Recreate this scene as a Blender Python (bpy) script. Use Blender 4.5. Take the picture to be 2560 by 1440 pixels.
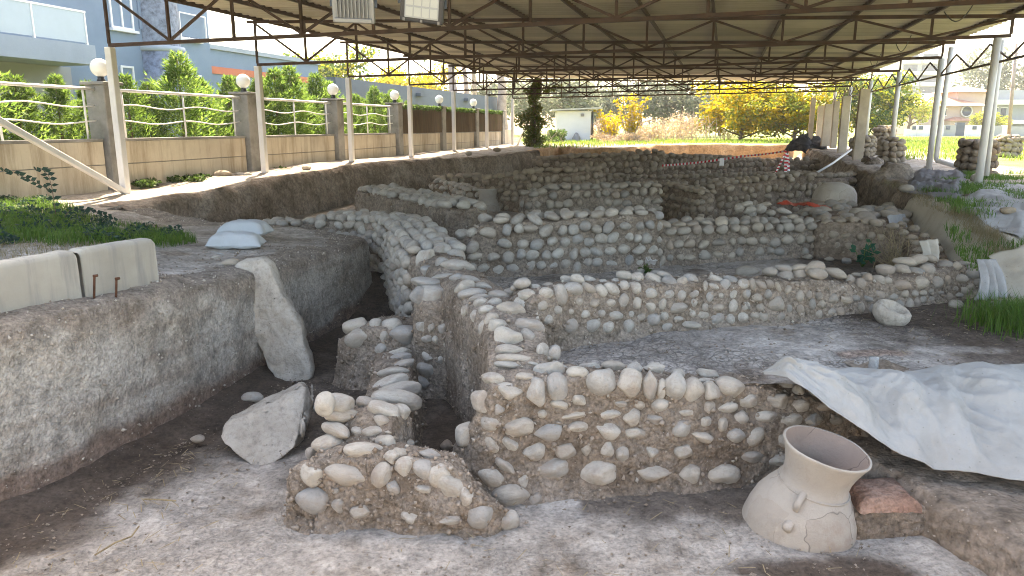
import bpy, bmesh, math, random
import numpy as np
from mathutils import Vector, Matrix, noise
from mathutils.bvhtree import BVHTree

R = math.radians
rng = random.Random(7)
scene = bpy.context.scene
COL = scene.collection
for o in list(bpy.data.objects):
    bpy.data.objects.remove(o)

# ---------------------------------------------------------------- camera
CH = 1.55                      # eye height above the upper ground (m)
PITCH = R(12.35)
FPX = 1849.0                   # focal length in photo pixels (2560 wide)
cam_data = bpy.data.cameras.new('camera')
cam_data.sensor_width = 36.0
cam_data.lens = FPX / 2560 * 36
cam_data.clip_start = 0.1
cam_data.clip_end = 4000
cam = bpy.data.objects.new('camera', cam_data)
cam.location = (0, 0, CH)
cam.rotation_euler = (R(90) - PITCH, 0, 0)
COL.objects.link(cam)
scene.camera = cam

# ---------------------------------------------------------------- light
SUN_EL, SUN_AZ = 52.0, -8.0    # degrees; azimuth from straight ahead (+ is right)
world = bpy.data.worlds.new('World')
scene.world = world
world.use_nodes = True
wn = world.node_tree.nodes
wn.clear()
sky = wn.new('ShaderNodeTexSky')
sky.sky_type = 'NISHITA'
sky.sun_disc = False
sky.sun_elevation = R(SUN_EL)
sky.sun_rotation = R(SUN_AZ)
sky.air_density = 1.0
sky.dust_density = 3.0
sky.ozone_density = 1.0
bg = wn.new('ShaderNodeBackground')
bg.inputs['Strength'].default_value = 0.15
wo = wn.new('ShaderNodeOutputWorld')
world.node_tree.links.new(sky.outputs[0], bg.inputs['Color'])
world.node_tree.links.new(bg.outputs[0], wo.inputs['Surface'])
sun_data = bpy.data.lights.new('sun', 'SUN')
sun_data.energy = 4.5
sun_data.angle = R(0.5)
sun_data.color = (1.0, 0.93, 0.82)
sun = bpy.data.objects.new('sun', sun_data)
sd = Vector((math.sin(R(SUN_AZ)) * math.cos(R(SUN_EL)), math.cos(R(SUN_AZ)) * math.cos(R(SUN_EL)), math.sin(R(SUN_EL))))
sun.rotation_euler = sd.to_track_quat('Z', 'Y').to_euler()
sun.location = (0, 0, 30)
COL.objects.link(sun)
scene.view_settings.view_transform = 'Standard'
scene.view_settings.look = 'None'
scene.view_settings.exposure = 2.55
scene.view_settings.gamma = 1.0
scene.view_settings.use_white_balance = True
scene.view_settings.white_balance_temperature = 8000
scene.view_settings.white_balance_tint = 10
scene.cycles.max_bounces = 6
scene.cycles.diffuse_bounces = 3
scene.cycles.use_adaptive_sampling = True
scene.cycles.adaptive_threshold = 0.022
scene.cycles.filter_width = 1.0
scene.cycles.transparent_max_bounces = 12
scene.cycles.caustics_reflective = False
scene.cycles.caustics_refractive = False
scene.cycles.use_denoising = True

# ---------------------------------------------------------------- geometry helpers
CP, SP = math.cos(PITCH), math.sin(PITCH)
CAMP = Vector((0, 0, CH))

def ray(x, y):
    a = (x - 1280) / FPX
    b = (720 - y) / FPX
    return Vector((a, CP + b * SP, -SP + b * CP))

def U(x, y, z):
    """where the sight line of a photo pixel meets height z"""
    d = ray(x, y)
    return CAMP + d * ((z - CH) / d.z)

def UD(x, y, Y):
    """where the sight line of a photo pixel meets distance Y"""
    d = ray(x, y)
    return CAMP + d * (Y / d.y)

PHI = R(15.67)                  # the shelter and the boundary wall run along this heading
AX = Vector((math.sin(PHI), math.cos(PHI), 0))
AN = Vector((math.cos(PHI), -math.sin(PHI), 0))

def A(s, t, z=0.0):
    v = AX * s + AN * t
    v.z = z
    return v

def ST(p):
    return p.x * AX.x + p.y * AX.y, p.x * AN.x + p.y * AN.y

def UT(x, y, t):
    """photo pixel on the vertical plane at lateral offset t of the shelter axes"""
    d = ray(x, y)
    k = t / (d.x * AN.x + d.y * AN.y)
    return CAMP + d * k

def link(o, parent=None):
    COL.objects.link(o)
    if parent is not None:
        o.parent = parent
    return o

def worg(o):
    v = Vector((0, 0, 0))
    while o is not None:
        v += o.location
        o = o.parent
    return v

def mesh(name, verts, faces, mats, smooth=True, mi=None):
    me = bpy.data.meshes.new(name)
    me.from_pydata([tuple(v) for v in verts], [], [tuple(f) for f in faces])
    if not isinstance(mats, (list, tuple)):
        mats = [mats]
    for m in mats:
        me.materials.append(m)
    if mi is not None:
        me.polygons.foreach_set('material_index', mi)
    if smooth:
        me.polygons.foreach_set('use_smooth', [True] * len(me.polygons))
    me.update()
    return me

def tag(o, label=None, cat=None, group=None, kind=None):
    if label: o['label'] = label
    if cat: o['category'] = cat
    if group: o['group'] = group
    if kind: o['kind'] = kind
    return o

def thing(name, loc, label, cat, group=None):
    o = bpy.data.objects.new(name, None)
    o.empty_display_size = 0.2
    o.location = loc
    link(o)
    return tag(o, label, cat, group, 'thing')

def part(name, verts, faces, mats, parent=None, smooth=True, mi=None, label=None, kind=None):
    """mesh object from WORLD coordinates; its origin is that of its thing"""
    org = worg(parent) if parent is not None else Vector((0, 0, 0))
    me = mesh(name, [Vector(v) - org for v in verts], faces, mats, smooth, mi)
    o = bpy.data.objects.new(name, me)
    link(o, parent)
    if label: o['label'] = label
    if kind: o['kind'] = kind
    return o

def solo(name, verts, faces, mats, label=None, cat=None, group=None, kind=None, smooth=True, mi=None):
    """a top-level thing that is one mesh; origin at the middle of its base"""
    vs = [Vector(v) for v in verts]
    n = len(vs)
    c = Vector((sum(v.x for v in vs) / n, sum(v.y for v in vs) / n, min(v.z for v in vs)))
    me = mesh(name, [v - c for v in vs], faces, mats, smooth, mi)
    o = bpy.data.objects.new(name, me)
    o.location = c
    link(o)
    return tag(o, label, cat, group, kind)

def inst(name, me, parent, loc, rot=None, scale=(1, 1, 1), label=None):
    """object that shares mesh data; loc in world coordinates"""
    o = bpy.data.objects.new(name, me)
    org = worg(parent) if parent is not None else Vector((0, 0, 0))
    o.location = Vector(loc) - org
    if rot is not None:
        o.rotation_mode = 'QUATERNION'
        o.rotation_quaternion = rot.to_quaternion() if isinstance(rot, Matrix) else rot
    o.scale = scale
    link(o, parent)
    if label: o['label'] = label
    return o

def merge(*geos):
    V, Fc = [], []
    for v, f in geos:
        n = len(V)
        V += list(v)
        Fc += [tuple(i + n for i in q) for q in f]
    return V, Fc

def bar(a, b, w, h=None, up=Vector((0, 0, 1))):
    """rectangular bar from a to b"""
    h = h or w
    a, b = Vector(a), Vector(b)
    d = (b - a).normalized()
    if abs(d.dot(up)) > 0.98:
        up = Vector((0, 1, 0))
    x = d.cross(up).normalized()
    y = x.cross(d)
    V = []
    for p in (a, b):
        for sx, sy in ((-1, -1), (1, -1), (1, 1), (-1, 1)):
            V.append(p + x * sx * w / 2 + y * sy * h / 2)
    return V, [(3, 2, 1, 0), (4, 5, 6, 7), (0, 1, 5, 4), (1, 2, 6, 5), (2, 3, 7, 6), (3, 0, 4, 7)]

def box(c, sx, sy, sz, rz=0.0):
    """box with base centre c"""
    c = Vector(c)
    ca, sa = math.cos(rz), math.sin(rz)
    V = []
    for z in (0, sz):
        for x, y in ((-.5, -.5), (.5, -.5), (.5, .5), (-.5, .5)):
            px, py = x * sx, y * sy
            V.append(c + Vector((px * ca - py * sa, px * sa + py * ca, z)))
    return V, [(3, 2, 1, 0), (4, 5, 6, 7), (0, 1, 5, 4), (1, 2, 6, 5), (2, 3, 7, 6), (3, 0, 4, 7)]

def bevel_geo(geo, off, seg=2, angle=0.5):
    bm = bmesh.new()
    vs = [bm.verts.new(v) for v in geo[0]]
    for f in geo[1]:
        bm.faces.new([vs[i] for i in f])
    bm.normal_update()
    ed = [e for e in bm.edges if len(e.link_faces) == 2 and e.calc_face_angle(0) > angle]
    bmesh.ops.bevel(bm, geom=ed, offset=off, segments=seg, affect='EDGES', profile=0.6)
    bm.verts.index_update()
    out = ([v.co.copy() for v in bm.verts], [tuple(v.index for v in f.verts) for f in bm.faces])
    bm.free()
    return out

def tube(pts, r, n=8, caps=True):
    """round tube through pts; r a number or a list"""
    pts = [Vector(p) for p in pts]
    rs = r if isinstance(r, (list, tuple)) else [r] * len(pts)
    V, Fc = [], []
    ref = None
    for i, p in enumerate(pts):
        d = (pts[min(i + 1, len(pts) - 1)] - pts[max(i - 1, 0)]).normalized()
        if ref is None:
            ref = Vector((0, 0, 1)) if abs(d.z) < 0.9 else Vector((1, 0, 0))
        x = d.cross(ref).normalized()
        y = x.cross(d).normalized()
        ref = y
        for k in range(n):
            a = 2 * math.pi * k / n
            V.append(p + (x * math.cos(a) + y * math.sin(a)) * rs[i])
    for i in range(len(pts) - 1):
        for k in range(n):
            k2 = (k + 1) % n
            Fc.append((i * n + k, i * n + k2, (i + 1) * n + k2, (i + 1) * n + k))
    if caps:
        Fc.append(tuple(range(n))[::-1])
        Fc.append(tuple((len(pts) - 1) * n + k for k in range(n)))
    return V, Fc

def lathe(prof, n=32, mat4=None):
    V, Fc = [], []
    for r, z in prof:
        for k in range(n):
            a = 2 * math.pi * k / n
            v = Vector((r * math.cos(a), r * math.sin(a), z))
            V.append(mat4 @ v if mat4 else v)
    for i in range(len(prof) - 1):
        for k in range(n):
            k2 = (k + 1) % n
            Fc.append((i * n + k, i * n + k2, (i + 1) * n + k2, (i + 1) * n + k))
    return V, Fc

def grid_faces(nu, nv, wrap=False):
    Fc = []
    for i in range(nu - 1):
        for j in range(nv - (0 if wrap else 1)):
            j2 = (j + 1) % nv
            Fc.append((i * nv + j, (i + 1) * nv + j, (i + 1) * nv + j2, i * nv + j2))
    return Fc

def rough(p, amp, f=3.0, seed=0.0):
    """earthy displacement vector"""
    q = Vector(p) * f + Vector((seed, seed * 1.7, -seed))
    return (noise.noise_vector(q) * 1.0 + noise.noise_vector(q * 2.7) * 0.5 + noise.noise_vector(q * 7.0) * 0.28 + noise.noise_vector(q * 15.0) * 0.14) * amp

def resample(pts, step):
    """pts: list of tuples; the first two are x, y"""
    out = []
    for i in range(len(pts) - 1):
        a, b = pts[i], pts[i + 1]
        L = math.hypot(b[0] - a[0], b[1] - a[1])
        n = max(1, int(round(L / step)))
        for k in range(n):
            f = k / n
            out.append(tuple(a[j] + (b[j] - a[j]) * f for j in range(len(a))))
    out.append(tuple(pts[-1]))
    return out

def smoothpath(pts, it=2):
    p = [list(q) for q in pts]
    for _ in range(it):
        q = [r[:] for r in p]
        for i in range(1, len(p) - 1):
            for j in range(len(p[0])):
                q[i][j] = (p[i - 1][j] + 2 * p[i][j] + p[i + 1][j]) / 4
        p = q
    return [tuple(r) for r in p]

def sstep(a, b, x):
    t = min(1, max(0, (x - a) / (b - a)))
    return t * t * (3 - 2 * t)

# ---------------------------------------------------------------- materials
def newmat(name):
    m = bpy.data.materials.new(name)
    m.use_nodes = True
    nt = m.node_tree
    b = nt.nodes['Principled BSDF']
    return m, nt, b

def N(nt, kind, **kw):
    n = nt.nodes.new(kind)
    for k, v in kw.items():
        if k.startswith('i_'):
            n.inputs[k[2:].replace('_', ' ')].default_value = v
        else:
            setattr(n, k, v)
    return n

def ramp(nt, fac, stops):
    r = nt.nodes.new('ShaderNodeValToRGB')
    el = r.color_ramp.elements
    while len(el) > 1:
        el.remove(el[-1])
    el[0].position = stops[0][0]
    el[0].color = (*stops[0][1], 1) if len(stops[0][1]) == 3 else stops[0][1]
    for p, c in stops[1:]:
        e = el.new(p)
        e.color = (*c, 1)
    nt.links.new(fac, r.inputs[0])
    return r.outputs[0]

def mixc(nt, a, b, fac, mode='MIX'):
    m = nt.nodes.new('ShaderNodeMix')
    m.data_type = 'RGBA'
    m.blend_type = mode
    for sock, v in ((m.inputs[6], a), (m.inputs[7], b), (m.inputs[0], fac)):
        if isinstance(v, (int, float)):
            sock.default_value = v
        elif isinstance(v, tuple):
            sock.default_value = (*v, 1) if len(v) == 3 else v
        else:
            nt.links.new(v, sock)
    return m.outputs[2]

def g3(v):
    return (v, v, v)

def coords(nt, space):
    if space == 'world':
        return nt.nodes.new('ShaderNodeNewGeometry').outputs['Position']
    if space == 'object':
        return nt.nodes.new('ShaderNodeTexCoord').outputs['Object']
    # object coordinates shifted per object, so alike pieces do not repeat
    tc = nt.nodes.new('ShaderNodeTexCoord').outputs['Object']
    oi = nt.nodes.new('ShaderNodeObjectInfo').outputs['Random']
    mul = N(nt, 'ShaderNodeMath', operation='MULTIPLY')
    mul.inputs[1].default_value = 37.0
    nt.links.new(oi, mul.inputs[0])
    add = N(nt, 'ShaderNodeVectorMath', operation='ADD')
    nt.links.new(tc, add.inputs[0])
    nt.links.new(mul.outputs[0], add.inputs[1])
    return add.outputs[0]

def noise_t(nt, co, scale, detail=6.0, rough_=0.6, dist=0.0):
    n = nt.nodes.new('ShaderNodeTexNoise')
    n.inputs['Scale'].default_value = scale
    n.inputs['Detail'].default_value = detail
    n.inputs['Roughness'].default_value = rough_
    n.inputs['Distortion'].default_value = dist
    nt.links.new(co, n.inputs['Vector'])
    return n.outputs['Fac']

def voro(nt, co, scale, feature='F1'):
    n = nt.nodes.new('ShaderNodeTexVoronoi')
    n.feature = feature
    n.inputs['Scale'].default_value = scale
    nt.links.new(co, n.inputs['Vector'])
    return n.outputs['Distance']

def warp(nt, co, scale, amt):
    n = nt.nodes.new('ShaderNodeTexNoise')
    n.inputs['Scale'].default_value = scale
    n.inputs['Detail'].default_value = 3
    nt.links.new(co, n.inputs['Vector'])
    s = N(nt, 'ShaderNodeVectorMath', operation='SUBTRACT')
    s.inputs[1].default_value = (0.5, 0.5, 0.5)
    nt.links.new(n.outputs['Color'], s.inputs[0])
    k = N(nt, 'ShaderNodeVectorMath', operation='SCALE')
    k.inputs['Scale'].default_value = amt
    nt.links.new(s.outputs[0], k.inputs[0])
    a = N(nt, 'ShaderNodeVectorMath', operation='ADD')
    nt.links.new(co, a.inputs[0])
    nt.links.new(k.outputs[0], a.inputs[1])
    return a.outputs[0]

def bump(nt, b, hs, strength=0.5, dist=0.02):
    """chain of heights -> bump; hs list of (socket, distance)"""
    prev = None
    for h, d in hs:
        n = nt.nodes.new('ShaderNodeBump')
        n.inputs['Strength'].default_value = strength
        n.inputs['Distance'].default_value = d
        nt.links.new(h, n.inputs['Height'])
        if prev is not None:
            nt.links.new(prev, n.inputs['Normal'])
        prev = n.outputs[0]
    nt.links.new(prev, b.inputs['Normal'])

def earth(name, stops, scale=1.2, fine=30.0, crack=None, speck=0.0, bs=0.8, attr=None, space='world', coarse=7.0, rel=1.0, crumb=0.0, crumb_s=16.0, crackdark=0.6):
    m, nt, b = newmat(name)
    co = coords(nt, space)
    big = noise_t(nt, co, scale, 4, 0.62, 0.0)
    col = ramp(nt, big, stops)
    if attr:
        at = N(nt, 'ShaderNodeVertexColor', layer_name=attr)
        col = mixc(nt, col, at.outputs['Color'], at.outputs['Alpha'])
        ov = noise_t(nt, co, scale * 3, 3, 0.65)
        col = mixc(nt, col, ramp(nt, ov, [(0.3, g3(0.72)), (0.7, g3(1.2))]), 1.0, 'MULTIPLY')
    mid = noise_t(nt, co, coarse, 3, 0.7)
    col = mixc(nt, col, ramp(nt, mid, [(0.3, g3(0.62)), (0.5, g3(0.95)), (0.72, g3(1.2))]), 0.8, 'MULTIPLY')
    fn = noise_t(nt, co, fine, 2, 0.7)
    col = mixc(nt, col, ramp(nt, fn, [(0.3, g3(0.6)), (0.52, g3(1.0)), (0.75, g3(1.25))]), 0.8, 'MULTIPLY')
    hs = [(mid, 0.05 * rel), (fn, 0.022 * rel)]
    if crack:
        wco = warp(nt, co, 4.0, 0.16)
        v1 = voro(nt, wco, crack, 'DISTANCE_TO_EDGE')
        v2 = voro(nt, wco, crack * 2.6, 'DISTANCE_TO_EDGE')
        c1 = ramp(nt, v1, [(0.0, g3(0.0)), (0.06, g3(1.0))])
        c2 = ramp(nt, v2, [(0.0, g3(0.25)), (0.09, g3(1.0))])
        where = ramp(nt, noise_t(nt, co, 0.9, 3, 0.5), [(0.4, g3(0.0)), (0.55, g3(1.0))])
        cc = mixc(nt, g3(1.0), mixc(nt, c1, c2, 1.0, 'MULTIPLY'), where)
        col = mixc(nt, col, mixc(nt, g3(crackdark), g3(1.0), cc), 1.0, 'MULTIPLY')
        hs.append((cc, 0.045 * (1 - crackdark)))
    if crumb:
        wc = warp(nt, co, 11.0, 0.11)
        v1 = voro(nt, wc, crumb_s)
        cl = noise_t(nt, co, crumb_s * 0.55, 5, 0.72)
        col = mixc(nt, col, ramp(nt, cl, [(0.3, g3(0.42)), (0.47, g3(0.95)), (0.7, g3(1.18))]), crumb, 'MULTIPLY')
        col = mixc(nt, col, ramp(nt, v1, [(0.1, g3(1.08)), (0.45, g3(0.98)), (0.75, g3(0.62))]), crumb * 0.6, 'MULTIPLY')
        inv = ramp(nt, v1, [(0.0, g3(1.0)), (0.8, g3(0.0))])
        hs = [(cl, 0.07 * rel), (inv, 0.02 * rel)]
    if speck:
        v = voro(nt, co, 26.0)
        sp = ramp(nt, v, [(0.10, g3(1.0)), (0.16, g3(0.0))])
        where = ramp(nt, noise_t(nt, co, 5.0, 3, 0.5), [(0.5, g3(0.0)), (0.6, g3(1.0))])
        col = mixc(nt, col, (0.45, 0.41, 0.36), mixc(nt, g3(0.0), mixc(nt, sp, where, 1.0, 'MULTIPLY'), speck))
        hs.append((sp, 0.01))
    nt.links.new(col, b.inputs['Base Color'])
    b.inputs['Roughness'].default_value = 0.95
    b.inputs['Specular IOR Level'].default_value = 0.15
    bump(nt, b, hs, bs)
    return m

def simple(name, col, rough_=0.6, metal=0.0, var=0.15, scale=4.0, bmp=0.004, space='object', spec=0.3, stains=None):
    m, nt, b = newmat(name)
    co = coords(nt, space)
    n = noise_t(nt, co, scale, 6, 0.65)
    c = mixc(nt, col, ramp(nt, n, [(0.25, g3(1 - 2.2 * var)), (0.5, g3(1.0)), (0.75, g3(1 + 1.6 * var))]), 1.0, 'MULTIPLY')
    if stains:
        sc, thr, scol = stains
        s = noise_t(nt, co, sc, 8, 0.75)
        c = mixc(nt, c, scol, ramp(nt, s, [(thr, g3(0.0)), (thr + 0.12, g3(1.0))]))
    nt.links.new(c, b.inputs['Base Color'])
    b.inputs['Roughness'].default_value = rough_
    b.inputs['Metallic'].default_value = metal
    b.inputs['Specular IOR Level'].default_value = spec
    if bmp:
        bump(nt, b, [(noise_t(nt, co, scale * 6, 5, 0.7), bmp)], 0.7)
    return m

def leafmat(name, cols, trans=0.45, rough_=0.55):
    m, nt, b = newmat(name)
    geo = nt.nodes.new('ShaderNodeNewGeometry')
    oi = nt.nodes.new('ShaderNodeObjectInfo')
    k = len(cols)
    col = ramp(nt, geo.outputs['Random Per Island'], [(i / max(1, k - 1) * 0.98 + 0.01, c) for i, c in enumerate(cols)])
    hsv = N(nt, 'ShaderNodeHueSaturation')
    mr = N(nt, 'ShaderNodeMapRange')
    mr.inputs['To Min'].default_value = 0.8
    mr.inputs['To Max'].default_value = 1.2
    nt.links.new(oi.outputs['Random'], mr.inputs['Value'])
    nt.links.new(mr.outputs[0], hsv.inputs['Value'])
    nt.links.new(col, hsv.inputs['Color'])
    nt.links.new(hsv.outputs[0], b.inputs['Base Color'])
    b.inputs['Roughness'].default_value = rough_
    b.inputs['Specular IOR Level'].default_value = 0.2
    tr = nt.nodes.new('ShaderNodeBsdfTranslucent')
    nt.links.new(hsv.outputs[0], tr.inputs['Color'])
    mx = nt.nodes.new('ShaderNodeMixShader')
    mx.inputs[0].default_value = trans
    nt.links.new(b.outputs[0], mx.inputs[1])
    nt.links.new(tr.outputs[0], mx.inputs[2])
    nt.links.new(mx.outputs[0], nt.nodes['Material Output'].inputs['Surface'])
    return m

M = {}
# packed pale mud of the excavated floors
M['mudfloor'] = earth('cracked_mud', [(0.33, (0.23, 0.185, 0.15)), (0.43, (0.385, 0.345, 0.305)), (0.7, (0.49, 0.45, 0.41))], 1.1, 24, 6.0, 0.4, 0.9, 'soil', rel=0.7)
M['baulk'] = earth('baulk_section', [(0.3, (0.36, 0.31, 0.255)), (0.5, (0.485, 0.445, 0.39)), (0.68, (0.57, 0.535, 0.48))], 1.6, 30, None, 1.0, 0.9, 'soil', coarse=11, rel=0.55, crumb=0.5, crumb_s=34)
M['mud'] = earth('mud_mortar', [(0.3, (0.205, 0.155, 0.115)), (0.5, (0.305, 0.245, 0.19)), (0.72, (0.39, 0.325, 0.265))], 2.2, 34, None, 0.9, 0.9, coarse=13, rel=0.8, crumb=0.75, crumb_s=20)
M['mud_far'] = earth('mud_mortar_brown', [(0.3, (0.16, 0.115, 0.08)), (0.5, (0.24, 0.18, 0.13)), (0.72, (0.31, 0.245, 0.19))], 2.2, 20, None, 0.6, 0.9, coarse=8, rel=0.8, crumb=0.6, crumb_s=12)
M['bank'] = earth('earth_bank_brown', [(0.3, (0.19, 0.145, 0.105)), (0.5, (0.29, 0.23, 0.18)), (0.7, (0.40, 0.34, 0.28))], 1.3, 14, None, 0.5, 0.9, coarse=5, rel=1.0, crumb=0.6, crumb_s=9)
M['redearth'] = earth('ochre_earth', [(0.3, (0.34, 0.19, 0.09)), (0.5, (0.44, 0.27, 0.14)), (0.7, (0.55, 0.38, 0.23))], 0.8, 9, None, 0.0, 0.8, coarse=3, rel=1.0)

def stone_mat(name, stops):
    m, nt, b = newmat(name)
    co = coords(nt, 'rand')
    oi = nt.nodes.new('ShaderNodeObjectInfo').outputs['Random']
    col = ramp(nt, oi, stops)
    n1 = noise_t(nt, co, 1.6, 3, 0.6)
    col = mixc(nt, col, ramp(nt, n1, [(0.3, g3(0.78)), (0.5, g3(1.0)), (0.75, g3(1.16))]), 1.0, 'MULTIPLY')
    n2 = noise_t(nt, co, 9.0, 3, 0.7)
    col = mixc(nt, col, ramp(nt, n2, [(0.28, g3(0.7)), (0.45, g3(1.0))]), 0.6, 'MULTIPLY')
    # dried mud still clinging to some of the face
    dirt = noise_t(nt, co, 1.1, 4, 0.75)
    col = mixc(nt, col, (0.31, 0.26, 0.215), ramp(nt, dirt, [(0.5, g3(0.0)), (0.66, g3(0.75))]))
    nt.links.new(col, b.inputs['Base Color'])
    b.inputs['Roughness'].default_value = 0.88
    b.inputs['Specular IOR Level'].default_value = 0.2
    bump(nt, b, [(n2, 0.03)], 0.5)
    return m

M['cobble'] = stone_mat('river_cobble', [(0.0, (0.415, 0.375, 0.315)), (0.3, (0.46, 0.42, 0.36)), (0.5, (0.37, 0.345, 0.305)), (0.68, (0.42, 0.37, 0.305)), (0.84, (0.325, 0.31, 0.285)), (1.0, (0.39, 0.335, 0.27))])
M['cobble_grey'] = stone_mat('river_cobble_grey', [(0.0, (0.378, 0.320, 0.248)), (0.25, (0.294, 0.270, 0.234)), (0.5, (0.410, 0.350, 0.275)), (0.75, (0.263, 0.245, 0.216)), (1.0, (0.336, 0.265, 0.198))])
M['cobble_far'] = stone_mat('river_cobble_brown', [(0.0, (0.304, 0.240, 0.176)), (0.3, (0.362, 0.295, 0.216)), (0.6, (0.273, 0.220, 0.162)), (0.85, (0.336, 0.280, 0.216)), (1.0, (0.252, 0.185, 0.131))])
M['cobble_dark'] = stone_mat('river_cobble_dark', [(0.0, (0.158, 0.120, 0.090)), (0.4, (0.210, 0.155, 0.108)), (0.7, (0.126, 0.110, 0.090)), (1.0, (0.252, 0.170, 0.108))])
def rockmat():
    m, nt, b = newmat('pale_rock')
    co = coords(nt, 'object')
    n = noise_t(nt, co, 2.2, 5, 0.65)
    col = ramp(nt, n, [(0.3, (0.32, 0.28, 0.23)), (0.5, (0.42, 0.375, 0.315)), (0.72, (0.48, 0.44, 0.38))])
    f = noise_t(nt, co, 16, 5, 0.75)
    col = mixc(nt, col, ramp(nt, f, [(0.3, g3(0.62)), (0.5, g3(1.0)), (0.75, g3(1.15))]), 0.9, 'MULTIPLY')
    v = voro(nt, warp(nt, co, 6, 0.1), 11)
    pit = ramp(nt, v, [(0.07, g3(0.35)), (0.14, g3(1.0))])
    where = ramp(nt, noise_t(nt, co, 3, 3, 0.5), [(0.48, g3(0)), (0.58, g3(1))])
    col = mixc(nt, col, mixc(nt, g3(1.0), pit, where), 1.0, 'MULTIPLY')
    e = voro(nt, warp(nt, co, 2.5, 0.5), 1.3, 'DISTANCE_TO_EDGE')
    col = mixc(nt, col, ramp(nt, e, [(0.0, g3(0.6)), (0.008, g3(1.0))]), 0.25, 'MULTIPLY')
    nt.links.new(col, b.inputs['Base Color'])
    b.inputs['Roughness'].default_value = 0.9
    b.inputs['Specular IOR Level'].default_value = 0.15
    bump(nt, b, [(n, 0.08), (f, 0.03)], 0.8)
    return m
M['rock'] = rockmat()
M['steel'] = simple('brown_painted_steel', (0.06, 0.03, 0.017), 0.55, 0.2, 0.3, 3.0, 0.002, 'world', 0.4, (2.5, 0.6, (0.16, 0.07, 0.03)))
M['post'] = simple('white_painted_post', (0.72, 0.70, 0.69), 0.45, 0, 0.05, 2.0, 0.001, 'world', 0.4, (3.0, 0.68, (0.50, 0.42, 0.34)))
M['steelwhite'] = simple('white_rail_paint', (0.75, 0.75, 0.76), 0.35, 0.1, 0.04, 3.0, 0, 'world', 0.5)
M['concrete'] = simple('pale_concrete', (0.46, 0.45, 0.41), 0.85, 0, 0.1, 2.0, 0.004, 'world', 0.2, (1.6, 0.6, (0.30, 0.30, 0.285)))
M['pillar'] = simple('pebbledash_concrete', (0.25, 0.245, 0.235), 0.9, 0, 0.22, 1.5, 0.006, 'world', 0.2, (2.0, 0.62, (0.12, 0.115, 0.11)))

def wall_panel():
    m, nt, b = newmat('precast_panel')
    co = coords(nt, 'world')
    mp = N(nt, 'ShaderNodeMapping')
    mp.inputs['Scale'].default_value = (1.5, 1.5, 0.16)
    nt.links.new(co, mp.inputs[0])
    streak = noise_t(nt, mp.outputs[0], 1.6, 7, 0.7)
    n = noise_t(nt, co, 0.8, 6, 0.6)
    col = ramp(nt, n, [(0.3, (0.46, 0.395, 0.31)), (0.6, (0.60, 0.54, 0.44))])
    col = mixc(nt, col, (0.26, 0.19, 0.12), ramp(nt, streak, [(0.47, g3(0.0)), (0.68, g3(0.85))]))
    fn = noise_t(nt, co, 40, 3, 0.6)
    nt.links.new(col, b.inputs['Base Color'])
    b.inputs['Roughness'].default_value = 0.85
    bump(nt, b, [(fn, 0.004)], 0.5)
    return m
M['panel'] = wall_panel()

def corrugated():
    m, nt, b = newmat('galvanised_sheet')
    co = coords(nt, 'world')
    n = noise_t(nt, co, 0.5, 5, 0.6)
    col = ramp(nt, n, [(0.3, (0.40, 0.355, 0.275)), (0.7, (0.56, 0.51, 0.42))])
    st = noise_t(nt, co, 1.4, 8, 0.75)
    col = mixc(nt, col, (0.30, 0.24, 0.17), ramp(nt, st, [(0.6, g3(0.0)), (0.75, g3(0.5))]))
    oi = nt.nodes.new('ShaderNodeObjectInfo').outputs['Random']
    col = mixc(nt, col, ramp(nt, oi, [(0.0, g3(0.62)), (0.45, g3(0.95)), (1.0, g3(1.25))]), 1.0, 'MULTIPLY')
    nt.links.new(col, b.inputs['Base Color'])
    b.inputs['Roughness'].default_value = 0.5
    b.inputs['Metallic'].default_value = 0.0
    return m
M['sheet'] = corrugated()

def cloth_mat(name, col, dirt, weave=420.0, trans=0.0):
    m, nt, b = newmat(name)
    co = coords(nt, 'world')
    n = noise_t(nt, co, 2.2, 7, 0.65)
    c = mixc(nt, col, dirt, ramp(nt, n, [(0.45, g3(0.0)), (0.78, g3(0.8))]))
    sp = noise_t(nt, co, 45, 2, 0.5)
    c = mixc(nt, c, tuple(x * 0.55 for x in dirt), ramp(nt, sp, [(0.7, g3(0.0)), (0.76, g3(0.7))]))
    nt.links.new(c, b.inputs['Base Color'])
    b.inputs['Roughness'].default_value = 0.95
    b.inputs['Specular IOR Level'].default_value = 0.1
    bump(nt, b, [(noise_t(nt, co, 7, 4, 0.6), 0.02), (noise_t(nt, co, weave, 2, 0.5), 0.002)], 0.5)
    return m
M['cloth'] = cloth_mat('white_geotextile', (0.36, 0.355, 0.335), (0.25, 0.235, 0.205))
M['tarp'] = cloth_mat('dirty_geotextile', (0.46, 0.42, 0.35), (0.29, 0.245, 0.19))
M['tarp_dark'] = cloth_mat('dark_geotextile', (0.16, 0.155, 0.16), (0.09, 0.08, 0.075))
M['tarp_grey'] = cloth_mat('weathered_grey_geotextile', (0.36, 0.36, 0.355), (0.20, 0.19, 0.175))
M['blacktarp'] = cloth_mat('black_tarpaulin', (0.035, 0.037, 0.042), (0.17, 0.17, 0.18))
M['sack'] = cloth_mat('white_woven_sack', (0.44, 0.465, 0.475), (0.33, 0.335, 0.32), 600)
M['clay'] = simple('pale_fired_clay', (0.50, 0.44, 0.37), 0.85, 0, 0.10, 2.5, 0.004, 'object', 0.2, (2.0, 0.62, (0.40, 0.29, 0.22)))
M['clay_in'] = simple('fired_clay_inside', (0.42, 0.33, 0.27), 0.85, 0, 0.15, 3.0, 0.004, 'object', 0.2, (3.0, 0.58, (0.34, 0.20, 0.15)))
M['terra'] = simple('red_terracotta', (0.32, 0.14, 0.085), 0.85, 0, 0.2, 4.0, 0.006, 'object', 0.2)
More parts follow.
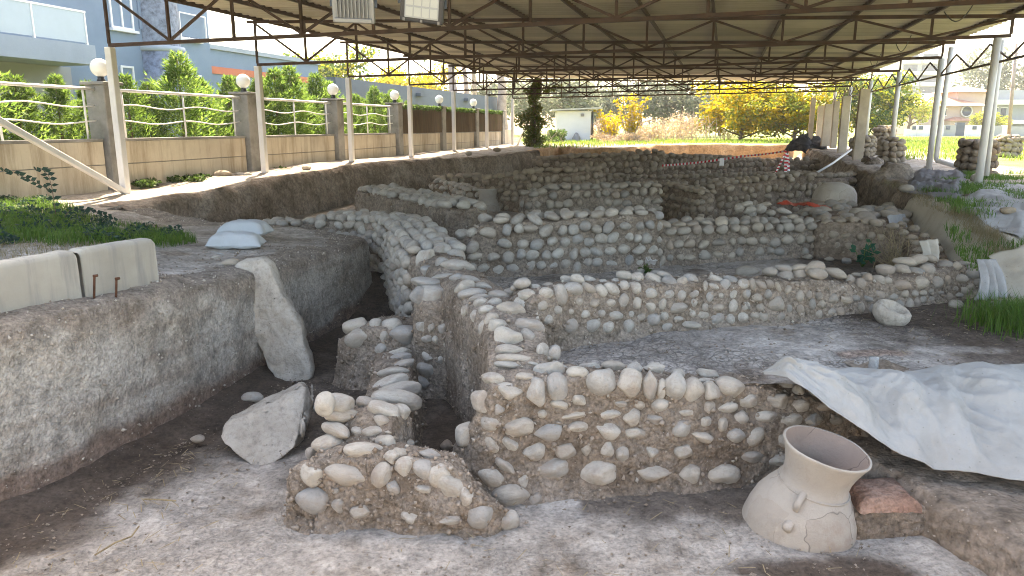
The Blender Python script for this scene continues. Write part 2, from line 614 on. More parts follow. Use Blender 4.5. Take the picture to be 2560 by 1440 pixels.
M['black'] = simple('black_housing', (0.025, 0.027, 0.03), 0.4, 0, 0.1, 3, 0, 'object', 0.5)
M['greymetal'] = simple('grey_aluminium', (0.24, 0.235, 0.225), 0.5, 0.4, 0.06, 3, 0, 'object', 0.5)
M['globe'] = simple('opal_globe', (0.92, 0.92, 0.90), 0.25, 0, 0.01, 2, 0, 'object', 0.5)
M['rust'] = simple('rusty_iron', (0.10, 0.045, 0.025), 0.85, 0.2, 0.3, 8, 0.002, 'object', 0.3)
M['tape_red'] = simple('red_tape', (0.62, 0.035, 0.05), 0.5, 0, 0.05, 3, 0, 'object')
M['tape_white'] = simple('white_tape', (0.78, 0.76, 0.76), 0.5, 0, 0.05, 3, 0, 'object')
M['bark'] = simple('bark', (0.16, 0.115, 0.085), 0.95, 0, 0.3, 6, 0.01, 'object', 0.1)
M['bark_pale'] = simple('pale_bark', (0.42, 0.33, 0.29), 0.9, 0, 0.2, 3, 0.006, 'object', 0.1)
M['straw'] = simple('dry_straw', (0.30, 0.235, 0.14), 0.9, 0, 0.3, 9, 0, 'object', 0.1)
M['conifer'] = leafmat('cypress_leaf', [(0.07, 0.14, 0.025), (0.13, 0.22, 0.04), (0.20, 0.29, 0.06), (0.09, 0.17, 0.03)], 0.55)
M['yellowleaf'] = leafmat('autumn_leaf', [(0.50, 0.34, 0.015), (0.58, 0.42, 0.02), (0.34, 0.30, 0.02), (0.52, 0.34, 0.015)], 0.55)
M['mixleaf'] = leafmat('turning_leaf', [(0.16, 0.22, 0.03), (0.26, 0.30, 0.035), (0.42, 0.36, 0.03), (0.14, 0.19, 0.03)], 0.5)
M['greenleaf'] = leafmat('green_leaf', [(0.05, 0.10, 0.025), (0.08, 0.14, 0.03), (0.11, 0.17, 0.04)], 0.45)
M['ivy'] = leafmat('ivy_leaf', [(0.08, 0.13, 0.025), (0.13, 0.16, 0.03), (0.18, 0.16, 0.04), (0.06, 0.10, 0.02)], 0.4)
M['darkleaf'] = leafmat('bluish_leaf', [(0.02, 0.05, 0.04), (0.03, 0.07, 0.05), (0.025, 0.06, 0.04)], 0.25)
M['olive'] = leafmat('grey_olive_leaf', [(0.14, 0.16, 0.11), (0.19, 0.21, 0.15), (0.11, 0.13, 0.09)], 0.35)
M['dryleaf'] = leafmat('dry_brush', [(0.34, 0.25, 0.17), (0.42, 0.31, 0.22), (0.28, 0.21, 0.15), (0.40, 0.30, 0.12)], 0.35)
M['grass'] = leafmat('grass_blade', [(0.06, 0.14, 0.02), (0.09, 0.19, 0.03), (0.12, 0.20, 0.035), (0.05, 0.11, 0.02)], 0.45)
M['drygrass'] = leafmat('dry_grass_blade', [(0.30, 0.24, 0.13), (0.36, 0.29, 0.17), (0.20, 0.19, 0.08)], 0.4)
M['fieldgrass'] = leafmat('field_grass', [(0.16, 0.26, 0.04), (0.24, 0.31, 0.06), (0.12, 0.22, 0.03)], 0.45)
# ================================================================ the setting: ground, banks, excavated floors
GP = [(-4.4, 5.0, 0.02), (-4.3, 6.0, 0.0), (-3.9, 7.6, -0.06), (-3.5, 8.9, -0.2), (-2.6, 12.2, -0.32), (-5.5, 12.6, -0.2), (-6.5, 10, -0.02), (-9, 11, 0.08), (-9.3, 17.9, 0.0),
      (-8.2, 15.4, -0.03), (-6.0, 14.0, -0.25), (-7.5, 22.4, 0.15), (-6.1, 27.8, 0.25), (-2, 40, 0.3), (0, 50, 0.35), (13, 52, 0.35), (12, 18.5, 0.16), (13, 23, 0.2), (9.6, 16, 0.12),
      (7.8, 12.8, 0.07), (7.6, 11.6, -0.12), (7.4, 10.6, -0.3), (7.2, 9.6, -0.43), (7.8, 8.0, -0.5), (9.5, 10, 0.05), (10.5, 13, 0.12), (8.5, 6, -0.3), (20, 40, 0.3), (-20, 30, 0.2), (40, 80, 0.3), (0, 110, 0.3), (-6, 3, 0.03), (0, 0, 0.0), (15, 29, 0.22)]
GPA = np.array(GP)

def gz(x, y):
    d2 = (GPA[:, 0] - x) ** 2 + (GPA[:, 1] - y) ** 2 + 0.05
    w = d2 ** -1.6
    return float((w * GPA[:, 2]).sum() / w.sum())

PIT_LEFT = [(-5.9, 0.9), (-4.55, 4.8), (-4.23, 5.57), (-3.89, 6.45), (-3.59, 7.5), (-3.32, 8.7), (-3.12, 9.6), (-2.5, 12.2), (-2.45, 12.6), (-2.75, 13.1), (-3.4, 13.45), (-4.3, 13.75), (-5.3, 14.05), (-6.6, 14.7), (-7.3, 15.1)]
BANK = [U(330, 516, -0.02), U(400, 500, 0), U(560, 470, 0.1), U(720, 440, 0.18), U(900, 412, 0.25), U(1070, 398, 0.28), U(1240, 388, 0.3), U(1350, 376, 0.33)]
PIT_BANK = [(p.x, p.y) for p in BANK]
PIT_FAR = [(p.x, p.y) for p in (U(1400, 368, 0.34), U(1470, 372, 0.34), U(1560, 370, 0.34), U(1640, 362, 0.35), U(1800, 361, 0.35), U(1985, 362, 0.35))]
PIT_RIGHT = [(p.x, p.y) for p in (U(2020, 372, 0.33), U(2100, 400, 0.3), U(2150, 425, 0.25), U(2215, 450, 0.2), U(2285, 482, 0.15), UD(2370, 530, 13.0), UD(2440, 585, 11.8), UD(2490, 640, 10.8), UD(2540, 690, 10.0))] + [(7.2, 9.0), (7.7, 7.0), (7.8, 0.9)]
PIT = PIT_LEFT + PIT_BANK + PIT_FAR + PIT_RIGHT
PITA = np.array(PIT)

def in_pit(X, Y, margin):
    inside = np.zeros(X.shape, bool)
    dist = np.full(X.shape, 1e9)
    n = len(PITA)
    for i in range(n):
        x1, y1 = PITA[i]
        x2, y2 = PITA[(i + 1) % n]
        c = ((y1 > Y) != (y2 > Y)) & (X < (x2 - x1) * (Y - y1) / (y2 - y1 + 1e-12) + x1)
        inside ^= c
        dx, dy = x2 - x1, y2 - y1
        t = np.clip(((X - x1) * dx + (Y - y1) * dy) / (dx * dx + dy * dy), 0, 1)
        dist = np.minimum(dist, np.hypot(X - x1 - t * dx, Y - y1 - t * dy))
    return inside | (dist < margin), dist

def zpit(y):
    return -1.6 + 0.63 * sstep(11.2, 13.6, y)

def axis_lines(segs):
    out = []
    for a, b, st in segs:
        out += list(np.arange(a, b - 1e-6, st))
    out.append(segs[-1][1])
    return out

def far(a, b, k):
    out, x, st = [], a, k
    while x < b:
        out.append(x)
        x += st
        st *= 1.3
    out.append(b)
    return out

def soil_layer(me, cols):
    at = me.color_attributes.new('soil', 'FLOAT_COLOR', 'POINT')
    at.data.foreach_set('color', np.array(cols, dtype=np.float32).ravel())

def build_ground():
    xs = [-v for v in far(15, 900, 1.5)][::-1] + axis_lines([(-14.5, -5, 0.16), (-5, 5.4, 0.055), (5.4, 15, 0.16)]) + far(16, 900, 1.5)
    ys = [-60, -30, -12, -5, 0, 0.5, 1, 1.6, 2.2, 2.8, 3.4] + axis_lines([(4.0, 9.2, 0.055), (9.2, 16, 0.11), (16, 56, 0.3)]) + far(57, 2500, 1.5)
    X, Y = np.meshgrid(np.array(xs), np.array(ys), indexing='ij')
    ins, dist = in_pit(X, Y, 0.28)
    D2 = (X[..., None] - GPA[:, 0]) ** 2 + (Y[..., None] - GPA[:, 1]) ** 2 + 0.05
    W = D2 ** -1.6
    Zo = (W * GPA[:, 2]).sum(-1) / W.sum(-1)
    V, cols = [], []
    nx, ny = X.shape
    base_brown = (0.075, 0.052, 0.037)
    for i in range(nx):
        for j in range(ny):
            x, y = float(X[i, j]), float(Y[i, j])
            c = (0, 0, 0, 0)
            near = abs(x) < 16 and 0 < y < 60
            if ins[i, j]:
                z = zpit(y)
                n = noise.fractal(Vector((x * 1.3, y * 1.3, 4)), 0.8, 2, 4)
                z += 0.035 * n + 0.012 * noise.noise(Vector((x * 9, y * 9, 1)))
                # loose brown soil along the foot of the baulk, damp dark patch by the jar, shade of the deep passage painted in
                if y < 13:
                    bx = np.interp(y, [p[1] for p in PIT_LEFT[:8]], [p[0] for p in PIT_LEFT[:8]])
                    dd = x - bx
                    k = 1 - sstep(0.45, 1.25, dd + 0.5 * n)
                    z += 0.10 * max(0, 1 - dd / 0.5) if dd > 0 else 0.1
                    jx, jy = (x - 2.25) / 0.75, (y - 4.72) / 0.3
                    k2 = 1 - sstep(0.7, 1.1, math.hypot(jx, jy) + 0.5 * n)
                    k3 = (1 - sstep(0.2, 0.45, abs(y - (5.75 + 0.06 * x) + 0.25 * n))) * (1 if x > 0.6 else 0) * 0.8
                    k4 = sstep(6.3, 7.0, y + 0.5 * n) * 0.9 if x < 0.2 else 0  # dark trench soil; its passage stretch also paints in the shade down there
                    k5 = (1 - sstep(0.25, 0.5, abs(x + 0.55) + 0.15 * n)) * sstep(5.5, 5.9, y)  # passage floor coloured darker to stand in for the shade of its depth
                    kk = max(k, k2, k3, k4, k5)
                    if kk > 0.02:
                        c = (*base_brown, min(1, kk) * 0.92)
            else:
                z = float(Zo[i, j])
                if near:
                    z += 0.03 * noise.fractal(Vector((x * 0.9, y * 0.9, 9)), 0.8, 2, 4) * (0.5 if y < 12 else 1)
                s, t = x * AX.x + y * AX.y, x * AN.x + y * AN.y
                # dry meadow outside the shelter
                g = max(sstep(50.5, 54, s), sstep(8.2, 9.8, t)) if y > 0 else 0.6
                g = max(g, sstep(-16.0, -17.0, -t) * 0 + (1 if t < -15.2 else 0))
                if g > 0:
                    n = noise.fractal(Vector((x * 0.12, y * 0.12, 3)), 0.8, 2, 4)
                    m1, m2 = (0.17, 0.24, 0.06), (0.30, 0.29, 0.12)
                    f = sstep(-0.4, 0.5, n)
                    c = (*(m1[q] + (m2[q] - m1[q]) * f for q in range(3)), g)
            V.append((x, y, z))
            cols.append(c)
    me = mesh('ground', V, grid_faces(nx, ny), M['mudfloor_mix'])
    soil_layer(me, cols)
    o = bpy.data.objects.new('ground', me)
    link(o)
    tag(o, kind='structure')

# one material for the sheet: pale mud inside the pit, browner earth above it
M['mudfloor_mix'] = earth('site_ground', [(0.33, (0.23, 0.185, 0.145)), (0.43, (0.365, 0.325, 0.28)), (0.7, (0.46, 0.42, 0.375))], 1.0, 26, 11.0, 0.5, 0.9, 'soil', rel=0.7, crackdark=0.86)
build_ground()

def loft(name, path, prof, mat, ru=0.08, rv=0.06, amp=0.04, f=2.2, caps=False, center=0.0, ground=True, parent=None, seed=0.0, soil=None, smooth_it=3, kind='structure'):
    """path: (x, y, zb, zt); prof: (d, h) with h in 0..1 between zb and zt, h > 1.5 means 'on the ground above'"""
    P = smoothpath(resample(path, ru), smooth_it)
    pr = []
    for i in range(len(prof) - 1):
        (d0, h0), (d1, h1) = prof[i], prof[i + 1]
        zz0, zz1 = min(h0, 1.0) * 1.2, min(h1, 1.0) * 1.2
        m_ = max(1, int(round(math.hypot(d1 - d0, zz1 - zz0) / rv)))
        pr += [(i, q / m_) for q in range(m_)]
    pr.append((len(prof) - 2, 1.0))
    V, rows = [], []
    n = len(P)
    if caps:
        idx = [(0, -0.10, 0.35), (0, -0.075, 0.72), (0, -0.03, 0.93)] + [(i, 0, 1) for i in range(n)] + [(n - 1, 0.03, 0.93), (n - 1, 0.075, 0.72), (n - 1, 0.10, 0.35)]
    else:
        idx = [(i, 0, 1) for i in range(n)]
    dm = (max(q[0] for q in prof) + min(q[0] for q in prof)) / 2
    cols = []
    for i, off, sc in idx:
        x, y, zb, zt = P[i][:4]
        a, b = P[max(0, i - 2)], P[min(n - 1, i + 2)]
        t = Vector((b[0] - a[0], b[1] - a[1], 0)).normalized()
        nn = Vector((-t.y, t.x, 0))
        cps = []
        for d, h in prof:
            d2 = dm + (d - dm) * sc - center
            h2 = h if h > 1.5 or sc == 1 else h * (0.6 + 0.4 * sc)
            q = Vector((x, y, 0)) + nn * d2 + t * off
            q.z = gz(q.x, q.y) + (h - 2.0) if h > 1.5 else zb + (zt - zb) * h2
            cps.append(q)
        for ci_, fr in pr:
            p = cps[ci_].lerp(cps[ci_ + 1], fr)
            h = prof[ci_][1] * (1 - fr) + prof[ci_ + 1][1] * fr
            d = prof[ci_][0]
            if prof[ci_ + 1][1] > 1.5 and prof[ci_][1] < 1.5:
                h = 0.99
            k = amp if h <= 1.5 else amp * 0.45
            p += rough(p, k, f, seed)
            V.append(p)
            if soil:
                cols.append(soil(p, h, d))
    nv = len(pr)
    Fc = grid_faces(len(idx), nv)
    if caps:
        for base in (0, (len(idx) - 1) * nv):
            c = sum((V[base + j] for j in range(nv)), Vector()) / nv
            V.append(c)
            if soil:
                cols.append((0, 0, 0, 0))
            ci = len(V) - 1
            for j in range(nv - 1):
                Fc.append((base + j, base + j + 1, ci) if base == 0 else (base + j + 1, base + j, ci))
    if parent is None:
        me = mesh(name, V, Fc, mat)
        o = bpy.data.objects.new(name, me)
        link(o)
        if kind: o['kind'] = kind
    else:
        o = part(name, V, Fc, mat, parent)
    if soil:
        soil_layer(o.data, cols)
    bvh = BVHTree.FromPolygons(V, Fc)
    return o, bvh, P

def baulk_soil(p, h, d):
    n = noise.fractal(p * 1.2, 0.8, 2, 4)
    if h > 1.5 or h > 0.93:
        return (0.25, 0.205, 0.165, 0.8)
    # darker layer at the top of the section, a reddish lens at its foot
    top = sstep(0.78, 0.92, h + 0.12 * n)
    foot = 1 - sstep(0.16, 0.26, h + 0.1 * n)
    if foot > top:
        return (0.20, 0.12, 0.085, foot * 0.75)
    if top < 0.15:
        # thin bedding layers in the cut face
        band = math.sin(p.z * 21 + 3.0 * noise.noise(p * 0.8) + 0.5 * p.y) * 0.5 + 0.5 * noise.noise(Vector((p.x * 0.7, p.y * 0.7, p.z * 9)))
        if band > 0.25:
            return (0.30, 0.245, 0.195, 0.55 * sstep(0.25, 0.7, band))
        if band < -0.35:
            return (0.56, 0.53, 0.475, 0.5 * sstep(0.35, 0.8, -band))
    return (0.27, 0.215, 0.17, top * 0.75)

zl = [0.02, 0.02, 0.0, -0.02, -0.08, -0.22, -0.24, -0.32, -0.33, -0.34, -0.32, -0.3, -0.26, -0.16, -0.06]
path = [(x, y, zpit(y) - 0.1, z) for (x, y), z in zip(PIT_LEFT, zl)]
prof = [(-0.06, 0.0), (-0.01, 0.12), (0.0, 0.5), (0.015, 0.85), (0.03, 0.93), (0.06, 0.975), (0.13, 0.995), (0.3, 2.012), (0.62, 2.0), (0.8, 1.97)]
loft('earth_baulk', path, prof, M['baulk'], 0.045, 0.04, 0.03, 2.6, seed=3, soil=baulk_soil)

zb_ = [-0.03, 0.0, 0.1, 0.18, 0.25, 0.28, 0.3, 0.33]
path = [(p.x, p.y, -1.02, z) for p, z in zip(BANK, zb_)]
path[0] = (path[0][0], path[0][1], -0.3, -0.03)
path[1] = (path[1][0], path[1][1], -0.6, 0.0)
prof = [(-0.12, 0.0), (-0.05, 0.3), (0.0, 0.62), (0.06, 0.85), (0.2, 0.97), (0.42, 2.02), (0.8, 2.0), (1.1, 1.96)]
loft('earth_bank', path, prof, M['bank'], 0.16, 0.09, 0.09, 1.6, seed=5)

path = [(PIT_BANK[-1][0], PIT_BANK[-1][1], -1.0, 0.33)] + [(x, y, -1.0, 0.35) for x, y in PIT_FAR] + [(PIT_RIGHT[0][0], PIT_RIGHT[0][1], -1.0, 0.33)]
prof = [(0.0, 0.0), (0.0, 0.5), (0.02, 0.9), (0.1, 1.0), (0.5, 2.02), (1.2, 1.97)]
loft('earth_bank', path, prof, M['redearth'], 0.35, 0.15, 0.10, 1.0, seed=9)

def bank_right():
    zt = [0.33, 0.3, 0.25, 0.2, 0.15, 0.07, -0.13, -0.32, -0.45, -0.5, -0.55, -0.55]
    path = [(x, y, -1.0 if y > 10 else -0.85, z) for (x, y), z in zip(PIT_RIGHT, zt)]
    far_, near_ = path[:5], path[4:]
    prof = [(-0.35, 0.0), (-0.15, 0.4), (-0.02, 0.8), (0.1, 0.97), (0.35, 2.03), (0.9, 2.0), (1.3, 1.96)]
    loft('earth_bank', far_, prof, M['bank'], 0.16, 0.1, 0.13, 1.1, seed=12)
    # the near stretch of the bank lies under weathered geotextile
    prof = [(-0.75, -0.05), (-0.62, 0.12), (-0.36, 0.42), (-0.18, 0.66), (-0.08, 0.86), (0.03, 0.97), (0.14, 1.0), (0.3, 2.03), (0.5, 2.0)]
    o, b, _ = loft('geotextile_cover', near_[:6], prof, M['tarp'], 0.09, 0.06, 0.045, 0.8, seed=15, kind=None)
    tag(o, 'dirty beige geotextile stretched down the right bank above the pit', 'geotextile')
    prof = [(-0.6, -0.1), (-0.2, 0.4), (0.0, 0.85), (0.12, 1.0), (0.4, 2.02), (0.9, 1.97)]
    loft('earth_bank', near_[5:], prof, M['bank'], 0.12, 0.08, 0.06, 1.5, seed=17)
    return b
TARP_BVH = bank_right()

def floor_sheet(name, c00, c10, c11, c01, zf, nu, nv, mat, soilf=None):
    V, cols = [], []
    for i in range(nu):
        u = i / (nu - 1)
        for j in range(nv):
            v = j / (nv - 1)
            x = (c00[0] * (1 - u) + c10[0] * u) * (1 - v) + (c01[0] * (1 - u) + c11[0] * u) * v
            y = (c00[1] * (1 - u) + c10[1] * u) * (1 - v) + (c01[1] * (1 - u) + c11[1] * u) * v
            n = noise.fractal(Vector((x * 1.4, y * 1.4, 2)), 0.8, 2, 4)
            z = zf(x, y) + 0.03 * n + 0.01 * noise.noise(Vector((x * 10, y * 10, 0)))
            V.append((x, y, z))
            cols.append(soilf(x, y, n) if soilf else (0, 0, 0, 0))
    me = mesh(name, V, grid_faces(nu, nv), mat)
    soil_layer(me, cols)
    o = bpy.data.objects.new(name, me)
    link(o)
    tag(o, kind='structure')
    return o

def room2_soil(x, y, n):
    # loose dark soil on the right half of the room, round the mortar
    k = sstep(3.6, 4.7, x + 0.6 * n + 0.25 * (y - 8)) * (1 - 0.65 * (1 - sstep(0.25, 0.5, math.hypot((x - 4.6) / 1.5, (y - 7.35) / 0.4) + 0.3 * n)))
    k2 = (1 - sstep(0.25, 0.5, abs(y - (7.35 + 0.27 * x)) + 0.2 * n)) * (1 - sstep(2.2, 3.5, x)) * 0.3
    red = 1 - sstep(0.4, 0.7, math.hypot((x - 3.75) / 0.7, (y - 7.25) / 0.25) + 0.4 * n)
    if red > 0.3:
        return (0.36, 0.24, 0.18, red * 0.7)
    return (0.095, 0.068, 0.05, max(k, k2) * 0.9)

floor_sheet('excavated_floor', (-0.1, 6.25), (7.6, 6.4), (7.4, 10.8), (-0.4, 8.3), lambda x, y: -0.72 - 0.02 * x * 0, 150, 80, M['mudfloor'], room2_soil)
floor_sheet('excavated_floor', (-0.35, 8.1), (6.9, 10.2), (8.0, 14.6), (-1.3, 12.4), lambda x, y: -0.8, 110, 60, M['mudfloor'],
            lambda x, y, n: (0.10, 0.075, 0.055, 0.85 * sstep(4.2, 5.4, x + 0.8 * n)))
# low shelf of earth at the right foreground
path = [(2.98, 6.35, -1.7, -1.22), (3.05, 5.85, -1.7, -1.24), (3.2, 5.35, -1.7, -1.26), (3.45, 4.75, -1.7, -1.28), (3.6, 4.1, -1.7, -1.3), (3.8, 3.4, -1.7, -1.3)]
prof = [(-0.03, 0.0), (-0.02, 0.35), (0.02, 0.8), (0.08, 0.97), (0.2, 1.0), (0.8, 1.02), (2.9, 1.05)]
SHELF = loft('earth_shelf', path, prof, M['bank'], 0.06, 0.06, 0.035, 2.2, seed=21)
path = [(3.3, 6.45, -1.7, -0.72), (4.6, 6.5, -1.7, -0.74), (6.6, 6.4, -1.7, -0.76)]
prof = [(-0.55, 0.3), (-0.3, 0.55), (-0.1, 0.85), (0.05, 0.97), (0.3, 1.0), (0.6, 0.97)]
loft('earth_bank', path, prof, M['mud'], 0.1, 0.08, 0.05, 2.0, seed=23)
# ================================================================ cobble walls
def stone_variant(sub, seed):
    r = random.Random(seed)
    bm = bmesh.new()
    bmesh.ops.create_icosphere(bm, subdivisions=sub, radius=1.0)
    cuts = []
    sharp = r.random() < 0.3          # broken, flat-faced stones among the cobbles
    for _ in range(r.randint(6, 9) if sharp else r.randint(3, 8)):
        n = Vector((r.gauss(0, 1), r.gauss(0, 1), r.gauss(0, 1))).normalized()
        cuts.append((n, r.uniform(0.6, 0.8) if sharp else r.uniform(0.55, 0.84)))
    off = Vector((r.uniform(-9, 9), r.uniform(-9, 9), r.uniform(-9, 9)))
    for v in bm.verts:
        p = v.co.copy()
        for n, d in cuts:
            e = p.dot(n) - d
            if e > 0:
                p -= n * e * (0.93 if sharp else 0.8)
        p *= 1 + 0.2 * noise.noise(p * 0.9 + off) + 0.06 * noise.noise(p * 2.6 + off)
        v.co = p
    bmesh.ops.smooth_vert(bm, verts=bm.verts[:], factor=0.3 if sharp else 0.4, use_axis_x=True, use_axis_y=True, use_axis_z=True)
    # normalise extents to 1 x 1 x 1
    for k in range(3):
        lo = min(v.co[k] for v in bm.verts)
        hi = max(v.co[k] for v in bm.verts)
        for v in bm.verts:
            v.co[k] = (v.co[k] - (lo + hi) / 2) / (hi - lo)
    bm.verts.index_update()
    out = ([v.co.copy() for v in bm.verts], [tuple(v.index for v in f.verts) for f in bm.faces])
    bm.free()
    return out

def stone_set(sub, n, matname, seed):
    return [mesh('stone', *stone_variant(sub, seed + i), M[matname]) for i in range(n)]

ST_NEAR = stone_set(3, 14, 'cobble', 100)
ST_MID = stone_set(2, 14, 'cobble', 200)
ST_GREY = stone_set(2, 14, 'cobble_grey', 300)
ST_FAR = stone_set(2, 12, 'cobble_far', 400)
ST_DARK = stone_set(2, 8, 'cobble_dark', 500)
RIGHT = Vector((1, 0, 0))
CUP = Vector((0, SP, CP))
CFW = Vector((0, CP, -SP))
FLOOR_BVH = None

def px_stones(parent, bvhs, lst, meshes, ox=0, oy=0, sc=1.0, depth=0.95, sink=0.13, r=None, maxd=60):
    """cobbles whose places were read off the photo; each is set on the wall surface met by its sight line"""
    r = r or rng
    for it in lst:
        cx, cy, w, h = it[:4]
        rot = it[4] if len(it) > 4 else r.uniform(-8, 8)
        x, y = ox + cx / sc, oy + cy / sc
        hit = None
        for dy in range(0, 130, 5):
            d = ray(x, y + dy)
            best = None
            for b in bvhs:
                loc, nor, idx, dist = b.ray_cast(CAMP, d.normalized())
                if loc is not None and (best is None or dist < best[1]):
                    best = (loc, dist, nor)
            if best and best[0].y < maxd:
                hit = best
                break
        if hit is None:
            continue
        d = ray(x, y)
        p = CAMP + d * (hit[0].y / d.y)
        zc = (p - CAMP).dot(CFW)
        W, H = w / sc * zc / FPX, h / sc * zc / FPX
        Dp = depth * (W * H) ** 0.5 * r.uniform(0.9, 1.15)
        vd = (p - CAMP).normalized()
        rx = RIGHT.copy()
        if hit[2] is not None and abs(hit[2].z) < 0.8:
            vd2 = Vector((hit[2].x, hit[2].y, 0))
            if vd2.length > 0.1:
                vd2 = -vd2.normalized() if vd2.dot(vd) < 0 else vd2.normalized()
                vd = (vd * 0.5 + vd2 * 0.5).normalized()
        zax = (CUP - vd * CUP.dot(vd)).normalized()
        xax = vd.cross(zax).normalized()
        m = Matrix((xax, vd, zax)).transposed()
        q = Matrix.Rotation(R(rot), 3, vd)
        p = p + vd * Dp * sink
        inst('stone', r.choice(meshes), parent, p, q @ m, (W * 1.17, Dp, H * 1.17))

def core(name, label, cat_pts, zb, T, mat, res=0.05, amp=0.035, group=None, f=2.6, name_thing='cobble_wall', taper=0.05, world_pts=None, center=0.0, seed=None, cap=True):
    """a mud-built wall: front foot line in photo pixels (x, y foot, y top), or world points (x, y, zb, zt)"""
    if world_pts is None:
        pts = []
        for x, yb, yt in cat_pts:
            p = U(x, yb, zb)
            q = UD(x, yt, p.y)
            pts.append((p.x, p.y, zb - 0.06, q.z))
    else:
        pts = world_pts
    m = pts[len(pts) // 2]
    th = thing(name_thing, (m[0], m[1], m[2]), label, 'wall', group)
    prof = [(-0.16, 0.0), (-0.07, 0.09), (-0.03, 0.2), (-0.01, 0.4), (0.0, 0.62), (taper * 0.7, 0.88), (taper * 1.3, 0.97), (T * 0.35 + 0.03, 1.0), (T * 0.7, 1.0), (T - taper, 0.96), (T - 0.01, 0.85), (T, 0.5), (T + 0.02, 0.0)]
    o, bvh, P = loft('mud_core', pts, prof, mat, res, res, amp, f, caps=cap, parent=th, center=center, seed=seed if seed is not None else rng.uniform(0, 50))
    return th, bvh, P, pts, T

def frames(P):
    out, L = [], 0.0
    for i, p in enumerate(P):
        if i:
            L += math.hypot(p[0] - P[i - 1][0], p[1] - P[i - 1][1])
        out.append(L)
    return out

def at_len(P, Ls, u):
    k = int(np.searchsorted(Ls, u))
    k = min(max(k, 1), len(P) - 1)
    f = (u - Ls[k - 1]) / max(1e-6, Ls[k] - Ls[k - 1])
    p = [P[k - 1][j] + (P[k][j] - P[k - 1][j]) * f for j in range(4)]
    t = Vector((P[k][0] - P[k - 1][0], P[k][1] - P[k - 1][1], 0)).normalized()
    return p, t, Vector((-t.y, t.x, 0))

def auto_stones(wl, size, meshes, face=True, back=False, top=True, pitch=1.18, row=1.05, fill=0.92, seed=1, center=0.0, topsize=1.15, ends=True, lo=0.1, limit=300, sink=0.02, toprows=None, proud=0.0):
    th, bvh, P, pts, T = wl
    r = random.Random(seed)
    Ls = frames(P)
    L = Ls[-1]
    recs = []
    for side in ([0] if face else []) + ([1] if back else []):
        zmax = max(p[3] - p[2] for p in P)
        z = size * (0.4 + lo)
        k = 0
        while z < zmax:
            rowh = size * r.uniform(0.9, 1.15)
            u = r.uniform(0, size)
            while u < L:
                w = size * r.uniform(0.75, 1.35)
                p, t, n = at_len(P, Ls, u)
                zz = p[2] + z + r.uniform(-0.18, 0.18) * size
                if zz < p[3] - size * 0.25 and r.random() < fill:
                    h = size * r.uniform(0.7, 1.05)
                    dp = size * r.uniform(0.75, 1.0)
                    out = -n if side == 0 else n
                    q = Vector((p[0], p[1], zz)) + (n * (0 if side == 0 else T)) - n * center - out * (dp * sink) + out * proud
                    recs.append((q, t, out, (w, dp, h), r.gauss(0, 14)))
                u += w * pitch * r.uniform(0.85, 1.15)
            z += rowh * row
            k += 1
    if top:
        nr = toprows or max(1, int(round(T / (size * topsize))))
        for k in range(nr):
            u = r.uniform(0, size)
            while u < L:
                w = size * topsize * r.uniform(0.8, 1.35)
                p, t, n = at_len(P, Ls, u)
                d = (k + 0.5) / nr * T + r.uniform(-0.1, 0.1) * size
                if r.random() < 0.96:
                    h = size * r.uniform(0.6, 0.95)
                    q = Vector((p[0], p[1], p[3] + h * r.uniform(0.05, 0.28))) + n * (d - center)
                    yaw = r.uniform(-0.7, 0.7)
                    t2 = (t * math.cos(yaw) + n * math.sin(yaw))
                    recs.append((q, t2, Vector((t2.y, -t2.x, 0)), (w, size * topsize * r.uniform(0.8, 1.1), h), r.gauss(0, 10)))
                u += w * 1.02
    if ends:
        for e in (0, 1):
            p, t, n = at_len(P, Ls, 0.0 if e == 0 else L)
            out = -t if e == 0 else t
            z = size * 0.55
            while p[2] + z < p[3]:
                d = size * 0.5
                while d < T:
                    q = Vector((p[0], p[1], p[2] + z + r.uniform(-.1, .1) * size)) + n * (d - center) + out * (0.06)
                    recs.append((q, n, out, (size * r.uniform(.8, 1.2), size * .8, size * r.uniform(.75, 1)), r.gauss(0, 12)))
                    d += size * 1.2
                z += size * 1.05
    recs.sort(key=lambda q: (q[0] - CAMP).length)
    for q, t, out, (w, dp, h), roll in recs[:limit]:
        z = Vector((0, 0, 1))
        yv = -out
        x = t if t.cross(yv).dot(z) > 0 else -t
        m = Matrix((x, yv, z)).transposed()
        inst('stone', r.choice(meshes), th, q, Matrix.Rotation(R(roll), 3, out) @ Matrix.Rotation(R(r.gauss(0, 8)), 3, z) @ m, (w, dp, h))
    rest = recs[limit:]
    if rest:
        vs, fs = [], []
        for q, t, out, (w, dp, h), roll in rest:
            me = r.choice(meshes)
            m = Matrix.Rotation(R(roll), 3, out) @ Matrix((t, -out, Vector((0, 0, 1)))).transposed()
            n0 = len(vs)
            for v in me.vertices:
                vs.append(q + m @ Vector((v.co.x * w, v.co.y * dp, v.co.z * h)))
            for f in me.polygons:
                fs.append(tuple(i + n0 for i in f.vertices))
        part('stones', vs, fs, meshes[0].materials[0], th, kind='stuff')

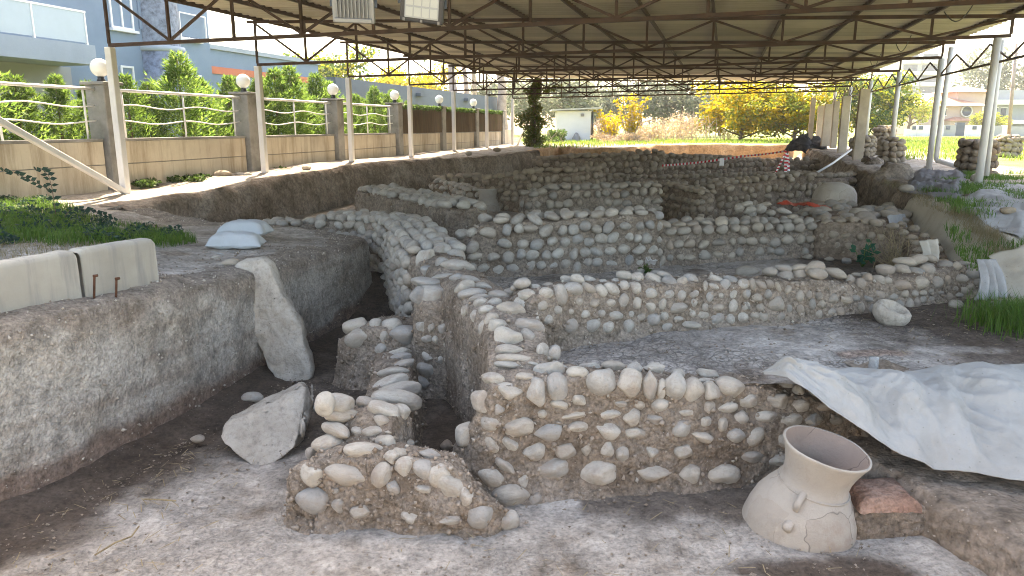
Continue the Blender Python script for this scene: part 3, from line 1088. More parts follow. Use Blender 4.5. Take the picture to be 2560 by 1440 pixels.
# ---- front wall with the jar before it
W1 = core('front', 'low mud and cobble wall across the foreground behind the big clay jar', [(1135, 1222, 1120), (1172, 1242, 1015), (1215, 1250, 968), (1300, 1250, 955), (1400, 1232, 948), (1600, 1220, 948), (1840, 1205, 965), (1950, 1195, 985), (2150, 1180, 1015), (2330, 1165, 1085)], -1.6, 0.5, M['mud'], 0.032, 0.06, seed=2)
LA = [(365, 250, 190, 85, 5), (505, 340, 175, 110, 0), (285, 412, 145, 145, 0), (685, 350, 135, 190, -10), (785, 190, 200, 110, -5), (845, 312, 140, 190, -10), (988, 212, 140, 90, 5), (1075, 167, 135, 60, 0), (1160, 277, 195, 190, 20), (1245, 165, 155, 80, 5), (1360, 285, 160, 190, 0), (1395, 185, 100, 80, 10), (865, 165, 110, 50, 15), (425, 465, 75, 90, 20), (355, 570, 120, 110, 30), (550, 600, 220, 135, 0), (770, 635, 190, 130, 0), (735, 505, 65, 60, 0), (860, 440, 120, 60, 15), (1000, 408, 95, 80, 35), (965, 515, 190, 50, -8), (995, 597, 130, 70, -3), (1205, 625, 155, 110, 25), (1225, 510, 140, 70, 0), (1295, 430, 90, 50, 0), (1375, 530, 115, 120, 0), (175, 655, 125, 155, 0), (375, 725, 120, 90, 40), (505, 722, 115, 75, 25), (675, 775, 150, 130, 0), (905, 770, 140, 120, 10), (1055, 755, 75, 95, 0), (1200, 760, 90, 110, -30), (1315, 790, 95, 105, 0), (800, 905, 250, 145, 0), (1125, 935, 265, 200, 0), (360, 955, 170, 120, 30), (465, 880, 150, 70, 40), (595, 990, 80, 80, 0), (230, 1010, 70, 90, -10), (510, 1090, 250, 160, 0), (690, 1120, 90, 90, 0), (1390, 640, 130, 80, 10), (130, 860, 70, 80, 30)]
LB = [(215, 300, 110, 190, -10), (300, 325, 60, 135, 5), (105, 180, 110, 75, 10), (245, 178, 130, 80, 5), (395, 310, 150, 185, -10), (415, 215, 90, 70, 10), (530, 340, 150, 175, 0), (640, 220, 160, 80, 20), (615, 265, 110, 40, 5), (660, 345, 130, 120, 30), (790, 320, 195, 140, 10), (1175, 300, 150, 100, 15), (1280, 345, 80, 105, 5), (1380, 350, 110, 115, 0), (1140, 415, 155, 95, 0), (1295, 450, 120, 85, 0), (285, 440, 125, 100, -20), (140, 440, 80, 65, 10), (640, 450, 85, 80, 0), (770, 460, 140, 70, -3), (920, 415, 120, 95, 0), (470, 495, 100, 50, 0), (255, 545, 140, 65, 5), (870, 535, 105, 95, 0), (1045, 525, 150, 90, 0), (1220, 550, 175, 95, 0), (620, 560, 80, 65, 0), (740, 580, 65, 95, 0), (440, 615, 130, 110, -35), (590, 670, 140, 70, 20), (830, 660, 130, 95, 0), (975, 670, 150, 110, -50), (1180, 690, 100, 110, 0), (1390, 550, 110, 80, -20), (110, 640, 130, 70, 15), (460, 775, 120, 100, 10), (230, 775, 90, 80, 0), (940, 815, 165, 80, 0), (1140, 840, 170, 90, -5), (225, 925, 270, 110, 0), (500, 940, 130, 130, 0), (740, 945, 220, 140, -5)]
LB2 = [(990, 390, 90, 50), (1130, 390, 120, 50), (1210, 460, 150, 80), (930, 470, 100, 60), (1060, 475, 80, 60), (1230, 600, 90, 110), (1350, 580, 110, 60), (1300, 665, 100, 100), (1440, 690, 130, 120), (1400, 590, 90, 60), (1290, 770, 100, 50)]
px_stones(W1[0], [W1[1]], LA, ST_NEAR, 1100, 860, 2.88)
px_stones(W1[0], [W1[1]], LB, ST_NEAR, 1550, 860, 2.88)
px_stones(W1[0], [W1[1]], LB2, ST_GREY, 1660, 860, 2.482)

# ---- stub of rubble wall in the middle foreground
ST1 = core('stub', 'short broken stub of mud wall with white cobbles at the centre foreground', [(742, 1308, 1165), (800, 1316, 1150), (900, 1324, 1150), (1000, 1328, 1155), (1100, 1332, 1165), (1180, 1335, 1215), (1228, 1332, 1275)], -1.6, 0.42, M['mud'], 0.032, 0.06, seed=6)
WB = core('stub back', 'narrow wall of stacked flat cobbles running back from the rubble stub', None, 0, 0.52, M['mud'], 0.04, 0.035, world_pts=[(-0.98, 5.55, -1.68, -1.0), (-0.93, 5.8, -1.68, -0.82), (-0.9, 6.1, -1.68, -0.8), (-0.92, 6.5, -1.68, -0.98), (-0.98, 7.1, -1.68, -1.02), (-1.08, 8.2, -1.68, -1.0)], seed=8)
LS = [(585, 850, 385, 185, 12), (265, 850, 190, 160, 30), (870, 855, 155, 200, 5), (1070, 790, 170, 165, -10), (1225, 815, 150, 170, -5), (1370, 860, 180, 200, 10), (1450, 940, 240, 190, 20), (970, 965, 90, 120, -20), (1230, 975, 110, 70, 0), (265, 1060, 265, 215, 15), (500, 1115, 120, 110, 0), (690, 1165, 160, 120, 10), (1115, 1205, 130, 120, -20), (1590, 1040, 120, 150, 25), (1720, 1195, 205, 220, 0), (1455, 1240, 160, 80, -5), (480, 985, 60, 50, 0), (420, 590, 260, 165, 0), (270, 660, 90, 100, 0), (720, 640, 300, 130, 5), (960, 700, 130, 110, 0), (1030, 660, 120, 90, 30), (1280, 680, 160, 90, 20)]
px_stones(ST1[0], [ST1[1], WB[1]], LS, ST_NEAR, 700, 940, 3.428)
LS2 = [(545, 340, 290, 120, 12), (550, 235, 260, 160, 20), (385, 240, 150, 190, 10), (740, 240, 160, 110, 25), (885, 315, 250, 170, 15), (870, 395, 140, 100, 30), (1040, 310, 150, 130, 30), (465, 470, 260, 120, 15), (655, 480, 85, 75, 0), (795, 480, 170, 90, 0), (895, 575, 150, 150, 40), (1000, 210, 380, 170, 8), (1040, 120, 300, 130, -5), (1105, 575, 110, 70, 0)]
px_stones(WB[0], [WB[1], ST1[1]], LS2, ST_NEAR, 700, 940, 3.428)
LS3 = [(715, 1010, 190, 75, -8), (720, 1060, 185, 80, -6), (745, 1125, 190, 80, -14), (660, 1195, 250, 95, -3), (620, 1300, 320, 130, -18), (690, 1370, 390, 150, -8)]
px_stones(WB[0], [WB[1]], LS3, ST_NEAR, 800, 600, 3.6)

# ---- mud block with big cobbles, and the recess beside it
BK = core('block', 'mud block topped with four big pale cobbles beside the leaning slab', [(845, 955, 848), (900, 965, 822), (960, 970, 815), (1045, 975, 832)], -1.6, 0.75, M['mud'], 0.04, 0.04, name_thing='mud_block', seed=10)
px_stones(BK[0], [BK[1]], [(320, 785, 200, 140, -20), (340, 890, 220, 165, -12), (500, 765, 110, 120, 30), (645, 775, 160, 150, 30), (760, 862, 245, 160, 2), (560, 1000, 125, 125, 0), (575, 880, 80, 110, 10), (920, 960, 60, 90, 0)], ST_NEAR, 800, 600, 3.6)
RC = core('recess', 'recessed mud face with one huge pale cobble on its top beside the long wall', None, 0, 0.6, M['mud'], 0.04, 0.035, world_pts=[(-1.14, 8.42, -1.68, -0.43), (-0.8, 8.32, -1.68, -0.42), (-0.3, 8.2, -1.68, -0.4)], name_thing='mud_wall', seed=11)
px_stones(RC[0], [RC[1]], [(1050, 505, 300, 200, 8), (880, 500, 130, 150, 0), (960, 380, 250, 90, 0), (1005, 790, 65, 80), (905, 780, 90, 80), (1110, 800, 90, 95), (1200, 795, 60, 90), (1300, 830, 75, 130), (960, 890, 95, 70), (1040, 895, 60, 70), (1170, 1075, 95, 95), (1285, 1020, 95, 130), (970, 1050, 110, 90), (950, 1170, 150, 130), (940, 1280, 130, 110), (1160, 940, 90, 60), (1075, 1080, 60, 70)], ST_NEAR, 800, 600, 3.6)

# ---- the long wall that runs back from the front wall
SPP = [(0.07, 6.28, -1.66, -0.50), (0.06, 6.55, -1.66, -0.42), (0.04, 6.95, -1.66, -0.27), (-0.1, 7.4, -1.66, -0.22), (-0.33, 8.0, -1.66, -0.2), (-0.74, 9.17, -1.6, -0.17), (-1.05, 10.06, -1.6, -0.14), (-1.45, 11.5, -1.5, -0.14), (-1.75, 12.6, -1.4, -0.12), (-2.15, 13.6, -1.3, -0.15), (-2.6, 14.25, -1.2, -0.18), (-3.2, 14.6, -1.2, -0.2), (-3.7, 14.75, -1.2, -0.24)]
SP1 = core('spine', 'long curving mud and cobble wall running back through the pit', None, 0, 0.66, M['mud'], 0.05, 0.04, world_pts=SPP, center=0.33, seed=14)
LSP = [(1225, 140, 150, 110, 15), (1075, 105, 110, 100, 0), (940, 165, 130, 190, 30), (955, 280, 145, 90, 8), (1100, 210, 110, 100, 0), (1235, 250, 270, 130, 8), (1110, 335, 200, 60, -5), (1230, 345, 120, 80, 5), (1355, 360, 160, 70, 15), (1300, 430, 170, 120, -15), (1460, 425, 150, 80, 10), (1370, 490, 230, 100, -5), (1430, 525, 160, 70, -5), (1450, 570, 125, 95, 0), (1610, 505, 170, 95, 20), (1570, 570, 120, 90, 0), (1710, 480, 110, 80, 10), (1505, 635, 140, 90, 0), (1315, 635, 90, 110, 10), (1390, 690, 80, 110, -20), (1715, 640, 235, 155, 20), (1835, 600, 180, 160, 25), (1455, 795, 75, 130, 10), (1545, 720, 110, 130, 20), (1600, 780, 150, 130, 20), (1690, 900, 255, 190, 30), (1650, 835, 130, 100, 0), (1890, 780, 240, 130, 15), (1700, 1000, 220, 110, 5), (1750, 1075, 300, 90, 5), (1860, 870, 120, 120, 30), (2005, 1010, 105, 150, 0), (1700, 1130, 240, 70, 5), (1845, 1240, 150, 80, 0), (1930, 1120, 110, 40, 8), (2110, 1010, 95, 120, 0)]
px_stones(SP1[0], [SP1[1], W1[1]], LSP, ST_NEAR, 800, 600, 3.6)
# its far half is packed cobble on top and down the left face
_sp = core('spine far', 'far half of the long curving wall packed with pale cobbles', None, 0, 0.8, M['mud'], 0.07, 0.04, world_pts=[p for p in SPP if p[1] > 10.0], center=0.42, seed=15)
auto_stones(_sp, 0.21, ST_MID, face=False, back=True, top=True, seed=31, center=0.42, toprows=4, pitch=1.02, row=0.92, limit=300, ends=False, topsize=1.1)
_lw = core('low row', 'low row of loose pale cobbles in the trench below the left bank', None, 0, 0.5, M['mud'], 0.08, 0.04, world_pts=[(-5.6, 14.75, -1.1, -0.42), (-4.6, 14.75, -1.1, -0.4), (-3.6, 14.85, -1.1, -0.36)], seed=16)
auto_stones(_lw, 0.21, ST_MID, seed=32, toprows=2, pitch=1.05, row=0.9)

# ---- second cross wall
W2 = core('second', 'knee-high cobble wall crossing the middle of the pit behind the cracked floor', [(1345, 882, 735), (1450, 860, 718), (1600, 836, 708), (1750, 822, 708), (1900, 810, 700), (2050, 795, 700), (2130, 785, 715), (2250, 768, 697), (2400, 745, 665), (2455, 735, 662)], -0.72, 0.46, M['mud'], 0.045, 0.035, seed=18)
LC = [(110, 380, 165, 115, 0), (155, 500, 185, 120, 12), (250, 420, 105, 75, 30), (20, 430, 70, 60), (380, 395, 110, 60, 0), (365, 490, 150, 130, 0), (525, 505, 160, 200, -35), (595, 340, 150, 80, 25), (650, 440, 200, 130, 0), (700, 325, 140, 90, 20), (835, 345, 140, 80, 35), (820, 430, 160, 90, 40), (950, 455, 140, 110, 40), (965, 355, 90, 50), (1070, 435, 180, 110, 35), (1195, 415, 110, 120, 0), (1100, 350, 70, 60), (1200, 305, 160, 110, 10), (1305, 430, 140, 130, 30), (1335, 315, 120, 110, 20), (1510, 345, 180, 120, 30), (1620, 285, 150, 70, 15), (1680, 365, 150, 110, 35), (1810, 365, 110, 120, 20), (1905, 345, 160, 130, 45), (2060, 405, 50, 100, 0), (2150, 410, 110, 60, 30), (2180, 340, 150, 80, 25), (2275, 390, 110, 110, 20), (2335, 345, 140, 90, 30), (2470, 385, 120, 90, 20),
      (325, 615, 120, 105), (485, 665, 90, 90), (715, 575, 80, 85), (780, 705, 95, 85), (875, 590, 110, 75, 15), (1055, 590, 95, 85), (1190, 560, 110, 140), (1330, 585, 115, 115), (1480, 480, 125, 100), (1680, 500, 95, 90), (1810, 505, 105, 105), (1940, 490, 100, 75), (2110, 520, 80, 100, 0), (2230, 510, 50, 55), (2360, 500, 80, 90), (2500, 495, 80, 95), (1470, 620, 120, 95, 35), (1605, 605, 90, 110), (1780, 635, 190, 110), (1940, 590, 75, 95), (2060, 630, 70, 75), (2195, 640, 120, 80, -10), (2355, 615, 95, 130), (2490, 625, 90, 90), (380, 770, 115, 110), (955, 700, 80, 80), (1105, 725, 150, 100), (1370, 735, 95, 80), (1270, 705, 70, 60), (1505, 760, 160, 115, -10), (1625, 730, 80, 100), (1760, 760, 120, 70), (1920, 705, 75, 80), (2040, 720, 110, 90, 30), (2190, 755, 140, 110, -10), (2325, 765, 95, 125, -20), (2455, 750, 130, 110), (625, 825, 175, 155, 20), (860, 830, 150, 150, 20), (1020, 840, 125, 120), (1240, 835, 125, 145), (1650, 845, 115, 85), (1890, 830, 230, 90, 5), (630, 680, 60, 60), (440, 1110, 110, 130, 0)]
px_stones(W2[0], [W2[1]], LC, ST_MID, 1280, 620, 4.267)
LD = [(265, 355, 115, 80, 5), (390, 330, 140, 70, 10), (400, 405, 140, 140, 0), (540, 390, 145, 150, 10), (530, 320, 170, 60), (670, 320, 160, 110, -20), (700, 375, 150, 100, 20), (860, 365, 180, 80, 25), (40, 470, 85, 85, 20), (110, 475, 60, 100, -10), (185, 475, 110, 60, 30), (265, 475, 95, 80, 20), (345, 500, 50, 95, -20), (430, 520, 65, 70), (990, 440, 85, 100, -10), (1085, 470, 90, 100, -30), (1150, 430, 80, 110), (1245, 435, 120, 90, 30), (1060, 390, 90, 40, 10), (1130, 385, 80, 40, 15), (1320, 440, 90, 70), (1445, 480, 170, 90), (1310, 345, 140, 95), (1490, 270, 190, 80, 5), (1600, 250, 150, 90, 0), (1715, 240, 115, 70, 15), (1480, 355, 160, 100, 25), (1590, 365, 120, 80, 10), (1690, 350, 110, 110, 0), (1680, 295, 110, 40), (1620, 460, 150, 110), (1770, 455, 120, 100), (1850, 300, 125, 85, 5), (1945, 310, 85, 80), (2030, 290, 130, 50), (2090, 355, 190, 140, 10), (2215, 345, 80, 110), (1980, 420, 130, 80, 5), (1870, 440, 80, 90), (2150, 450, 110, 90), (55, 565, 75, 85), (150, 590, 90, 70), (250, 560, 70, 80), (325, 655, 150, 140), (535, 575, 75, 95), (620, 570, 55, 75), (710, 575, 80, 80), (840, 605, 95, 95), (955, 620, 110, 65, 8), (650, 650, 75, 100), (740, 655, 80, 75), (540, 700, 70, 95), (440, 690, 55, 75), (50, 670, 85, 70), (180, 680, 75, 75), (1040, 595, 75, 50), (1150, 605, 90, 50, 10), (1255, 580, 100, 95), (1370, 585, 95, 65), (1480, 555, 75, 75), (1570, 555, 70, 60), (1640, 550, 80, 55), (1715, 530, 55, 40), (1800, 545, 70, 35), (1090, 680, 65, 95), (1190, 690, 80, 75), (1320, 670, 115, 80), (1435, 655, 90, 85), (1520, 645, 85, 95), (1590, 625, 65, 75), (1645, 610, 65, 65), (30, 775, 90, 95), (130, 755, 80, 70), (210, 770, 80, 80), (365, 760, 80, 70), (710, 745, 65, 75), (820, 720, 75, 65), (900, 715, 80, 80), (1940, 510, 50, 45), (2010, 530, 90, 70), (1720, 600, 60, 40), (1880, 580, 70, 60), (1965, 570, 90, 45), (2060, 490, 90, 60)]
px_stones(W2[0], [W2[1]], LD, ST_GREY, 1850, 580, 3.606)

# ---- third cross wall: a high left half of neat courses, a lower right half, and a brown end
W3 = core('third', 'tall neat cobble wall with even courses in the middle of the pit', [(1172, 694, 610), (1210, 691, 562), (1400, 682, 548), (1640, 668, 533)], -0.8, 0.55, M['mud'], 0.06, 0.03, seed=20)
auto_stones(W3, 0.2, ST_MID, seed=41, pitch=1.06, row=0.95, topsize=1.1, toprows=2, limit=300, lo=0.5, fill=0.95)
W3b = core('third right', 'lower cobble wall continuing right from the tall coursed wall', [(1650, 664, 566), (1800, 654, 563), (1930, 646, 560), (2035, 640, 557)], -0.8, 0.5, M['mud'], 0.06, 0.03, seed=22)
auto_stones(W3b, 0.2, ST_GREY, seed=42, pitch=1.12, row=0.98, toprows=2, lo=0.5, fill=0.9)
W3c = core('third end', 'crumbling brown mud wall end with small cobbles beside the draped bank', [(2040, 642, 560), (2130, 648, 556), (2200, 655, 565), (2255, 668, 600), (2275, 680, 640)], -0.8, 0.6, M['mud_far'], 0.06, 0.05, seed=24)
auto_stones(W3c, 0.16, ST_FAR, seed=43, pitch=1.35, row=1.25, toprows=2, lo=0.4, fill=0.75, sink=0.3)

# ---- walls farther back
W4 = core('pinkish block', 'thick mud wall block with cobbles only along its top left of centre', None, 0, 0.95, M['mud'], 0.08, 0.05, world_pts=[(-3.95, 18.6, -1.0, -0.02), (-3.3, 17.5, -1.0, 0.0), (-2.3, 15.9, -1.0, 0.0), (-1.28, 14.2, -1.0, -0.02)], seed=26)
auto_stones(W4, 0.26, ST_MID, face=False, top=True, seed=44, toprows=3, ends=False, topsize=1.15)
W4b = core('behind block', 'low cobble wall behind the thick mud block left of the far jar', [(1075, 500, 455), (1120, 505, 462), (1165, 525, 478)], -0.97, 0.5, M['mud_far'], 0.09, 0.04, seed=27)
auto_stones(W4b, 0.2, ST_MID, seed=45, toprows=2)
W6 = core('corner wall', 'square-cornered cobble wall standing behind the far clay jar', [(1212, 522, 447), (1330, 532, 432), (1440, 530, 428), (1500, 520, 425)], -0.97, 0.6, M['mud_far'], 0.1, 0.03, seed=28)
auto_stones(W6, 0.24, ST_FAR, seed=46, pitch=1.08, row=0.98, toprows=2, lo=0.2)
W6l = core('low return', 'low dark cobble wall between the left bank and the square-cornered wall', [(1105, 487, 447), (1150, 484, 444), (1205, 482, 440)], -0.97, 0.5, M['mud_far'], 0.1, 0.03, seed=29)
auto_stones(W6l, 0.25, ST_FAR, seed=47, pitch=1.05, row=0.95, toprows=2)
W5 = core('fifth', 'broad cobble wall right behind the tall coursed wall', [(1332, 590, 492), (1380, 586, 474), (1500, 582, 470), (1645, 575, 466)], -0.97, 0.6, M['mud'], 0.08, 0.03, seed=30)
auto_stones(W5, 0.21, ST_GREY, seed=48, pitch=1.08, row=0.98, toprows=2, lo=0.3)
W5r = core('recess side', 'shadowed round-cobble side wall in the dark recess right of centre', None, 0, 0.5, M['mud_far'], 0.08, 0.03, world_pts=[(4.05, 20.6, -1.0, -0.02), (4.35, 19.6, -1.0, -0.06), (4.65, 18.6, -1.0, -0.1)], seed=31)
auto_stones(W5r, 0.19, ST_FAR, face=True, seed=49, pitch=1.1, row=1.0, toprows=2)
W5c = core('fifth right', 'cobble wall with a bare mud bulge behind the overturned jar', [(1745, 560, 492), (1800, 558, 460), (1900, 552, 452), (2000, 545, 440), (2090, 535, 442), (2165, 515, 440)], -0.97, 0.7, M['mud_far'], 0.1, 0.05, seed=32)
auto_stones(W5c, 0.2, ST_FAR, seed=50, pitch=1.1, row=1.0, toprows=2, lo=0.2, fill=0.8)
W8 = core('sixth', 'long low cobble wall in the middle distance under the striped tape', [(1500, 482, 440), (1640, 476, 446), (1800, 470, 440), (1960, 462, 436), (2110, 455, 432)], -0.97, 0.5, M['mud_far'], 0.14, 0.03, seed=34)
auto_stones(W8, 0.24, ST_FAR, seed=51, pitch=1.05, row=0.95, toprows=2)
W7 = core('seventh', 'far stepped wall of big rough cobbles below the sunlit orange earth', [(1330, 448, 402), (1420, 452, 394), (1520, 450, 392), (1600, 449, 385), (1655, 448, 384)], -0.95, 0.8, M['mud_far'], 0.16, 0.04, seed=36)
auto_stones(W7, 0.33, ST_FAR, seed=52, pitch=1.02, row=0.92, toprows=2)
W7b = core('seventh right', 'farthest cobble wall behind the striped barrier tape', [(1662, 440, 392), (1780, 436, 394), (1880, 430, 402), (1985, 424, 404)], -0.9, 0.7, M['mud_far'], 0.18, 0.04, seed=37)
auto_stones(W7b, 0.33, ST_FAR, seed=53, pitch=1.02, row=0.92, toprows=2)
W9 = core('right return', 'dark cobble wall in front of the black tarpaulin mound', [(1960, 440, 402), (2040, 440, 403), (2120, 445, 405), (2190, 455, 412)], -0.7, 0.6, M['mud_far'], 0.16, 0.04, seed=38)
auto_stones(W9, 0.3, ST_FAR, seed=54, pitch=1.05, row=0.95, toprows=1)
# ================================================================ the shelter: posts, trusses, purlins, corrugated sheets
TL, TR = -13.4, 6.1
S0, DS = 14.3, 5.6
KS = range(-1, 7)
ZBL, ZBR = 3.32, 3.54           # bottom chord, left and right
ZTL, ZTR = 4.52, 3.96           # top chord
NP = 12

def zt_at(t):
    return ZTL + (ZTR - ZTL) * (t - TL) / (TR - TL)

def zb_at(t):
    return ZBL + (ZBR - ZBL) * (t - TL) / (TR - TL)

shelter = thing('site_shelter', A(31, -3.5, 0), 'wide steel truss shelter with a corrugated roof covering the whole excavation', 'shelter')

def build_shelter():
    org = shelter.location.copy()
    nodes = [TL + (TR - TL) * i / NP for i in range(NP + 1)]
    # one truss around s = 0, then shared
    up = AX
    chords = merge(bar(A(0, TL, ZBL), A(0, TR, ZBR), 0.075, 0.075), bar(A(0, TL - 0.25, zt_at(TL - 0.25)), A(0, TR + 0.3, zt_at(TR + 0.3)), 0.075, 0.08))
    me_ch = mesh('truss', *chords, M['steel'], smooth=False)
    me_v, me_d = [], []
    for i, t in enumerate(nodes):
        me_v.append(mesh('vertical', *bar(A(0, t, zb_at(t) + 0.036), A(0, t, zt_at(t) - 0.038), 0.055, 0.055, AX), M['steel'], smooth=False))
        if i < NP:
            t2 = nodes[i + 1]
            a = (t + 0.02, zt_at(t) - 0.05) if i % 2 == 0 else (t + 0.02, zb_at(t) + 0.05)
            b = (t2 - 0.02, zb_at(t2) + 0.05) if i % 2 == 0 else (t2 - 0.02, zt_at(t2) - 0.05)
            me_d.append(mesh('diagonal', *bar(A(0.003, a[0], a[1]), A(0.003, b[0], b[1]), 0.05, 0.05, AX), M['steel'], smooth=False))
    for k in KS:
        s = S0 + DS * k
        tr = inst('truss', me_ch, shelter, A(s, 0, 0))
        for m_ in me_v:
            inst('vertical', m_, tr, A(s, 0, 0))
        for m_ in me_d:
            inst('diagonal', m_, tr, A(s, 0, 0))
        # posts
        zg = gz(*A(s, TL).xy)
        for t, zc in ((TL, ZBL), (TR, ZBR)):
            zg = gz(*A(s, t).xy)
            if t == TR and k in (3, 4):
                zg += 0.75
            if t == TR and k == -1:
                continue
            if t == TL:
                g = bevel_geo(bar(A(s, t, zg - 0.2), A(s, t, zc - 0.04), 0.17, 0.17, AX), 0.012, 1)
                part('post', *g, M['post'], shelter, smooth=False)
            else:
                t_ = t - (0.25 if k == 1 else 0)
                part('post', *tube([A(s, t_, zg - 0.2), A(s, t_, zc - 0.04)], 0.085, 16), M['post'], shelter)
    s_a, s_b = 7.6, S0 + DS * 6 + 0.9
    for i, t in enumerate(nodes):
        z = zt_at(t) + 0.1
        part('purlin', *bar(A(s_a, t, z), A(s_b, t, z), 0.06, 0.11), M['steel'], shelter, smooth=False)
    # lattice beam along the right eave
    for i, z in enumerate((3.02,)):
        part('eave_beam', *bar(A(S0 - 2, TR + 0.02, z), A(S0 + DS * 6, TR + 0.02, z), 0.05, 0.05), M['steel'], shelter, smooth=False)
    for k in range(0, 6):
        for j in range(4):
            sa = S0 + DS * (k + j / 4)
            sb = S0 + DS * (k + (j + 1) / 4)
            a, b = (3.05, 3.5) if j % 2 == 0 else (3.5, 3.05)
            part('eave_strut', *bar(A(sa, TR + 0.02, a), A(sb, TR + 0.02, b), 0.035, 0.035, AN), M['steel'], shelter, smooth=False)
    # corrugated sheets, one every metre, running down the slope
    W, pitch, amp = 0.99, 0.33, 0.045
    t0, t1 = TL - 0.45, TR + 0.5
    n = int(W / pitch * 8)
    V = []
    for i in range(n + 1):
        s = -0.01 + (W + 0.03) * i / n
        dz = amp * max(-1, min(1, 1.8 * math.cos(2 * math.pi * s / pitch)))
        for j in range(9):
            t = t0 + (t1 - t0) * j / 8
            V.append(A(s, t, zt_at(t) + 0.172 + dz + 0.004 * i / n))
    me = mesh('roof_sheet', V, grid_faces(n + 1, 9), M['sheet'])
    nsh = int((s_b - s_a) / W) + 1
    for k in range(nsh):
        inst('roof_sheet', me, shelter, A(s_a - 0.3 + k * W, 0, 0))
    # loose cable slung under the sheets on the right
    for (sa, sb, t) in ((17, 19.5, 4.6), (24, 26, 4.9), (30, 32, 5.2)):
        pts = [A(sa + (sb - sa) * q / 10, t, zt_at(t) + 0.05 - 0.35 * math.sin(math.pi * q / 10)) for q in range(11)]
        part('cable', *tube(pts, 0.012, 5), M['black'], shelter)
build_shelter()

def floodlight(px, py, Y, label, housing, tilt, roll, face_lens, w):
    c = UD(px, py, Y)
    th = thing('floodlight', c, label, 'floodlight', 'floodlights hung from the near truss')
    rot = Matrix.Rotation(R(roll), 4, 'Y') @ Matrix.Rotation(R(tilt), 4, 'X')
    Mx = Matrix.Translation(c) @ rot
    h, d = w * 0.72, 0.09
    g = bevel_geo(box((0, 0, -h / 2), w, d, h), 0.02, 2)
    part('housing', [Mx @ v for v in g[0]], g[1], housing, th, smooth=False)
    if face_lens:
        g = bevel_geo(box((0, -d / 2 - 0.004, -h * 0.36), w * 0.78, 0.016, h * 0.7), 0.004, 1)
        lens = part('lens', [Mx @ v for v in g[0]], g[1], M['lens'], th, smooth=False)
        for i in range(4):
            for j in range(2):
                gg = box((w * (-0.28 + 0.187 * i), -d / 2 - 0.016, h * (-0.3 + 0.34 * j)), w * 0.16, 0.006, h * 0.28)
                part('led_panel', [Mx @ v for v in gg[0]], gg[1], M['led'], lens, smooth=False)
        for i in (-1, 0, 1):
            gg = box((w * 0.4 * i, -d / 2 - 0.008, -h * 0.47), 0.025, 0.02, 0.03)
            part('clip', [Mx @ v for v in gg[0]], gg[1], M['greymetal'], th, smooth=False)
    else:
        for i in range(9):
            gg = bevel_geo(box((w * (-0.36 + 0.09 * i), -d / 2 - 0.02, -h * 0.32), 0.012, 0.055, h * 0.62), 0.004, 1)
            part('cooling_fin', [Mx @ v for v in gg[0]], gg[1], housing, th, smooth=False)
        gg = bevel_geo(box((0, -d / 2 - 0.01, -h * 0.48), w * 0.9, 0.04, 0.05), 0.008, 1)
        part('lower_rim', [Mx @ v for v in gg[0]], gg[1], housing, th, smooth=False)
    # U bracket and hanger up to the truss
    a, b = Mx @ Vector((-w / 2 - 0.015, 0, 0)), Mx @ Vector((w / 2 + 0.015, 0, 0))
    topz = 3.42
    ta, tb = Vector((a.x, a.y, c.z + h * 0.75)), Vector((b.x, b.y, c.z + h * 0.75))
    mid = (ta + tb) / 2
    geo = merge(bar(a, ta, 0.03, 0.012), bar(b, tb, 0.03, 0.012), bar(ta, tb, 0.03, 0.012), bar(mid, Vector((mid.x, mid.y, topz)), 0.04))
    part('bracket', *geo, M['black'], th, smooth=False)

M['lens'] = simple('lamp_lens', (0.36, 0.37, 0.37), 0.25, 0, 0.02, 2, 0, 'object', 0.5)
M['led'] = simple('led_array', (0.44, 0.44, 0.40), 0.4, 0, 0.02, 2, 0, 'object', 0.5)
floodlight(884, 18, 8.6, 'grey finned floodlight hanging left of the black floodlight', M['greymetal'], 12, 2, False, 0.46)
floodlight(1056, 15, 8.6, 'black floodlight with a pale lens hanging at the top of the view', M['black'], 22, 7, True, 0.48)

def brace():
    g = bevel_geo(bar(A(S0 - 0.05, TL + 0.02, 0.05), A(S0 - 4.6, TL + 0.02, 2.55), 0.12, 0.12, AN), 0.01, 1)
    solo('brace_tube', *g, M['post'], 'pale square tube leaning diagonally from the foot of the nearest left post', 'brace', smooth=False)
    g = tube([A(S0 + DS * 6 + 0.1, TL + 0.3, 0.3), A(S0 + DS * 6 + 0.4, TL + 1.0, 1.9)], 0.07, 8)
    solo('brace_tube', *g, M['post'], 'thin pale pole leaning against the far end of the boundary wall', 'brace')
brace()

# ================================================================ boundary wall with railings, screens and lamps
TW = -14.6
SW0, DW = 15.2, 5.65
ZC = 1.27

def zw(s):
    return gz(*A(s, TW).xy)

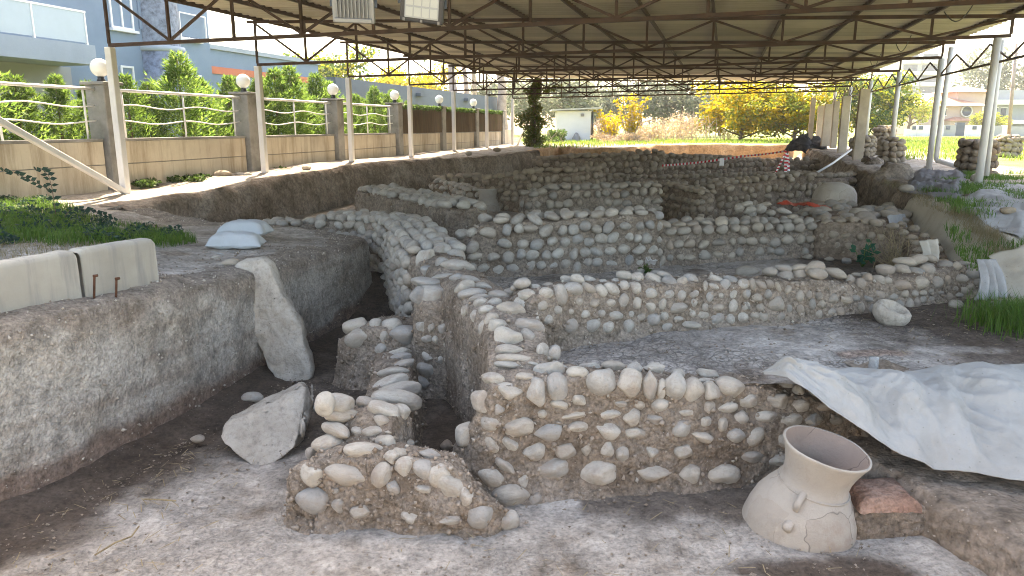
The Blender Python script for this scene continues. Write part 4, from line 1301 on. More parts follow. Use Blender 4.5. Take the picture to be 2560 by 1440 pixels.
def build_boundary():
    th = thing('boundary_wall', A(30, TW, 0), 'beige precast concrete boundary wall with grey pillars and white railings on the left', 'wall')
    ns = [SW0 + DW * k for k in range(-1, 7)]
    for k, s in enumerate(ns):
        zb = -0.3
        g = bevel_geo(box(A(s, TW, zb), 0.56, 0.5, 2.52 - zb, -PHI), 0.02, 1)
        p = part('pillar', *g, M['pillar'], th, smooth=False)
        g = bevel_geo(box(A(s, TW, 2.521), 0.7, 0.64, 0.07, -PHI), 0.012, 1)
        part('pillar_cap', *g, M['pillar'], p, smooth=False)
        if k == len(ns) - 1:
            break
        a, b = s + 0.29, s + DW - 0.29
        for j, (z0, z1) in enumerate(((-0.3, 0.615), (0.635, 1.18))):
            c = A((a + b) / 2, TW + 0.06 + 0.004 * j, z0)
            g = bevel_geo(box(c, 0.12, b - a, z1 - z0, -PHI), 0.008, 1)
            part('panel', *g, M['panel'], th, smooth=False)
        g = box(A((a + b) / 2, TW + 0.05, 0.6), 0.08, b - a, 0.05, -PHI)
        part('joint', *g, M['pillar'], th, smooth=False)
        g = bevel_geo(box(A((a + b) / 2, TW + 0.05, 1.181), 0.2, b - a, 0.07, -PHI), 0.01, 1)
        part('coping', *g, M['pillar'], th, smooth=False)
        if k <= 3:
            rl = part('handrail', *tube([A(a - 0.02, TW, 2.42), A(b + 0.02, TW, 2.42)], 0.04, 10), M['steelwhite'], th)
            for zz, ph in ((2.03, 0.0), (1.64, 1.1)):
                pts = []
                for q in range(25):
                    u = q / 24
                    pts.append(A(a + (b - a) * u, TW, zz + 0.045 * math.sin(u * 2 * math.pi * 2 + ph)))
                part('wavy_rail', *tube(pts, 0.018, 6), M['steelwhite'], rl)
            for u in (0.06, 0.5, 0.94):
                part('baluster', *tube([A(a + (b - a) * u, TW, 1.25), A(a + (b - a) * u, TW, 2.4)], 0.026, 8), M['steelwhite'], rl)
    # last bare stretch of old wall beyond
    s = ns[-1]
    g = box(A(s + 1.4, TW + 0.05, -0.2), 0.2, 2.2, 1.5, -PHI)
    part('end_wall', *g, M['panel'], th, smooth=False)
build_boundary()

def lamp(k, label):
    s = SW0 + DW * k
    th = thing('globe_lamp', A(s, TW, 2.592), label, 'lamp', 'globe lamps on the boundary wall')
    part('base', *lathe([(0.0, 2.592), (0.09, 2.592), (0.1, 2.63), (0.075, 2.67), (0.075, 2.72), (0.0, 2.72)], 16, Matrix.Translation(A(s, TW, 0))), M['black'], th)
    r = 0.215
    prof = [(r * math.sin(math.pi * i / 16), 2.71 + r - r * math.cos(math.pi * i / 16)) for i in range(17)]
    part('globe', *lathe(prof, 24, Matrix.Translation(A(s, TW, 0))), M['globe'], th)
for k, lb in enumerate(('white globe lamp on the nearest grey pillar', 'white globe lamp on the second grey pillar from the left', 'white globe lamp on the third grey pillar', 'white globe lamp where the railings meet the brown screen', 'white globe lamp above the joint of the first two brown screens', 'small farthest white globe lamp above the brown screens')):
    lamp(k, lb)

def screens():
    labs = ('brown reed screen with a green fringe nearest the railings', 'middle brown reed screen with a green fringe on the wall', 'farthest brown reed screen beside the ivy-clad pole')
    for i, k in enumerate((3, 4, 5)):
        a, b = SW0 + DW * k + 0.3, SW0 + DW * (k + 1) - 0.25
        r = random.Random(60 + i)
        th = thing('reed_screen', A((a + b) / 2, TW + 0.2, 1.2), labs[i], 'screen', 'reed screens on the boundary wall')
        V, Fc = [], []
        n = 170
        for q in range(n + 1):
            s = a + (b - a) * q / n
            dz = 0.05 * math.sin(q * 0.13 + i) + r.uniform(-0.03, 0.03)
            dt = 0.02 * math.cos(q * 2.1) + 0.03 * math.sin(q * 0.11)
            for z in (1.22, 1.6, 2.0, 2.42 + dz):
                V.append(A(s, TW + 0.2 + dt, z))
        part('reeds', V, grid_faces(n + 1, 4), M['reed'], th)
        V, Fc = [], []
        for q in range(900):
            s, t, z = r.uniform(a, b), TW + 0.2 + r.uniform(-0.06, 0.08), 2.42 + r.uniform(-0.1, 0.12)
            p = A(s, t, z)
            d = Vector((r.gauss(0, 1), r.gauss(0, 1), r.gauss(0, 0.7))).normalized() * 0.09
            e = d.cross(Vector((r.gauss(0, 1), r.gauss(0, 1), r.gauss(0, 1)))).normalized() * 0.03
            V += [p - d, p + e, p + d, p - e]
            Fc.append((4 * q, 4 * q + 1, 4 * q + 2, 4 * q + 3))
        part('green_fringe', V, Fc, M['greenleaf'], th)

def reedmat():
    m, nt, b = newmat('reed')
    co = coords(nt, 'world')
    mp = N(nt, 'ShaderNodeMapping')
    mp.inputs['Scale'].default_value = (22, 22, 0.5)
    nt.links.new(co, mp.inputs[0])
    n = noise_t(nt, mp.outputs[0], 2.0, 5, 0.7)
    n2 = noise_t(nt, co, 1.0, 4, 0.6)
    c = ramp(nt, n, [(0.3, (0.035, 0.022, 0.012)), (0.6, (0.11, 0.075, 0.04)), (0.8, (0.17, 0.12, 0.06))])
    c = mixc(nt, c, (0.05, 0.07, 0.02), ramp(nt, n2, [(0.55, g3(0)), (0.75, g3(0.6))]))
    nt.links.new(c, b.inputs['Base Color'])
    b.inputs['Roughness'].default_value = 0.9
    bump(nt, b, [(n, 0.02)], 0.8)
    return m
M['reed'] = reedmat()
screens()

# ================================================================ vegetation
def leaf_cloud(centers, n, size, r, aspect=0.55, droop=0.0):
    """leaf quads spread over clumps; centers: (pos, radius xyz)"""
    wts = [c[1].x * c[1].y * c[1].z for c in centers]
    V, Fc = [], []
    for i in range(n):
        c, rad = r.choices(centers, wts)[0]
        d = Vector((r.gauss(0, 1), r.gauss(0, 1), r.gauss(0, 1))).normalized() * (r.random() ** 0.45)
        p = c + Vector((d.x * rad.x, d.y * rad.y, d.z * rad.z))
        ax = Vector((r.gauss(0, 1), r.gauss(0, 1), r.gauss(0, 0.7) - droop)).normalized() * size * r.uniform(0.6, 1.3)
        e = ax.cross(Vector((r.gauss(0, 1), r.gauss(0, 1), r.gauss(0, 1)))).normalized() * ax.length * aspect
        k = len(V)
        V += [p - ax, p + e * 0.9, p + ax, p - e * 0.9]
        Fc.append((k, k + 1, k + 2, k + 3))
    return V, Fc

def branch_tree(base, h, spread, r, trunk_r, nb=7, lean=0.0, fork=0.35, low=0.12):
    """tapered trunk with limbs; returns geometry and limb tips"""
    base = Vector(base)
    top = base + Vector((lean, 0, h * 0.75))
    pts = [base + (top - base) * q / 6 + Vector((r.uniform(-1, 1), r.uniform(-1, 1), 0)) * 0.03 * h * (q > 0) for q in range(7)]
    geos = [tube(pts, [trunk_r * (1.15 - 0.13 * q) for q in range(7)], 8)]
    tips = []
    for b in range(nb):
        f = fork + (1 - fork) * b / nb
        i = min(5, int(f * 6))
        p0 = pts[i].lerp(pts[i + 1], f * 6 - i)
        an = 2.4 * b + r.uniform(-0.4, 0.4)
        L = spread * r.uniform(0.7, 1.05)
        d = Vector((math.cos(an) * L, math.sin(an) * L, h * r.uniform(low, 0.38)))
        bp = [p0 + d * q / 5 + Vector((r.uniform(-1, 1), r.uniform(-1, 1), r.uniform(-1, 1))) * 0.05 * L * (q > 0) for q in range(6)]
        rr = trunk_r * (1 - 0.6 * f) * 0.6
        geos.append(tube(bp, [rr * (1 - 0.16 * q) for q in range(6)], 6))
        tips += [bp[3], bp[4], bp[5]]
        for _ in range(2):
            d2 = Vector((r.gauss(0, 1), r.gauss(0, 1), r.uniform(0.1, 1))).normalized() * L * 0.5
            q0 = bp[r.randint(2, 4)]
            geos.append(tube([q0, q0 + d2 * 0.5 + Vector((0, 0, 0.04)), q0 + d2], [rr * 0.5, rr * 0.35, rr * 0.15], 5))
            tips.append(q0 + d2)
    tips.append(pts[-1])
    return merge(*geos), tips

def broad_tree(name, base, h, spread, label, leaf, n, size, seed, trunk_r=0.12, clump=0.5, group=None, bark='bark', nb=8, cat='tree', lean=0.0, flat=0.8, fork=0.35, low=0.12):
    r = random.Random(seed)
    g, tips = branch_tree(base, h, spread, r, trunk_r, nb, lean, fork, low)
    th = thing(name, base, label, cat, group)
    part('trunk', *g, M[bark], th)
    cs = [(t, Vector((clump, clump, clump * flat)) * r.uniform(0.7, 1.25)) for t in tips]
    mats = leaf if isinstance(leaf, (list, tuple)) else [leaf]
    if len(mats) == 1:
        part('crown', *leaf_cloud(cs, n, size, r), M[mats[0]], th)
    else:
        V, Fc = leaf_cloud(cs, n, size, r)
        mi = []
        for f in Fc:
            p = V[f[0]]
            v = noise.noise(p * (1.1 / max(clump, 0.3))) + 0.25 * r.uniform(-1, 1) + 0.25 * (p.z - base[2] - h * 0.6) / h
            mi.append(0 if v > -0.08 else 1)
        part('crown', V, Fc, [M[mats[0]], M[mats[1]]], th, mi=mi)
    return th

def conifer_mesh(seed, H=3.2, Rb=0.85):
    r = random.Random(seed)
    V, Fc = [], []
    nb = 165
    for b in range(nb):
        f = (b + r.random()) / nb
        z = H * (0.04 + 0.93 * f)
        rad = Rb * (1 - f) ** 0.85 * r.uniform(0.4, 1.35) + 0.06
        an = b * 2.399 + r.uniform(-0.4, 0.4)
        out = Vector((math.cos(an), math.sin(an), 0))
        tip = out * rad + Vector((0, 0, z + rad * r.uniform(0.35, 0.95)))
        root = out * rad * 0.1 + Vector((0, 0, z - rad * 0.05))
        side = out.cross(Vector((0, 0, 1))).normalized()
        nl = 40 if f < 0.85 else 22
        for q in range(nl):
            u = 0.25 + 0.75 * r.random() ** 0.8
            p = root.lerp(tip, u)
            w = 0.2 * (1.15 - u) + 0.04
            off = side * r.uniform(-1, 1) * w + Vector((0, 0, r.uniform(-0.6, 0.6) * w))
            p = p + off
            d = ((tip - root).normalized() + off.normalized() * 0.7 + Vector((r.gauss(0, .2), r.gauss(0, .2), r.gauss(0.15, .2)))).normalized() * r.uniform(0.08, 0.17)
            e = d.cross(Vector((r.gauss(0, 1), r.gauss(0, 1), r.gauss(0, 1)))).normalized() * r.uniform(0.014, 0.026)
            k = len(V)
            V += [p - e, p + e, p + d]
            Fc.append((k, k + 1, k + 2))
    crown = mesh('crown', V, Fc, M['conifer'])
    trunk = mesh('trunk', *tube([(0, 0, -0.2), (0.02, 0, H * 0.5), (0, 0.02, H * 0.96)], [0.07, 0.045, 0.012], 7), M['bark'])
    return crown, trunk

def hedge():
    vs = [conifer_mesh(s, 3.2, 1.25) for s in (1, 2, 3, 4)]
    r = random.Random(5)
    s, k, cnt = 13.3, 0, {}
    names = ['at the left edge of the view', 'rising behind the nearest pillar', 'behind the first railing', 'behind the second railing', 'behind the third railing', 'behind the railing next to the screen', 'above the brown screen']
    while s < 39:
        t = TW - 2.0 + r.uniform(-0.3, 0.15)
        H = r.uniform(0.8, 1.12) * (1.0 if s < 33 else 0.85)
        if s > 31: H = r.uniform(0.75, 0.95)
        p = A(s, t, zw(s))
        bay = min(4, max(0, int((s - SW0) // DW) + 1))
        cnt[bay] = cnt.get(bay, 0) + 1
        ht = 'tall' if H > 0.97 else 'shorter'
        zone = ['before the first globe lamp', 'between the first and second globe lamps', 'between the second and third globe lamps', 'between the third and fourth globe lamps', 'past the fourth globe lamp'][bay]
        nth = ['first', 'second', 'third', 'fourth', 'fifth', 'sixth', 'seventh', 'eighth', 'ninth'][cnt[bay] - 1]
        th = thing('cypress_hedge_tree', p, f'{ht} feathery green cypress, {nth} from the left {zone}', 'tree', 'cypress hedge behind the boundary wall')
        c, tk = vs[k % 4]
        rot = Matrix.Rotation(r.uniform(0, 6.28), 3, 'Z')
        wd = r.uniform(0.85, 1.12)
        inst('crown', c, th, p, rot, (H * wd, H * wd, H * 1.05))
        inst('trunk', tk, th, p, rot, (H, H, H * 1.05))
        k += 1
        s += r.uniform(0.85, 1.35)
hedge()
# ================================================================ buildings left
M['blue'] = simple('blue_grey_render', (0.20, 0.27, 0.36), 0.8, 0, 0.06, 0.6, 0.002, 'world', 0.2)
M['blue_pale'] = simple('pale_blue_render', (0.34, 0.39, 0.45), 0.8, 0, 0.06, 0.6, 0.002, 'world', 0.2)
M['slate'] = simple('slate_cladding', (0.20, 0.235, 0.30), 0.7, 0, 0.35, 5.0, 0.02, 'world', 0.3)
M['whitewall'] = simple('white_render', (0.70, 0.70, 0.72), 0.8, 0, 0.04, 0.6, 0.002, 'world', 0.2)
M['pinkwall'] = simple('pale_pink_render', (0.55, 0.43, 0.38), 0.8, 0, 0.05, 0.5, 0, 'world', 0.2)
M['rooftile'] = simple('clay_roof_tile', (0.42, 0.22, 0.15), 0.85, 0, 0.15, 2.0, 0.01, 'world', 0.2)
M['orange'] = simple('orange_render', (0.60, 0.20, 0.12), 0.8, 0, 0.05, 1.0, 0, 'world', 0.2)
M['glass'] = simple('window_glass', (0.06, 0.08, 0.10), 0.08, 0, 0.1, 0.6, 0, 'world', 0.6)
M['glassrail'] = simple('glass_balustrade', (0.40, 0.48, 0.54), 0.1, 0, 0.05, 0.5, 0, 'world', 0.6)
M['darkfascia'] = simple('dark_blue_fascia', (0.075, 0.10, 0.14), 0.6, 0, 0.08, 0.5, 0, 'world', 0.3)
M['grey'] = simple('grey_render', (0.33, 0.35, 0.37), 0.8, 0, 0.06, 0.5, 0, 'world', 0.2)

def abox(s0, s1, t0, t1, z0, z1):
    """box aligned with the shelter axes"""
    return box(A((s0 + s1) / 2, (t0 + t1) / 2, z0), abs(t1 - t0), abs(s1 - s0), z1 - z0, -PHI)

TF = -21.0          # facade plane of the blue house

def fac(x, y, t=TF):
    p = UT(x, y, t)
    return ST(p)[0], p.z

def window(parent, s0, s1, z0, z1, t, mull=True, sill=True, label=None):
    w = part('window', *abox(s0, s1, t - 0.1, t - 0.02, z0, z1), M['glass'], parent, smooth=False, label=label)
    f = 0.07
    geo = merge(abox(s0, s1, t - 0.03, t + 0.05, z1 - f, z1), abox(s0, s1, t - 0.03, t + 0.05, z0, z0 + f), abox(s0, s0 + f, t - 0.031, t + 0.049, z0 + f, z1 - f), abox(s1 - f, s1, t - 0.031, t + 0.049, z0 + f, z1 - f))
    if mull:
        m = (s0 + s1) / 2
        geo = merge(geo, abox(m - f / 2, m + f / 2, t - 0.029, t + 0.047, z0 + f, z1 - f))
    part('frame', *geo, M['steelwhite'], w, smooth=False)
    if sill:
        part('sill', *abox(s0 - 0.1, s1 + 0.1, t - 0.02, t + 0.16, z0 - 0.1, z0 - 0.01), M['whitewall'], w, smooth=False)

def blue_house():
    th = thing('blue_house', A(18, -26, 0), 'two-storey blue-grey house with a slate-clad round column behind the hedge', 'house')
    sR = fac(520, 60)[0]
    part('wall', *abox(2, sR, TF - 9, TF, -0.2, 9.0), M['blue'], th, smooth=False)
    part('recess_panel', *abox(fac(340, 0)[0], fac(505, 0)[0], TF, TF + 0.06, 5.05, 8.9), M['blue'], th, smooth=False)
    sW = fac(700, 150)[0]
    part('wing', *abox(sR, sW + 4, TF - 7, TF - 0.25, -0.2, 4.75), M['blue'], th, smooth=False)
    part('wing_parapet', *abox(sR, sW + 4.1, TF - 7.1, TF - 0.15, 4.76, 4.95), M['blue_pale'], th, smooth=False)
    part('orange_band', *abox(fac(528, 170)[0], sW + 3, TF - 0.25, TF - 0.2, 3.75, 4.05), M['orange'], th, smooth=False, label='orange band along the low wing')
    # round slate column in two widths
    sc = fac(392, 60)[0]
    part('round_column', *lathe([(0.85, 4.3), (0.85, 9.0)], 28, Matrix.Translation(A(sc, TF - 0.1, 0))), M['slate'], th)
    part('round_column', *lathe([(0.0, 4.3), (1.05, 4.28), (1.05, 0.0)], 28, Matrix.Translation(A(sc + 0.1, TF - 0.1, 0))), M['slate'], th)
    part('column_ring', *lathe([(0.86, 4.28), (1.0, 4.3), (1.0, 4.5), (0.86, 4.52)], 28, Matrix.Translation(A(sc, TF - 0.1, 0))), M['blue_pale'], th)
    for (x0, y0, x1, y1, ml) in ((272, -40, 328, 72, True), (442, -30, 490, 98, True), (455, 186, 505, 262, True), (303, 165, 335, 225, False)):
        s0, za = fac(x0, (y0 + y1) / 2)
        s1, _ = fac(x1, (y0 + y1) / 2)
        xm = (x0 + x1) / 2
        window(th, s0, s1, fac(xm, y1)[1], fac(xm, y0)[1], TF, ml)
    # balcony at the left
    sb = fac(240, 100)[0]
    tb = TF + 1.6
    s_end = ST(UT(235, 90, tb))[0]
    z0 = UT(0, 102, tb).z
    slab = part('balcony', *abox(4, s_end, TF, tb, 3.45, 4.05), M['blue_pale'], th, smooth=False)
    part('glass_rail', *abox(4, s_end - 0.25, tb - 0.08, tb - 0.05, 4.1, 5.0), M['glassrail'], slab, smooth=False)
    part('top_rail', *bar(A(4, tb - 0.06, 5.03), A(s_end - 0.2, tb - 0.06, 5.03), 0.06), M['steelwhite'], slab, smooth=False)
    for q in range(6):
        s = s_end - 0.25 - q * 1.9
        part('rail_post', *bar(A(s, tb - 0.06, 4.05), A(s, tb - 0.06, 5.0), 0.06), M['steelwhite'], slab, smooth=False)
    # shaded ground-floor wall below the balcony, with a long opening
    part('ground_wall', *abox(4, s_end + 0.4, TF, TF + 0.12, 0, 3.44), M['grey'], th, smooth=False)
    window(th, s_end - 7.5, s_end - 4.5, 0.9, 2.7, TF + 0.13)
    # railing before the right-hand upper window
    s0, s1 = fac(436, 60)[0], fac(500, 60)[0]
    part('window_rail', *merge(bar(A(s0, TF + 0.25, 5.9), A(s1, TF + 0.25, 5.9), 0.05), bar(A(s0, TF + 0.25, 4.9), A(s0, TF + 0.25, 5.9), 0.05), bar(A(s1, TF + 0.25, 4.9), A(s1, TF + 0.25, 5.9), 0.05)), M['steelwhite'], th, smooth=False)
blue_house()

def dark_building():
    th = thing('flat_roofed_building', A(55, -24, 0), 'low dark blue flat-roofed building behind the brown screens', 'building')
    t = -20.5
    s0, s1 = fac(1008, 230, t)[0], fac(1262, 268, t)[0]
    part('wall', *abox(s0 + 1.0, s1 - 1, t - 8, t - 1.2, -0.2, 2.9), M['grey'], th, smooth=False)
    part('roof_fascia', *abox(s0 - 9, s1, t - 9, t, 2.95, 4.15), M['darkfascia'], th, smooth=False)
    for x in (1040, 1160):
        s = fac(x, 240, t)[0]
        l = part('wall_light', *abox(s, s + 0.9, t, t + 0.35, 3.55, 3.75), M['darkfascia'], th, smooth=False)
    for q in range(5):
        s = s0 + 3 + q * 3.5
        window(th, s, s + 2.2, 0.5, 2.5, t - 1.2, True, False)
dark_building()

# ================================================================ shed, far meadow plants and trees
def shed():
    c0, c1 = U(1392, 352, 0.3), U(1480, 354, 0.3)
    Y = 62.0
    a, b = UD(1392, 300, Y), UD(1477, 300, Y)
    z0, z1 = 0.3, UD(1430, 278, Y).z
    th = thing('utility_shed', ((a.x + b.x) / 2, Y, z0), 'small white shed with a thin flat roof at the edge of the meadow', 'shed')
    w = b.x - a.x
    part('wall', *box(((a.x + b.x) / 2, Y + 1.2, z0 - 0.1), w, 2.4, z1 - z0 + 0.1), M['whitewall'], th, smooth=False)
    zr = z1
    V = [Vector((a.x - 0.45, Y - 0.5, zr + 0.02)), Vector((b.x + 0.9, Y - 0.5, zr + 0.2)), Vector((b.x + 0.9, Y + 2.8, zr + 0.2)), Vector((a.x - 0.45, Y + 2.8, zr + 0.02))]
    V += [v + Vector((0, 0, 0.12)) for v in V]
    part('roof', V, [(3, 2, 1, 0), (4, 5, 6, 7), (0, 1, 5, 4), (1, 2, 6, 5), (2, 3, 7, 6), (3, 0, 4, 7)], M['concrete'], th, smooth=False)
    part('drain_pipe', *tube([(b.x + 0.12, Y - 0.05, z0), (b.x + 0.12, Y - 0.05, z1)], 0.07, 8), M['black'], th)
    lp = UD(1456, 291, Y - 0.12)
    part('bulkhead_lamp', *bevel_geo(box(lp, 0.28, 0.2, 0.22), 0.05, 1), M['greymetal'], th, smooth=False)
    mh = U(1441, 352, 0.3)
    part('electric_stub', *lathe([(0.34, z0), (0.34, z0 + 0.3), (0.12, z0 + 0.7), (0.0, z0 + 0.75)], 10, Matrix.Translation((UD(1441, 350, Y - 0.4).x, Y - 0.4, 0))), M['greymetal'], th)
shed()

def far_plants():
    r = random.Random(77)
    # ivy-clad pole at the end of the wall
    p = UD(1333, 360, 46.0)
    base = Vector((p.x, 46.0, 0.3))
    th = thing('ivy_clad_pole', base, 'tall wooden pole thickly covered in ivy at the far end of the wall', 'ivy')
    top = UD(1333, 208, 46).z
    part('pole', *tube([base, Vector((base.x + 0.05, 46, top))], [0.16, 0.11], 8), M['bark'], th)
    cs = [(Vector((base.x + r.gauss(0, 0.12), 46 + r.gauss(0, 0.2), 0.3 + (top - 0.3) * q / 16)), Vector((0.62 - 0.018 * q + 0.12 * math.sin(q), 0.55, 0.34))) for q in range(17)]
    cs += [(Vector((base.x - 0.75, 46, 1.9)), Vector((0.45, 0.4, 0.5))), (Vector((base.x + 0.8, 45.8, top - 0.4)), Vector((0.6, 0.3, 0.2))), (Vector((base.x + 1.3, 45.8, top - 0.2)), Vector((0.5, 0.3, 0.15)))]
    part('ivy', *leaf_cloud(cs, 5200, 0.085, r, 0.7), M['ivy'], th)
    # big autumn fig trees on the right
    broad_tree('fig_tree', (UD(1850, 352, 64).x, 64, 0.3), 4.6, 3.4, 'wide bright yellow fig tree on the meadow left of the plank posts', ['yellowleaf', 'mixleaf'], 7500, 0.19, 91, 0.13, 1.05, nb=16, cat='tree', fork=0.06, low=-0.02)
    broad_tree('fig_tree', (UD(1985, 352, 60).x, 60, 0.3), 4.2, 2.9, 'dense green and yellow fig tree right beside the plank posts', ['mixleaf', 'yellowleaf'], 8500, 0.18, 92, 0.13, 1.0, nb=16, cat='tree', fork=0.06, low=-0.02)
    broad_tree('fig_tree', (UD(2150, 352, 66).x, 66, 0.3), 5.6, 3.2, 'tall green and yellow tree behind the gabion bases', ['mixleaf', 'greenleaf'], 9000, 0.18, 93, 0.15, 1.1, nb=15, cat='tree', fork=0.1, low=0.0)
    # multi-stemmed bush with few yellow leaves
    for (x, Y, h, lab, n) in ((1575, 60, 3.9, 'sparse multi-stemmed bush with a few yellow leaves right of the shed', 900), (1530, 63, 2.6, 'small yellow-leaved shrub close to the shed wall', 700)):
        base = Vector((UD(x, 350, Y).x, Y, 0.3))
        th = thing('fig_shrub', base, lab, 'shrub')
        geos, tips = [], []
        for q in range(13):
            an = r.uniform(0, 6.28)
            d = Vector((math.cos(an) * r.uniform(0.3, 1.5), math.sin(an) * 0.8, h * r.uniform(0.65, 1.05)))
            pts = [base + d * (j / 5) + Vector((math.cos(an), 0, 0)) * 0.12 * math.sin(j) for j in range(6)]
            geos.append(tube(pts, [0.07 - 0.011 * j for j in range(6)], 6))
            tips += pts[2:]
        part('stems', *merge(*geos), M['bark_pale'], th)
        part('leaves', *leaf_cloud([(t, Vector((0.35, 0.35, 0.3))) for t in tips], n, 0.13, r), M['yellowleaf'], th)
    # dry brush heaps
    for i, (x, Y, w, h, lab) in enumerate(((1560, 58, 2.6, 0.7, 'heap of cut branches under the sparse bush'), (1690, 62, 4.0, 2.0, 'pinkish dry bramble thicket left of the yellow tree'), (1760, 66, 3.2, 2.6, 'dry straw-coloured thicket just left of the yellow tree'), (1500, 66, 1.6, 2.2, 'dry bush in the gap right of the shed'), (1385, 56, 1.0, 1.0, 'small green bush at the left corner of the shed'), (1640, 70, 4.0, 2.4, 'pale dry scrub behind the sparse bush'))):
        base = Vector((UD(x, 350, Y).x, Y, 0.3))
        th = thing('dry_bush', base, lab, 'bush', 'dry scrub on the far meadow')
        cs = [(base + Vector((r.uniform(-w, w) * 0.8, r.uniform(-1, 1), h * r.uniform(0.15, 0.75))), Vector((w * 0.35, 0.8, h * 0.3))) for _ in range(9)]
        part('foliage', *leaf_cloud(cs, 2200, 0.12, r, 0.3), M['greenleaf' if i == 4 else 'dryleaf'], th)
        geos = []
        for q in range(26):
            a = base + Vector((r.uniform(-w, w) * 0.8, r.uniform(-.8, .8), 0))
            b = a + Vector((r.gauss(0, 0.5), r.gauss(0, 0.4), h * r.uniform(0.6, 1.15)))
            geos.append(tube([a, a.lerp(b, 0.5) + Vector((r.gauss(0, .1), 0, 0)), b], [0.03, 0.02, 0.008], 4, False))
        part('twigs', *merge(*geos), M['bark_pale'], th)
    # grey-green trees closing the view
    labs = ['grey olive tree behind the shed roof', 'pale olive tree above the shed', 'grey olive tree behind the sparse bush', 'tall grey-green tree left of the yellow tree', 'grey-green tree behind the yellow fig tree', 'distant olive tree behind the ivy-clad pole', 'distant pale tree behind the low dark building']
    for i, (x, Y, h, sp) in enumerate(((1420, 92, 6.4, 4.0), (1480, 100, 7.0, 4.2), (1600, 96, 6.6, 4.4), (1700, 92, 6.6, 4.6), (1800, 104, 7.4, 5.0), (1345, 98, 6.4, 4.2), (1240, 110, 7.5, 4.5))):
        broad_tree('olive_tree', (UD(x, 340, Y).x, Y, 0.2), h, sp, labs[i], 'olive', 2600, 0.30, 120 + i, 0.22, 1.7, 'grey trees behind the meadow', nb=8)
    # yellow trees and pale trunks behind the low dark building
    for i, (x, Y, h, sp, leaf, lab) in enumerate(((1010, 78, 7.2, 3.0, ['yellowleaf', 'mixleaf'], 'bright yellow tree above the dark flat roof'), (1075, 84, 7.4, 3.0, ['yellowleaf', 'mixleaf'], 'second yellow tree above the dark flat roof nearer the pale trunks'), (835, 56, 6.8, 3.0, ['mixleaf', 'greenleaf'], 'yellow-green tree rising behind the hedge near the low blue wing'), (745, 62, 6.6, 3.0, ['mixleaf', 'olive'], 'loose pale green tree above the end of the blue wing'), (930, 70, 6.2, 2.6, ['mixleaf', 'yellowleaf'], 'thin-leaved tree left of the yellow trees'))):
        broad_tree('garden_tree', (UD(x, 330, Y).x, Y, 0.0), h, sp, lab, leaf, 3800, 0.2, 140 + i, 0.16, 1.15, nb=9)
    for i, (x0, x1, Y, lab) in enumerate(((1136, 1128, 74, 'thick pale eucalyptus trunk nearest the yellow trees'), (1172, 1160, 76, 'slanting pale eucalyptus trunk in the middle'), (1192, 1182, 80, 'thin pale eucalyptus trunk'), (1258, 1250, 70, 'reddish pale trunk nearest the ivy-clad pole'))):
        a, b = UD(x0, 320, Y), UD(x1, 150, Y)
        a.z = 0
        th = thing('eucalyptus_tree', a, lab, 'tree', 'bare pale trunks behind the dark building')
        pts = [a + (b - a) * q / 6 + Vector((r.gauss(0, 0.06), 0, 0)) for q in range(7)]
        part('trunk', *tube(pts, [0.55 - 0.04 * q for q in range(7)] if i in (0, 3) else [0.36 - 0.03 * q for q in range(7)], 9), M['bark_pale'], th)
        part('crown', *leaf_cloud([(b + Vector((r.gauss(0, 1.2), r.gauss(0, 1), r.uniform(0.5, 3))), Vector((1.1, 1.1, 0.9))) for _ in range(7)], 1400, 0.22, r, 0.3), M['greenleaf'], th)
far_plants()

# ================================================================ right: houses, tower, boundary
def quad_roof(x0, x1, y0, y1, z0, z1, over=0.5):
    cx, cy = (x0 + x1) / 2, (y0 + y1) / 2
    V = [Vector((x0 - over, y0 - over, z0)), Vector((x1 + over, y0 - over, z0)), Vector((x1 + over, y1 + over, z0)), Vector((x0 - over, y1 + over, z0)), Vector((cx - (x1 - x0) * 0.12, cy, z1)), Vector((cx + (x1 - x0) * 0.12, cy, z1))]
    return V, [(0, 1, 5, 4), (1, 2, 5), (2, 3, 4, 5), (3, 0, 4), (3, 2, 1, 0)]

def fwin(parent, px0, py0, px1, py1, Y, mat='glass', name='window'):
    a, b = UD(px0, py1, Y), UD(px1, py0, Y)
    w = part(name, *box(((a.x + b.x) / 2, Y, a.z), b.x - a.x, 0.12, b.z - a.z), M[mat], parent, smooth=False)
    part('frame', *merge(box(((a.x + b.x) / 2, Y - 0.03, a.z - 0.12), b.x - a.x + 0.3, 0.16, 0.12), box(((a.x + b.x) / 2, Y - 0.03, b.z), b.x - a.x + 0.3, 0.16, 0.12)), M['whitewall'], w, smooth=False)
    return w

